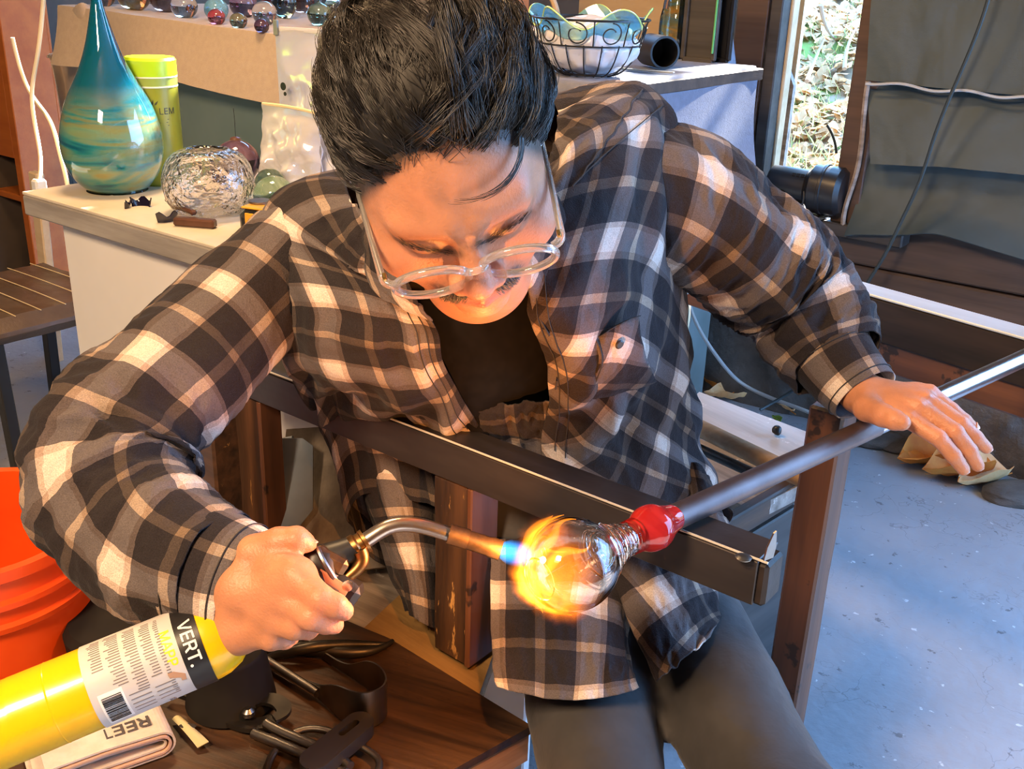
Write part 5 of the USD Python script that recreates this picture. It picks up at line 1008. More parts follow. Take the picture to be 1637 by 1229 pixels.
# folded newspaper
npz = BP(215, 1190); news = thing('folded_newspaper', 'folded stained newspaper under the gas cylinder', 'newspaper', npz)
nx_ = unit((BP(268, 1165) - BP(180, 1195)) * [1, 1, 0]); ny_ = np.cross(UP, nx_)
FX0 = BP(270, 1180)
def fold_u(z0, z1, back, dp):               # one folded sheet bundle: a U of paper lying on its side, extruded across
    rr = (z1 - z0) / 2; arc = [(rr * math.sin(t) - .012, z0 + rr - rr * math.cos(t)) for t in np.linspace(0, math.pi, 14)]; ln = sg.LineString([(-back, z0 + .001)] + [(-back * .5, z0)] + arc + [(-back * .5, z1 + .003), (-back * .9, z1 + .001)]).buffer(.0013, cap_style=2)
    return slab(ln, dp)
for z0, z1, back, dp, m_ in ((.003, .036, .15, .125, 'newsprint'), (.008, .031, .14, .128, 'newsprint_fold'), (.013, .026, .145, .122, 'newsprint')):
    put('sheet', fold_u(z0, z1, back, dp), M[m_], news, M=mat4(np.stack([nx_, UP, -ny_], 1), FX0 + ny_ * (.095 + (dp - .125) / 2) - nx_ * .004), smooth=40)
t = xf(meshkit.text_mesh('REET', .0175, .0004, True), mat4(rotz(math.pi), [0, 0, 0]))
put('headline', t, M['newsprint_ink'], news, M=mat4(np.stack([nx_, ny_, UP], 1), FX0 + UP * .0395 - nx_ * .018 + ny_ * .004))
put('fine_print', join(*[xf(cbox(.05, .0012, .0004, .0001), mat4(np.eye(3), [-.05, .030 + .004 * k, 0])) for k in range(12)]), M['newsprint_ink'], news, M=mat4(np.stack([nx_, ny_, UP], 1), FX0 + UP * .0393), kind='stuff')
ts = thing('tape_scrap', 'torn yellowish scrap of masking tape on the tool board', 'tape', BP(303, 1170))
q = [BP(276, 1150, .004), BP(288, 1146, .004), BP(334, 1186, .008), BP(316, 1196, .004)]; c_ = sum(q) / 4
g = sheet([[q[0], (q[0] + q[1]) / 2 + UP * .003, q[1]], [(q[0] + q[3]) / 2 + UP * .003, c_ + UP * .005, (q[1] + q[2]) / 2], [q[3], (q[2] + q[3]) / 2, q[2]]], 12, 8); v, f = solidify(g.reshape(-1, 3), grid_faces(12, 8), .0012); put('strip', (v, f), M['tape_paper'], ts)
put('ink_blot', lathe([(0, .001), (.005, .0008), (.006, 0), (0, 0)], 12), M['char'], ts, M=mat4(np.diag([1.8, .8, 1]), BP(300, 1160, .009)))
# sprung U-shaped jacks: a bent strip of spring steel with broad blades
def strip(name, pts, hts, th_, mat_, parent, lift=0.0, n=120, **k):
    c = spline(np.array([[*p[:2], h, l] for p, h, l in zip(pts, hts, [lift] * len(pts) if np.isscalar(lift) else lift)]), n); xy = c[:, :2]; t = np.gradient(xy, axis=0); t /= np.linalg.norm(t, axis=1, keepdims=True); nn = np.stack([-t[:, 1], t[:, 0]], 1)
    zb = ZS + .003 + np.maximum(c[:, 3], 0); V = []
    for s_, zt in ((-1, 0), (1, 0), (1, 1), (-1, 1)): V.append(np.column_stack([xy + nn * s_ * th_ / 2, zb + zt * np.maximum(c[:, 2], .003)]))
    V = np.stack(V, 1).reshape(-1, 3); F = grid_faces(n, 4, True); F = np.vstack([F, [[0, 2, 1], [0, 3, 2]], [[(n - 1) * 4, (n - 1) * 4 + 1, (n - 1) * 4 + 2], [(n - 1) * 4, (n - 1) * 4 + 2, (n - 1) * 4 + 3]]]); return put(name, trimesh.Trimesh(V, F, process=False), mat_, parent, **k)
jk = thing('steel_jacks', 'broad U-shaped spring steel jacks standing on edge on the tool board', 'jacks', BP(560, 1130))
arm1 = [BP(420, 1062), BP(470, 1092), BP(515, 1122)]; bend = [BP(545, 1150), BP(585, 1165), BP(614, 1150), BP(612, 1122), BP(588, 1100)]; arm2 = [BP(560, 1082), BP(520, 1056), BP(478, 1026)]
strip('spring_bow', arm1 + bend + arm2, [.012, .014, .026, .050, .054, .052, .050, .042, .020, .013, .012], .0022, M['steel_tool'], jk)
put('round_arm', tube([BP(420, 1052, .012), BP(508, 1108, .014)], .0062, 2, 16), M['steel_torch'], jk)
# diamond shears with dark cast handles
sh_ = thing('diamond_shears', 'heavy steel shears with cast handles lying on the tool board', 'shears', BP(430, 1150))
def flatbar(name, pts, w, th_, mat_, z, parent=sh_, **k):
    c = spline(np.array([BP(*p)[:2] for p in pts]), 50); t = np.gradient(c, axis=0); t /= np.linalg.norm(t, axis=1, keepdims=True); nn = np.stack([-t[:, 1], t[:, 0]], 1); ww = np.interp(np.linspace(0, 1, 50), np.linspace(0, 1, len(w)), w)[:, None] / 2
    poly = sg.Polygon(np.vstack([c + nn * ww, (c - nn * ww)[::-1]])).buffer(0); m = slab(poly if poly.geom_type == 'Polygon' else max(poly.geoms, key=lambda g: g.area), th_); return put(name, m, mat_, parent, M=mat4(np.eye(3), [0, 0, ZS + .003 + z]), **k)
flatbar('blade', [(272, 1118), (310, 1128), (360, 1138), (405, 1156)], [.008, .020, .022, .024], .007, M['steel_dark'], .012)
flatbar('blade', [(318, 1146), (360, 1158), (400, 1168), (440, 1160)], [.006, .014, .020, .022], .007, M['steel_dark'], .004)
flatbar('jaw_plate', [(405, 1150), (430, 1140), (455, 1155), (440, 1172)], [.012, .020, .020, .012], 0.005, M['steel_dark'], .018)
put('pivot', lathe([(0, .0), (.008, .0), (.008, .006), (.004, .010), (0, .010)], 18, UP, BP(397, 1142, .018)), M['steel_tool'], sh_)
put('handle_tube', tube([BP(405, 1172, .008), BP(450, 1190, .010), BP(500, 1212, .010), BP(560, 1240, .010)], .0062, 30, 14), M['steel_tool'], sh_)
put('handle_tube', tube([BP(425, 1156, .014), BP(470, 1178, .014), BP(520, 1200, .014), BP(560, 1225, .014)], .0062, 30, 14), M['steel_tool'], sh_)
put('handle_loop', tube([BP(470, 1172, .010), BP(500, 1165, .012), BP(530, 1170, .012), BP(575, 1192, .012), BP(604, 1214, .010), BP(602, 1235, .010)], .0046, 50, 12), M['steel_tool'], sh_)
put('handle_spur', tube([BP(440, 1200, .008), BP(430, 1218, .008), BP(424, 1240, .008)], .0045, 20, 10), M['steel_dark'], sh_)
gc_ = np.array([BP(548, 1212)[0], BP(548, 1212)[1]]); gx = unit(BP(585, 1180) - BP(510, 1245)); gy = np.cross(UP, gx)
grip = sg.LineString([(-.045, 0), (.030, 0)]).buffer(.0175).difference(sg.LineString([(.004, .003), (.026, .002)]).buffer(.0045))
put('grip', worn(slab(grip, .018), .002, 30, 5, 2), M['black_grip'], sh_, M=mat4(np.stack([gx, gy, UP], 1), [*gc_, ZS + .018]), label='dark slotted rubber grip')
# long tongs behind
tg = thing('iron_tongs', 'dark iron tongs lying behind the U-shaped jacks', 'tongs', BP(540, 1035))
put('arm', tube([BP(425, 1040, .008), BP(470, 1036, .010), BP(520, 1040, .010), BP(580, 1042, .008), BP(628, 1024, .006)], [.007, .010, .009, .007, .003], 40, 12), M['steel_dark'], tg)
put('arm', tube([BP(430, 1052, .006), BP(500, 1034, .020), BP(560, 1030, .012), BP(622, 1030, .006)], [.006, .008, .007, .003], 40, 12), M['steel_dark'], tg)
# blue-grey steel paddle behind the post
pdl = thing('steel_paddle', 'blue-grey steel paddle standing behind the left bench post', 'paddle', P(465, 770, 1.62))
po = slab(sg.Polygon([(-.036, -.075), (-.012, -.098), (.004, -.102), (.022, -.094), (.044, -.066), (.044, .030), (.030, .040), (-.036, .040)]).buffer(.004), .004)
put('blade', worn(po, .001, 20, 1, 2), M['steel_blue'], pdl, M=mat4(np.stack([Rv, -Dv, -Fv], 1), P(452, 745, 1.62)))
put('rolled_edge', tube([P(418, 720, 1.63), P(470, 708, 1.63)], .012, 2, 18), M['steel_blue'], pdl)
put('shank', tube([P(463, 838, 1.62), P(467, 870, 1.62), P(467, 930, 1.615)], .0045, 14, 10), M['steel_blue'], pdl)
# grey weathered upright behind the rail and its pale top edge
ub = thing('upright_board', 'grey weathered board standing behind the near rail', 'board', P(520, 800, 1.66))
ul = [P(467, 690, 1.70), P(600, 680, 1.66), P(640, 905, 1.60), P(440, 930, 1.64)]
g = sheet([[ul[0], ul[1]], [ul[3], ul[2]]], 20, 16); v, f = solidify(g.reshape(-1, 3), grid_faces(20, 16), .02 if True else 0)
mat('board_brown', (.14, .115, .095), .7, other=(.26, .22, .185), scale=(28, 28, 4), bump=.002)
put('board_face', (v, f), M['board_brown'], ub, smooth=30)
put('top_edge', tube([P(465, 703, 1.69), P(515, 692, 1.68)], .006, 2, 8), M['wood_pale'], ub)
tag(put('low_post', worn(cbox(.05, .05, .40, .004), .003, 12, 4, 3), M['wood_dark'], M=mat4(ROOM, P(354, 800, 1.62) - UP * .04)), 'short dark wooden stake left of the bench post', 'post')

# ================================================================== the blower
SK = np.array([.50, .215, .115])
person = thing('person', 'person with swept-back black hair in a black and cream plaid shirt, bending over the glass', 'person', PZ(960, 1000, 0))
HO = P(720, 269, .87); th_, al = math.radians(58), math.radians(14)
Dh = Rv * math.sin(al) + Dv * math.cos(al); HF = -Fv * math.cos(th_) + Dh * math.sin(th_); HU = -Fv * math.sin(th_) - Dh * math.cos(th_); HX = np.cross(HF, HU)
HR = np.stack([HX, HF, HU], 1)             # x: the blower's right (left in the picture), y: where the face looks, z: crown
def toh(p): return (np.asarray(p) - HO) @ HR
def frh(q): return np.asarray(q) @ HR.T + HO
def head_sdf(p):
    x = np.abs(p[:, 0]); q = np.stack([x, p[:, 1], p[:, 2]], 1)
    d = d_ell(q, (0, -.010, .045), (.0755, .092, .086))
    d = smin(d, d_ell(q, (0, .026, -.006), (.0755, .061, .086)), .025)
    d = smin(d, d_ell(q, (0, .030, -.060), (.056, .052, .046)), .025)
    d = smin(d, d_ell(q, (0, .072, -.090), (.023, .018, .016)), .016)
    d = smin(d, d_ell(q, (.054, .050, -.024), (.023, .026, .026)), .020)            # cheekbones
    d = smin(d, d_cap(q, (.010, .0830, .024), (.046, .0705, .026), .0080, .0070), .022)   # brow ridge
    d = smax(d, -d_ell(q, (.032, .1005, .005), (.017, .015, .012)), .016)             # eye sockets
    d = smin(d, d_ell(q, (.031, .0745, .006), (.0150, .0125, .0110)), .007)           # closed lids
    d = smin(d, d_cap(q, (0, .086, .016), (0, .104, -.029), .0075, .0135), .010)       # nose
    d = smin(d, d_ell(q, (.0150, .094, -.035), (.0095, .012, .0085)), .006)
    d = smax(d, -d_ell(q, (.0075, .100, -.0445), (.004, .006, .004)), .003)
    d = smin(d, d_ell(q, (0, .077, -.060), (.030, .016, .022)), .015)                # muzzle
    d = smin(d, d_cap(q, (0, .0945, -.0590), (.019, .085, -.0615), .0045, .0028), .004)
    d = smin(d, d_cap(q, (0, .0925, -.0700), (.016, .085, -.0670), .0055, .0032), .004)
    d = smax(d, -d_cap(q, (0, .101, -.0645), (.021, .088, -.0645), .0016), .003)
    ear = smax(d_ell(q, (.076, -.010, -.002), (.008, .016, .028)), -d_ell(q, (.084, -.004, .000), (.007, .010, .018)), .004); d = smin(d, ear, .006)
    d = smin(d, d_cap(q, (0, -.020, -.050), (0, -.050, -.20), .056, .058), .030)
    return d
head = nets(head_sdf, (-.105, -.140, -.275), (.105, .135, .145), .0029); head = trimesh.Trimesh(frh(head.vertices), head.faces, process=False)
def trace_all(seqs, off):                   # sequences of picture points -> points on (or a little off) the face
    flat_ = np.vstack([np.asarray(q, float) for q in seqs]); off = np.concatenate([np.broadcast_to(o, len(q)) for o, q in zip(off, seqs)]); o = toh(EYE)
    r = (Fv + Rv * ((flat_[:, :1] - CX) / FPX) + Dv * ((flat_[:, 1:2] - CY) / FPX)) @ HR; r /= np.linalg.norm(r, axis=1, keepdims=True); t = np.full(len(flat_), .6)
    for _ in range(60): t += (head_sdf(o + r * t[:, None]) - off) * .9
    w = frh(o + r * t[:, None]); return np.split(w, np.cumsum([len(q) for q in seqs])[:-1])
def hand_sdf(chains, palm, k=.005, kp=.012):
    def f(p):
        d = np.full(len(p), 9.0)
        for a, b, ra, rb in palm: d = smin(d, d_cap(p, a, b, ra, rb), kp)
        for ch in chains:
            c = np.full(len(p), 9.0)
            for (a, ra), (b, rb) in zip(ch[:-1], ch[1:]): c = smin(c, d_cap(p, a, b, ra, rb), .003)
            d = smin(d, c, k)
        return d
    return f
def bbox(pts, m=.035): pts = np.array(pts); return pts.min(0) - m, pts.max(0) + m
def J(x, y, d): return P(x, y, d)
# right hand (left in the picture), closed on the torch valve
W_r = J(388, 940, .945); fr_ = J(372, 955, .955)
im, mm_, rm, pm_ = J(474, 922, .917), J(462, 962, .917), J(440, 990, .925), J(412, 1008, .935)
ch_r = [[(im, .0150), (J(512, 956, .897), .0118), (J(536, 968, .898), .0108), (J(549, 976, .904), .0092)],
        [(mm_, .0145), (J(498, 986, .900), .0118), (J(520, 994, .908), .0105), (J(534, 998, .918), .0090)],
        [(rm, .0140), (J(470, 1002, .912), .0115), (J(492, 1004, .925), .0100), (J(500, 1002, .938), .0085)],
        [(pm_, .0125), (J(432, 1022, .925), .0100), (J(455, 1022, .936), .0088), (J(466, 1018, .948), .0078)],
        [(J(404, 884, .942), .0160), (J(446, 867, .935), .0140), (J(474, 863, .932), .0125), (J(489, 868, .936), .0088), (J(498, 872, .940), .0048)]]
pal_r = [(W_r, im, .0215, .0150), (W_r, mm_, .022, .0150), (W_r, rm, .022, .0145), (J(380, 1000, .945), pm_, .021, .0135), (J(378, 975, .95), J(382, 1010, .945), .024, .021), (W_r, J(404, 884, .942), .023, .0165), (im, pm_, .0135, .0125), (J(440, 900, .93), im, .015, .014), (J(335, 925, 1.0), W_r, .026, .0245)]
lo, hi = bbox([c[0] for ch in ch_r for c in ch] + [W_r, J(335, 925, 1.0)]); hand_r = nets(hand_sdf(ch_r, pal_r), lo, hi, .0027)
# left hand (right in the picture), palm down on the rolling pipe
W_l = J(1376, 628, 1.318)
mi, mmi, mr, mp = J(1450, 668, 1.262), J(1466, 650, 1.266), J(1478, 637, 1.276), J(1486, 627, 1.290)
ch_l = [[(mi, .0120), (J(1500, 700, 1.240), .0102), (J(1524, 728, 1.240), .0094), (J(1540, 750, 1.246), .0080)],
        [(mmi, .0118), (J(1527, 690, 1.248), .0102), (J(1550, 720, 1.252), .0094), (J(1563, 744, 1.258), .0080)],
        [(mr, .0112), (J(1536, 676, 1.264), .0096), (J(1560, 699, 1.268), .0088), (J(1577, 716, 1.274), .0076)],
        [(mp, .0098), (J(1522, 654, 1.288), .0082), (J(1543, 671, 1.288), .0074), (J(1556, 682, 1.292), .0064)],
        [(J(1386, 652, 1.280), .0170), (J(1412, 664, 1.248), .0142), (J(1430, 671, 1.234), .0125), (J(1442, 675, 1.228), .0102)]]
pal_l = [(W_l, mi, .0225, .0118), (W_l, mmi, .0225, .0115), (W_l, mr, .021, .0110), (W_l, mp, .019, .0100), (mi * .8 + W_l * .2, mp * .8 + W_l * .2, .0120, .0105), (W_l, J(1386, 652, 1.280), .022, .017), (J(1330, 575, 1.37), W_l, .026, .0235)]
lo, hi = bbox([c[0] for ch in ch_l for c in ch] + [W_l, J(1330, 575, 1.37)]); hand_l_sdf = hand_sdf(ch_l, pal_l, .0035, .010)
def tendons(p):
    d = hand_l_sdf(p)
    for m_ in (mi, mmi, mr): d = smin(d, d_cap(p, m_ - Fv * .011 - Dv * .004, W_l - Fv * .016 - Dv * .006 + (m_ - mmi) * .35, .0030, .0020), .004)
    return d
hand_l = nets(tendons, lo, hi, .0027)
# hidden trunk and limbs, coarse
S_r, E_r = J(455, 440, 1.30), J(185, 745, 1.12); S_l, E_l = J(1040, 310, 1.30), J(1290, 450, 1.42); PEL = J(880, 830, 1.50); CH = J(760, 520, 1.30); NK = J(742, 330, 1.17)
HIPR, HIPL = J(905, 930, 1.50), J(1040, 900, 1.50); KNR, KNL = J(985, 1360, 1.12), J(1268, 1340, 1.13)
def body_sdf(p):
    d = d_cap(p, PEL, J(815, 690, 1.50), .120, .090); d = smin(d, d_cap(p, J(815, 690, 1.53), J(770, 520, 1.36), .085, .085), .05); d = smin(d, d_cap(p, S_r * .85 + CH * .15, S_l * .85 + CH * .15, .060), .05); d = smin(d, d_cap(p, J(770, 500, 1.36), NK, .070, .050), .04); d = smin(d, d_cap(p, NK, frh([0, -.03, -.12]), .05, .054), .03)
    for a, b, c, ra, rb, rc in ((S_r, E_r, J(335, 925, 1.0), .050, .040, .026), (S_l, E_l, J(1330, 575, 1.37), .050, .040, .026)): d = smin(d, smin(d_cap(p, a, b, ra, rb), d_cap(p, b, c, rb, rc), .02), .03)
    for h, k in ((HIPR, KNR), (HIPL, KNL)):
        ft = np.array([k[0] + .02, k[1] + .05, .10]); d = smin(d, smin(smin(d_cap(p, h, k, .075, .052), d_cap(p, k, ft, .052, .036), .02), d_cap(p, ft - [0, 0, .06], ft - [-.02, .16, .065], .036, .030), .02), .03)
    return d
lo, hi = bbox([PEL, S_r, E_r, S_l, E_l, KNR, KNL, NK, HO, J(335, 925, 1.0), [KNL[0], KNL[1], .0], [KNL[0], KNL[1] - .15, 0]], .14); trunk = nets(body_sdf, lo, hi, .016)
import manifold3d as mf
def manifold(m):
    m = m.copy(); m.merge_vertices(); 
    return mf.Manifold(mf.Mesh(np.asarray(m.vertices, np.float32), np.asarray(m.faces, np.uint32)))
try:
    parts = [manifold(m) for m in (trunk, head, hand_r, hand_l)]; assert all(x.status() == mf.Error.NoError and x.volume() > 0 for x in parts)
    u = parts[0] + parts[1] + parts[2] + parts[3]; me = u.to_mesh(); body = trimesh.Trimesh(me.vert_properties[:, :3], me.tri_verts, process=False)
except Exception as e_:
    body = join(trunk, head, hand_r, hand_l)
body.merge_vertices()
v = np.array(body.vertices); q = toh(v); tint = np.tile(SK, (len(v), 1)); inh = (np.abs(q) < [.11, .14, .15]).all(1) & (q[:, 2] > -.125)
def blend(mask, col, a): tint[:] = tint * (1 - (mask * a)[:, None]) + np.array(col) * (mask * a)[:, None]
g3 = lambda c, s: np.exp(-(((np.stack([np.abs(q[:, 0]), q[:, 1], q[:, 2]], 1) - c) / s) ** 2).sum(1)) * inh
nzv = meshkit.fbm(q * 90, 3, 2); nzb = meshkit.fbm(q * 420, 2, 5)
blend(g3((0, .095, -.0645), (.020, .02, .0075)), (.46, .11, .09), .85)                                   # lips
blend(g3((0, .105, -.030), (.016, .03, .016)) , (.58, .24, .16), .5)
blend(g3((.040, .065, -.015), (.022, .03, .018)), (.58, .28, .19), .4)
blend(np.clip(g3((.017, .088, -.0515), (.019, .02, .0055)) * 1.5, 0, 1) * (.55 + .45 * (nzb > .47)), (.05, .035, .03), .80)    # moustache
blend(np.clip(g3((.029, .080, -.060), (.011, .022, .013)) * 1.8, 0, 1) * (.6 + .4 * (nzb > .5)), (.035, .024, .02), .85)
blend(np.clip(g3((.045, .050, -.080), (.022, .03, .022)), 0, 1) * (.3 + .4 * (nzb > .5)), (.08, .055, .045), .5)             # jaw stubble
blend(g3((.031, .088, -.0005), (.014, .012, .0018)), (.03, .02, .018), .9)                                # lash line
blend(g3((.031, .085, .016), (.017, .012, .0020)), (.22, .11, .07), .6)                                   # lid crease
scalp = -.008 + (-.62 * q[:, 1] + .78 * q[:, 2] + 6.2 * q[:, 0] ** 2 - .0156) ; blend(np.clip(scalp / .012, 0, 1) * inh, (.03, .025, .022), .95)
for nail_at in (ch_l[0][-1][0], ch_l[1][-1][0], ch_l[2][-1][0], ch_l[3][-1][0]): pass
hd = np.minimum.reduce([np.linalg.norm(v - m_[None], axis=1) for m_ in (mi, mmi, mr, mp, *(c[1][0] for c in ch_l), *(c[1][0] for c in ch_r[:2]), im, mm_)])
tint[:] = tint * (1 - .35 * np.exp(-(hd / .014) ** 2)[:, None]) + np.array([.60, .26, .19]) * (.35 * np.exp(-(hd / .014) ** 2)[:, None])
brow_px = [spline(np.array(q_, float), 24) for q_ in ([(634, 382), (664, 395), (700, 402), (735, 405)], [(757, 395), (788, 381), (820, 361), (848, 340)])]
bt = cKDTree(np.vstack(trace_all(brow_px, [0., 0.]))); bd = bt.query(v)[0]; bm_ = np.exp(-(bd / .0042) ** 2) * (.55 + .5 * nzb); blend(np.clip(bm_, 0, 1), (.035, .025, .02), .85)
put('body', body, M['skin'], person, tint=tint)
def nail(tip, prev, lift, w=.0052, l=.0085):
    d = unit(tip - prev); n_ = unit(lift - d * (lift @ d)); s_ = np.cross(d, n_); a = np.linspace(0, 2 * np.pi, 18); g = [tip + n_ * .0066 + d * .002] ; ring_ = [tip + d * (.002 + l * .5 * math.cos(t)) + s_ * w * math.sin(t) + n_ * (.0066 - .0024 * math.sin(t) ** 2 - .0012 * math.cos(t)) for t in a]
    v = np.array(g + ring_[:-1]); f = np.array([[0, 1 + i, 1 + (i + 1) % 17] for i in range(17)]); v, f = solidify(v, f, -.0006); return v, f
M['nail'] = mat('nail', (.66, .40, .31), .3)
for ch in ch_l[:4]: put('fingernail', nail(ch[-1][0], ch[-2][0], UP * .8 - Fv * .4), M['nail'], person, smooth=60)
put('fingernail', nail(ch_l[4][-1][0], ch_l[4][-2][0], UP * 1.0 - Fv * .2 + Dv * -.3, .0062, .010), M['nail'], person, smooth=60)
put('fingernail', nail(ch_r[4][-2][0] * .6 + ch_r[4][-1][0] * .4, ch_r[4][-3][0], -Dv * 1.0 - Fv * .2, .005, .012), M['nail'], person, smooth=60)

# hair: a grooved cap with strands combed back over it
hc, hr = np.array([0, -.016, .057]), np.array([.0875, .0930, .0950])
def region(p): return -.62 * p[:, 1] + .78 * p[:, 2] + 6.2 * p[:, 0] ** 2 - .0156
def hair_sdf(p):
    hh = np.clip(region(p) / .07, 0, 1); d = d_ell(p, hc, hr * .90) - .0015 - .0085 * hh * hh * (3 - 2 * hh); n_ = meshkit.fbm(np.stack([p[:, 0] * 60, p[:, 1] * 9, p[:, 2] * 9], -1), 3, 8); d = d + (n_ - .5) * .014 * (.25 + .75 * hh)
    return smax(d, -(region(p) - .004 - (meshkit.fbm(p * 60, 2, 4) - .5) * .016), .012)
cap = nets(hair_sdf, (-.12, -.14, -.09), (.12, .12, .175), .0042)
hair = put('hair', trimesh.Trimesh(frh(cap.vertices), cap.faces, process=False), M['hair_cap'], person, smooth=True)
r = np.random.default_rng(21); NS = 18000
sp_ = r.normal(size=(NS * 4, 3)); sp_ /= np.linalg.norm(sp_, axis=1, keepdims=True); sp_ = hc + sp_ * hr * .90; ok = region(sp_) > .001 + .004 * r.normal(size=len(sp_)); roots = sp_[ok][:NS]; NS = len(roots)
K = 12
def comb(p0, level, swirl, step, n):        # strands that start on the scalp and lie back over the skull
    out = np.zeros((len(p0), n, 3)); out[:, 0] = p0; part = np.sign(p0[:, 0] + .015)
    for k in range(1, n):
        p = out[:, k - 1]; n_ = (p - hc) / hr ** 2; n_ /= np.linalg.norm(n_, axis=1, keepdims=True); flow = np.tile(np.array([0, -1.0, .25]), (len(p0), 1)); flow[:, 0] = .25 * part * np.abs(p0[:, 0]) / .09 + swirl
        low = np.clip((.02 - p[:, 2]) / .08, 0, 1); flow[:, 2] += -.9 * low + .25 * np.clip(p[:, 1] / .06, 0, 1); t_ = flow - n_ * (flow * n_).sum(1, keepdims=True); t_ /= np.linalg.norm(t_, axis=1, keepdims=True)
        e_ = (p + t_ * step[:, None] - hc) / hr; lv = .90 + (level - .90) * min(1, k / 4.5) ** .8; out[:, k] = hc + hr * e_ / np.linalg.norm(e_, axis=1, keepdims=True) * lv[:, None]
    return out
NT = 420; ti = r.choice(NS, NT, replace=False); troot = roots[ti]; fr_w = np.clip((troot[:, 1] + .02) / .08, 0, 1)
tl_v = .97 + .10 * r.uniform(size=NT) + .12 * r.uniform(size=NT) ** 4 + .03 * np.clip(-troot[:, 0] / .09, -1, 1); tpath = comb(troot, tl_v, .55 * r.normal(size=NT), .0058 + .0040 * r.uniform(size=NT), K)
near = cKDTree(troot).query(roots)[1]; kk = np.linspace(0, 1, K)[None, :, None]; tight = r.uniform(.35, .85, NS)[:, None, None]
pts = tpath[near] + (roots - troot[near])[:, None, :] * (1 - tight * kk); loose = r.uniform(size=NS) < .30
pts[loose] = comb(roots[loose], .94 + .12 * r.uniform(size=loose.sum()), .5 * r.normal(size=loose.sum()), .005 + .004 * r.uniform(size=loose.sum()), K)
keep_ = (region(pts.reshape(-1, 3)).reshape(NS, K) > -.004 - .014 * np.clip((np.abs(pts[..., 0]) - .045) / .02, 0, 1)).all(1)
pts[:, 1:] += (r.normal(size=(NS, 1, 3)) * .0016 * kk[:, 1:]) + r.normal(size=(NS, K - 1, 3)) * .0004
def curves(name, pts_list, w0, w1, parent, mt, **k):
    path = newpath(parent, name); c = UsdGeom.BasisCurves.Define(stage, path); inv = np.linalg.inv(WM[parent]); allp = np.vstack(pts_list); allp = allp @ inv[:3, :3].T + inv[:3, 3]
    c.CreateTypeAttr('linear'); c.CreateCurveVertexCountsAttr(Vt.IntArray.FromNumpy(np.array([len(x) for x in pts_list], np.int32))); c.CreatePointsAttr(Vt.Vec3fArray.FromNumpy(allp.astype(np.float32)))
    c.CreateWidthsAttr(Vt.FloatArray.FromNumpy(np.concatenate([np.linspace(w0, w1, len(x)) for x in pts_list]).astype(np.float32))); c.SetWidthsInterpolation('vertex'); UsdShade.MaterialBindingAPI.Apply(c.GetPrim()).Bind(mt); return tag(path, **k)
curves('strands', list(frh(pts.reshape(-1, 3)).reshape(NS, K, 3)[keep_]), .0007, .00025, hair, M['hair'], kind='stuff')
lock = [(832, 205), (834, 232), (822, 274), (797, 301), (752, 319), (716, 317)]
fl2, fo = [], []
for k in range(22):
    j = r.normal(0, 2.2, 2); e_ = r.uniform(.6, 1.0); seq = spline(np.array([(x + j[0] * (1 + i * .3), y + j[1] * (1 + i * .3)) for i, (x, y) in enumerate(lock)], float), 24)[:int(24 * e_)]; fl2.append(seq); fo.append(.004 + .004 * np.sin(np.arange(len(seq)) / 24 * 3.14))
for k in range(60):                         # fine short hairs along the hairline
    t = r.uniform(); x, y = np.interp(t, [0, .3, .6, .85, 1], [585, 640, 720, 800, 850]), np.interp(t, [0, .3, .6, .85, 1], [285, 268, 248, 222, 225]); dx, dy = r.normal(0, 10), r.uniform(2, 22); fl2.append(np.array([(x + dx * s_, y - 14 + dy * s_) for s_ in np.linspace(0, 1, 6)])); fo.append(.003)
curves('loose_strands', trace_all(fl2, fo), .0006, .0002, hair, M['hair'], kind='stuff')
br_ = []
for seq in ([(636, 383), (667, 396), (700, 402), (732, 404)], [(757, 394), (788, 381), (820, 361), (846, 339)]):
    c = spline(np.array(seq, float), 40)
    for k in range(150):
        i = r.integers(2, 37); o = c[i] + r.normal(0, 2.6, 2); d = unit(np.append(c[i] - c[20 - 0] if False else (c[min(i + 1, 39)] - c[i - 1]) * (-1 if seq[0][0] < 700 else 1), 0))[:2]; d = d * r.uniform(5, 9) + np.array([0, -1.5]); br_.append(np.array([o + d * s_ for s_ in np.linspace(0, 1, 3)]))
curves('eyebrow_hairs', trace_all(br_, [np.array([.0008, .0013, .0018])] * len(br_)), .00035, .00015, hair, M['hair'], kind='stuff')
mo = []
for k in range(460):
    lx = r.uniform(.012, .034) * r.choice([-1, 1]); p0 = np.array([lx, .2, -.0505 - abs(lx) * .25 + r.normal(0, .0028)]); lo_, hi_ = .0, .2
    ys = np.linspace(.04, .12, 60); dd = head_sdf(np.stack([np.full(60, p0[0]), ys, np.full(60, p0[2])], 1)); y_ = ys[np.argmax(dd > 0)] if (dd > 0).any() else .09
    b_ = np.array([p0[0], y_ + .0004, p0[2]]); mo.append(frh(np.array([b_, b_ + [np.sign(lx) * .0012, .0004, -.0018], b_ + [np.sign(lx) * .0022, .0002, -.0034]])))
curves('moustache_hairs', mo, .0005, .0002, hair, M['hair'], kind='stuff')

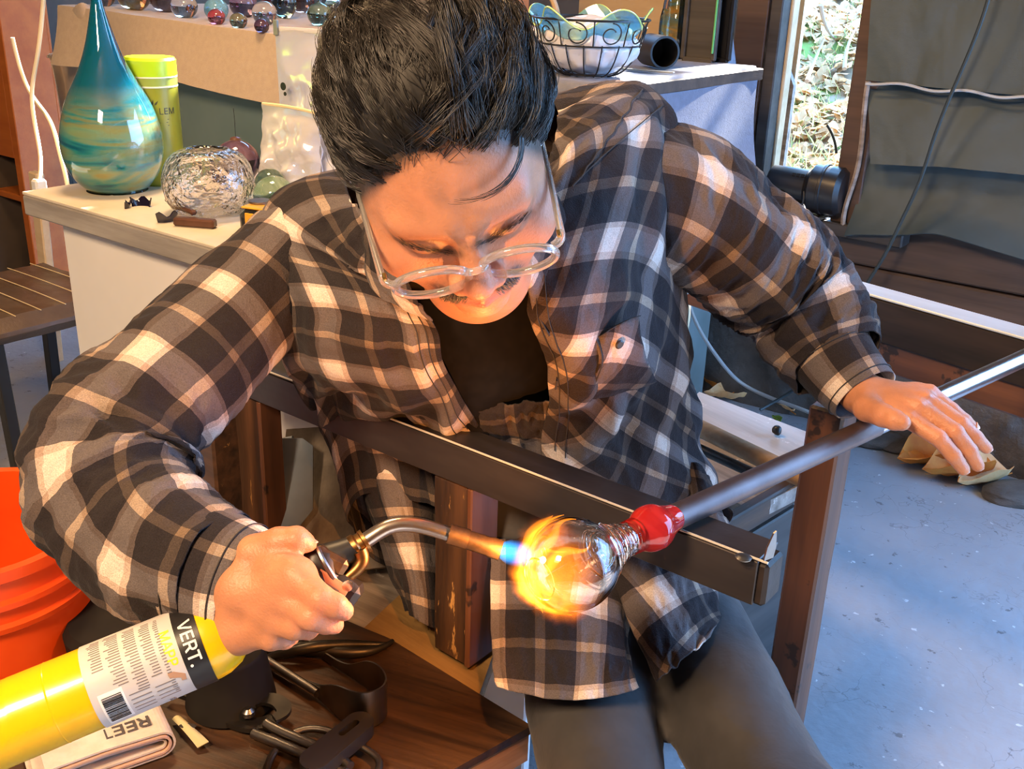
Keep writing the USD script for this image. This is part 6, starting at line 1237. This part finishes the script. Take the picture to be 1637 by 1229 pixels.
# T-shirt and trousers
def tee_sdf(p): d = smin(d_cap(p, J(815, 690, 1.505), J(765, 520, 1.33), .118, .118), d_cap(p, S_r * .8 + CH * .2, S_l * .8 + CH * .2, .064), .05); d = smin(d, d_cap(p, CH, NK, .082, .066), .05); return d + (meshkit.fbm(p * 9, 3, 2) - .5) * .014
lo, hi = bbox([J(815, 690, 1.505), S_r, S_l, NK, CH], .15); tee = nets(tee_sdf, lo, hi, .010)
put('t_shirt', tee, M['fabric_black'], person, smooth=True, label='plain black T-shirt under the open plaid shirt')
def pants_sdf(p):
    d = d_cap(p, PEL, (HIPR + HIPL) / 2, .150, .13)
    for h, k in ((HIPR, KNR), (HIPL, KNL)):
        ft = np.array([k[0] + .02, k[1] + .05, .10]); d = smin(d, smin(d_cap(p, h, k, .094, .076), d_cap(p, k, ft, .078, .060), .03), .03)
    n_ = meshkit.fbm(p * [7, 7, 9], 3, 6); return d + (1 - np.abs(2 * n_ - 1)) * .018 - .010
lo, hi = bbox([PEL, HIPR, HIPL, KNR, KNL, [KNR[0], KNR[1], .1]], .17); pants = nets(pants_sdf, lo, hi, .011)
tr = put('trousers', pants, M['trouser'], person, smooth=True, label='dark charcoal trousers')
for c_ in (KNR, KNL):
    sh2 = nets(lambda p: smax(smin(d_ell(p, (0, -.05, .045), (.050, .13, .05)), d_ell(p, (0, .04, .07), (.045, .06, .07)), .03), -p[:, 2], .006), (-.08, -.22, -.01), (.08, .13, .17), .010); put('shoe', sh2, M['black_rubber'], person, M=mat4(rotz(.1), [c_[0] + .03, c_[1] + .04, .0]), smooth=True)

# plaid flannel shirt: open front shell, sleeves, cuffs, tails
def folds(U, V, seed, fu, fv, amp): n_ = meshkit.fbm(np.stack([U * fu, V * fv, U * 0 + seed], -1), 3, seed); return (1 - np.abs(2 * n_ - 1) ** 1.2) * amp - amp * .6
rows = [  # front edge (picture right), chest, side, back..., side, chest, front edge (picture left)
 [(862, 330, 1.11), (888, 222, 1.17), (893, 180, 1.23), (850, 165, 1.30), (735, 200, 1.33), (600, 250, 1.30), (548, 296, 1.22), (575, 335, 1.15), (600, 385, 1.10)],
 [(868, 360, 1.10), (925, 235, 1.15), (985, 152, 1.25), (940, 150, 1.36), (735, 225, 1.40), (560, 290, 1.35), (500, 288, 1.25), (545, 370, 1.15), (604, 410, 1.09)],
 [(872, 400, 1.09), (950, 280, 1.14), (1068, 182, 1.28), (1000, 200, 1.40), (740, 260, 1.46), (500, 340, 1.40), (418, 352, 1.27), (520, 400, 1.17), (612, 440, 1.09)],
 [(850, 486, 1.09), (962, 420, 1.12), (1074, 330, 1.26), (1040, 380, 1.44), (750, 430, 1.54), (480, 480, 1.44), (455, 470, 1.22), (565, 480, 1.13), (690, 505, 1.11)],
 [(869, 554, 1.14), (975, 510, 1.15), (1066, 450, 1.29), (1050, 500, 1.48), (770, 550, 1.60), (500, 570, 1.48), (464, 545, 1.25), (580, 560, 1.16), (704, 560, 1.15)],
 [(881, 602, 1.19), (985, 590, 1.20), (1074, 560, 1.33), (1060, 590, 1.52), (790, 640, 1.64), (545, 640, 1.52), (490, 604, 1.29), (610, 622, 1.23), (722, 602, 1.20)],
 [(878, 650, 1.25), (990, 670, 1.29), (1084, 655, 1.40), (1070, 680, 1.56), (810, 730, 1.66), (580, 720, 1.56), (520, 632, 1.36), (640, 668, 1.33), (756, 660, 1.28)],
 [(868, 705, 1.31), (1000, 745, 1.36), (1108, 735, 1.45), (1090, 770, 1.58), (830, 800, 1.67), (600, 800, 1.58), (545, 690, 1.44), (660, 712, 1.40), (780, 705, 1.34)],
 [(900, 800, 1.36), (1015, 830, 1.38), (1140, 805, 1.46), (1120, 860, 1.56), (850, 880, 1.64), (620, 900, 1.56), (570, 800, 1.48), (680, 800, 1.44), (790, 800, 1.40)]]
ctrl = [[P(*c) for c in row] for row in rows]
NU, NV = 110, 200; g = sheet(ctrl, NU, NV); uv = grid_uv(g).reshape(NU, NV, 2); U, V = np.meshgrid(np.linspace(0, 1, NU), np.linspace(0, 1, NV), indexing='ij')
tm_ = trimesh.Trimesh(g.reshape(-1, 3), grid_faces(NU, NV), process=False); nrm = tm_.vertex_normals.reshape(NU, NV, 3)
cen = np.mean([CH, PEL], axis=0); outw = np.sign(((g - cen) * nrm).sum(-1).mean()); nrm = nrm * outw
dz = folds(U * 3, V * 9, 3, 1.3, 2.4, .016) + folds(U * 6, V * 6, 5, 1.6, 1.3, .013); edge = np.clip(np.minimum(V, 1 - V) / .04, 0, 1); dz = dz * (.3 + .7 * edge) + .004 * np.exp(-(np.minimum(V, 1 - V) / .014) ** 2)
dz += .018 * np.exp(-((U - .72) / .10) ** 2) * np.sin(V * 60 + 4 * np.sin(U * 9)) * edge * .5
g = g + nrm * dz[..., None]
ang = np.where(V < .5, math.radians(-33) * np.clip((.5 - V) / .06, 0, 1), 0.0); c_, s_ = np.cos(ang), np.sin(ang); uv2 = np.stack([uv[..., 0] * c_ - uv[..., 1] * s_, uv[..., 0] * s_ + uv[..., 1] * c_], -1).reshape(-1, 2)
F_ = grid_faces(NU, NV) if outw > 0 else grid_faces(NU, NV)[:, ::-1]
v_, f_ = solidify(g.reshape(-1, 3), F_, .0018)
shirt = put('shirt', (v_, f_), M['plaid_body'], person, uv=np.vstack([uv2, uv2]), label='open black, brown and cream plaid flannel shirt')
def seam(name, pts, r_=.0009, n=60, parent=None, **k): return put(name, tube(pts, r_, n, 5), M['stitch'], parent or shirt, **k)
def gp_(u, v, o=.0015): i, j = u * (NU - 1), v * (NV - 1); i0, j0 = int(round(i)), int(round(j)); return g[i0, j0] + nrm[i0, j0] * o
for v0 in (.018, .034): seam('placket_stitch', [gp_(u, v0) for u in np.linspace(.32, .86, 26)], .0007); seam('placket_stitch', [gp_(u, 1 - v0) for u in np.linspace(.32, .86, 26)], .0007)
seam('yoke_seam', [gp_(.20 + .03 * math.sin(v * 20), v, .002) for v in np.linspace(.09, .245, 20)], .0008); seam('yoke_seam', [gp_(.225, v, .002) for v in np.linspace(.09, .245, 20)], .0007)
# plackets: doubled strips down the front edges
def patch(name, ctrl_, nu, nv, mt, thick=.002, uvo=(0, 0), fold=0.0, seed=1, rot=0.0, parent=None, **k):
    gg = sheet([[P(*c) for c in row] for row in ctrl_], nu, nv); uvp = grid_uv(gg) + np.array(uvo); Ux, Vx = np.meshgrid(np.linspace(0, 1, nu), np.linspace(0, 1, nv), indexing='ij'); m_ = trimesh.Trimesh(gg.reshape(-1, 3), grid_faces(nu, nv), process=False); nn = m_.vertex_normals.reshape(nu, nv, 3); sg_ = -np.sign((nn @ Fv).mean()); nn = nn * sg_
    if fold: gg = gg + nn * folds(Ux * 4, Vx * 4, seed, .8, 2.2, fold)[..., None]
    if rot: c, s = math.cos(rot), math.sin(rot); uvp = uvp @ np.array([[c, s], [-s, c]])
    F = grid_faces(nu, nv) if sg_ > 0 else grid_faces(nu, nv)[:, ::-1]; vv, ff = solidify(gg.reshape(-1, 3), F, thick); return put(name, (vv, ff), mt, parent or shirt, uv=np.vstack([uvp, uvp]), **k), gg, nn
patch('collar', [[(872, 300, 1.07), (900, 330, 1.09), (905, 400, 1.10)], [(850, 400, 1.05), (872, 440, 1.075), (878, 470, 1.09)], [(842, 450, 1.06), (846, 470, 1.07), (852, 500, 1.085)]], 16, 12, M['plaid_cuff'], fold=.003)
patch('collar', [[(590, 330, 1.09), (580, 400, 1.09), (600, 470, 1.09)], [(620, 400, 1.04), (628, 450, 1.05), (650, 495, 1.07)], [(648, 440, 1.03), (664, 478, 1.04), (692, 512, 1.075)]], 18, 14, M['plaid_cuff'], fold=.006, seed=4, uvo=(.06, .02), label='dark turned-up collar corner')
_, pg_, pn_ = patch('pocket', [[(948, 545, 1.130), (985, 520, 1.130), (1020, 505, 1.150)], [(955, 590, 1.155), (990, 570, 1.155), (1030, 560, 1.175)], [(925, 640, 1.215), (985, 630, 1.220), (1050, 610, 1.245)]], 22, 18, M['plaid_body'], fold=.004, rot=-.55, uvo=(.05, .02), label='buttoned breast pocket')
seam('pocket_stitch', [pg_[0, j] + pn_[0, j] * .002 for j in range(18)], .0009); seam('pocket_stitch', [pg_[i, 1] + pn_[i, 1] * .002 for i in range(22)], .0008); put('button', lathe([(0, .002), (.004, .002), (.0055, .001), (.0055, 0), (0, 0)], 18, pn_[6, 8]), M['button'], shirt, M=mat4(np.eye(3), pg_[6, 8] + pn_[6, 8] * .002))
patch('pocket', [[(640, 635, 1.290), (700, 655, 1.290), (735, 668, 1.290)], [(650, 665, 1.312), (710, 685, 1.310), (770, 690, 1.310)], [(690, 690, 1.345), (740, 700, 1.335), (785, 705, 1.330)]], 16, 16, M['plaid_body'], fold=.004, uvo=(.02, .08), label='sagging breast pocket resting on the rail')
patch('shirt_fold', [[(738, 640, 1.275), (795, 645, 1.262), (845, 640, 1.258), (888, 640, 1.262)], [(745, 672, 1.315), (800, 684, 1.300), (850, 680, 1.296), (893, 690, 1.30)], [(770, 712, 1.37), (820, 722, 1.36), (862, 738, 1.35), (908, 762, 1.34)]], 26, 40, M['plaid_cuff'], fold=.014, seed=3, label='bunched hem gathered on the rail')
for (x0, y0, x1, y1) in ((852, 500, 870, 555), (880, 600, 880, 640)): seam('buttonhole', [P(x0 + 10, y0 + 8, 1.085 if y0 < 560 else 1.165), P(x1 + 8, y1 - 18, 1.095 if y0 < 560 else 1.175)], .0012, 2)
# tails below the rail
patch('shirt_tail', [[(782, 860, 1.33), (850, 860, 1.31), (920, 865, 1.30), (990, 900, 1.30), (1010, 930, 1.31)], [(786, 950, 1.27), (850, 950, 1.25), (920, 955, 1.245), (985, 980, 1.25), (1000, 1010, 1.27)], [(786, 1040, 1.215), (850, 1040, 1.20), (920, 1045, 1.195), (980, 1050, 1.20), (1005, 1060, 1.22)], [(796, 1098, 1.19), (850, 1112, 1.17), (915, 1119, 1.165), (980, 1112, 1.17), (1018, 1100, 1.19)]], 60, 60, M['plaid_tail'], fold=.010, seed=7, label='front shirt tail hanging over the right thigh')
patch('shirt_tail', [[(990, 880, 1.32), (1060, 880, 1.30), (1140, 930, 1.34)], [(985, 930, 1.28), (1070, 940, 1.26), (1150, 975, 1.31)], [(1010, 1000, 1.24), (1075, 1010, 1.225), (1147, 995, 1.29)], [(1048, 1090, 1.19), (1085, 1060, 1.19), (1135, 1020, 1.25)]], 50, 40, M['plaid_tail'], fold=.008, seed=9, rot=.62, label='turned left shirt tail over the left thigh')
patch('shirt_tail', [[(548, 690, 1.53), (610, 700, 1.46), (680, 745, 1.47), (720, 790, 1.53)], [(582, 790, 1.52), (620, 790, 1.44), (680, 800, 1.46), (722, 850, 1.53)], [(612, 880, 1.50), (650, 885, 1.43), (690, 890, 1.45), (725, 920, 1.52)], [(650, 975, 1.46), (668, 990, 1.42), (695, 1005, 1.43), (725, 1000, 1.50)]], 60, 40, M['plaid_tail'], fold=.012, seed=12, uvo=(.03, .05), label='loose shirt tail hanging behind the near rail')
# a crumple of hem on the seat board side
patch('shirt_hem', [[(1090, 740, 1.45), (1118, 745, 1.44), (1132, 770, 1.47)], [(1095, 780, 1.43), (1130, 790, 1.42), (1150, 815, 1.45)], [(1095, 820, 1.42), (1140, 830, 1.42), (1168, 845, 1.46)]], 20, 20, M['plaid_tail'], fold=.012, seed=14)
# sleeves
def sleeve(keys, amp_fn, seed, uvo, mt, name='sleeve', sides=72, n=170, label=None):
    k = spline(np.array([[*P(x, y, d), r_ * d / FPX, r2 * d / FPX] for x, y, d, r_, r2 in keys]), n); c, ra, rb = k[:, :3], k[:, 3], k[:, 4]
    t = np.gradient(c, axis=0); t /= np.linalg.norm(t, axis=1, keepdims=True); N = Fv - t * (t @ Fv)[:, None]; N /= np.linalg.norm(N, axis=1, keepdims=True); B_ = np.cross(t, N)
    s = np.r_[0, np.cumsum(np.linalg.norm(np.diff(c, axis=0), axis=1))]; a = np.linspace(0, 2 * np.pi, sides + 1); S, A = np.meshgrid(s, a, indexing='ij')
    fa = amp_fn(S / s[-1]); fold = meshkit.fbm(np.stack([S * 34 + 1.2 * np.sin(A * 1.0 + seed), np.cos(A) * 1.3, np.sin(A) * 1.3 + seed], -1), 3, seed); fd = (1 - np.abs(2 * fold - 1) ** 1.1 * 1.6) * fa; big = (meshkit.fbm(np.stack([S * 9, np.cos(A) * .9 + seed, np.sin(A) * .9], -1), 2, seed + 5) - .5) * .030
    rr = fd + big * np.minimum(1, fa / .005); pos = c[:, None] + N[:, None] * (np.cos(A) * (rb[:, None] + rr))[..., None] + B_[:, None] * (np.sin(A) * (ra[:, None] + rr))[..., None]
    circ = 2 * np.pi * ra.mean(); uvp = np.stack([A / (2 * np.pi) * circ + uvo[0], S + uvo[1]], -1).reshape(-1, 2); F = grid_faces(n, sides + 1)
    m_ = trimesh.Trimesh(pos.reshape(-1, 3), F, process=False); o_ = np.sign(((pos - c[:, None]).reshape(-1, 3) * m_.vertex_normals).sum()); F = F if o_ > 0 else F[:, ::-1]
    vv, ff = solidify(pos.reshape(-1, 3), F, .0018); p_ = put(name, (vv, ff), mt, shirt, uv=np.vstack([uvp, uvp]), label=label); return p_, pos, c
KR = [(476, 400, 1.275, 88, 80), (440, 440, 1.25, 92, 88), (372, 508, 1.21, 100, 92), (300, 575, 1.165, 105, 95), (225, 652, 1.12, 106, 96), (176, 745, 1.085, 110, 92), (205, 828, 1.05, 112, 92), (268, 885, 1.01, 108, 90), (318, 908, .985, 103, 86), (352, 922, .970, 98, 82)]
def ampR(x): return .0060 + .016 * np.exp(-((x - .60) / .14) ** 2) + .007 * np.exp(-((x - .86) / .08) ** 2) - .0035 * np.exp(-((x - .25) / .12) ** 2)
_, sr_, crn = sleeve(KR, ampR, 4, (.02, .00), M['plaid_sleeve'], label='bent right sleeve')
KL = [(960, 300, 1.30, 84, 80), (1020, 308, 1.30, 104, 94), (1080, 322, 1.31, 110, 98), (1150, 362, 1.335, 98, 90), (1220, 420, 1.37, 90, 84), (1275, 475, 1.39, 86, 78), (1308, 530, 1.375, 78, 68), (1328, 566, 1.36, 66, 58), (1338, 580, 1.35, 61, 54)]
def ampL(x): return .0075 + .014 * np.exp(-((x - .6) / .25) ** 2) + .006 * np.exp(-((x - .9) / .08) ** 2)
_, sl_, cln = sleeve(KL, ampL, 7, (.05, .03), M['plaid_sleeve'], label='outstretched left sleeve')
def cuffk(keys, uvo, label): return sleeve(keys, lambda x: .0008 + 0 * x, 3, uvo, M['plaid_cuff'], 'cuff', 64, 40, label)
_, c1p, _ = cuffk([(318, 908, .985, 102, 88), (336, 915, .977, 104, 86), (362, 926, .966, 103, 78), (386, 936, .957, 99, 66), (394, 940, .954, 97, 60)], (.03, .0315), 'buttoned right cuff')
_, c2p, _ = cuffk([(1322, 556, 1.362, 66, 58), (1340, 583, 1.35, 64, 56), (1362, 610, 1.335, 60, 52), (1382, 632, 1.32, 56, 46)], (.05, .02), 'left cuff')
for cp in (c1p, c2p):
    for i in (5, 34): seam('cuff_stitch', [cp[i, j] + unit(cp[i, j] - cp[i].mean(0)) * .0012 for j in range(0, 64, 2)] + [cp[i, 0] + unit(cp[i, 0] - cp[i].mean(0)) * .0012], .0007, 80)

# eyeglasses
eg = thing('eyeglasses', 'round clear-framed eyeglasses low on the blower\'s nose', 'eyeglasses', frh([0, .1, 0]))
pan = math.radians(-10)
def G(x, y, z): return frh([x, .107 + y + z * .26, -.011 + z])
for sx in (-1, 1):
    a = np.linspace(0, 2 * np.pi, 65); ring_ = np.array([G(sx * .0355 + .0300 * math.cos(t), -.004 * ((abs(.0355 + .03 * math.cos(t) * sx * sx)) / .06) ** 2 - .002 * math.cos(t) * 0, .0215 * math.sin(t)) for t in a])
    put('rim', tube(ring_, .0036, 65, 12, cap=False, smooth=False), M['frame_acrylic'], eg)
    lv = np.vstack([ring_.mean(0)[None], ring_[:-1]]); lf = np.array([[0, 1 + i, 1 + (i + 1) % 64] for i in range(64)]); vv, ff = solidify(lv, lf, .0012); put('lens', (vv, ff), M['lens'], eg, smooth=60)
    put('end_piece', tube([G(sx * .0640, -.005, .006), G(sx * .0705, -.008, .007), G(sx * .0735, -.016, .007)], [.0036, .0038, .0034], 12, 12), M['frame_acrylic'], eg)
    put('temple', tube([G(sx * .0735, -.014, .007), G(sx * .0765, -.058, .014), G(sx * .0790, -.105, .018), G(sx * .080, -.130, .010), G(sx * .079, -.145, -.008)], [.0032, .0026, .0024, .0026, .0028], 40, 10), M['frame_acrylic'], eg)
    put('temple_core', tube([G(sx * .0736, -.018, .007), G(sx * .0766, -.058, .014), G(sx * .0790, -.103, .018)], .0009, 24, 6), M['steel_tool'], eg, label='metal core of the temple')
    put('hinge', cbox(.003, .006, .005, .0006), M['gold'], eg, M=mat4(HR, G(sx * .0712, -.013, .0105)))
    put('nose_pad', tube([G(sx * .0085, -.004, -.004), G(sx * .0105, -.009, -.009)], [.0022, .0026], 2, 10), M['frame_acrylic'], eg)
put('bridge', tube([G(-.0085, -.001, .007), G(-.004, .002, .009), G(.004, .002, .009), G(.0085, -.001, .007)], .0030, 20, 12), M['frame_acrylic'], eg)
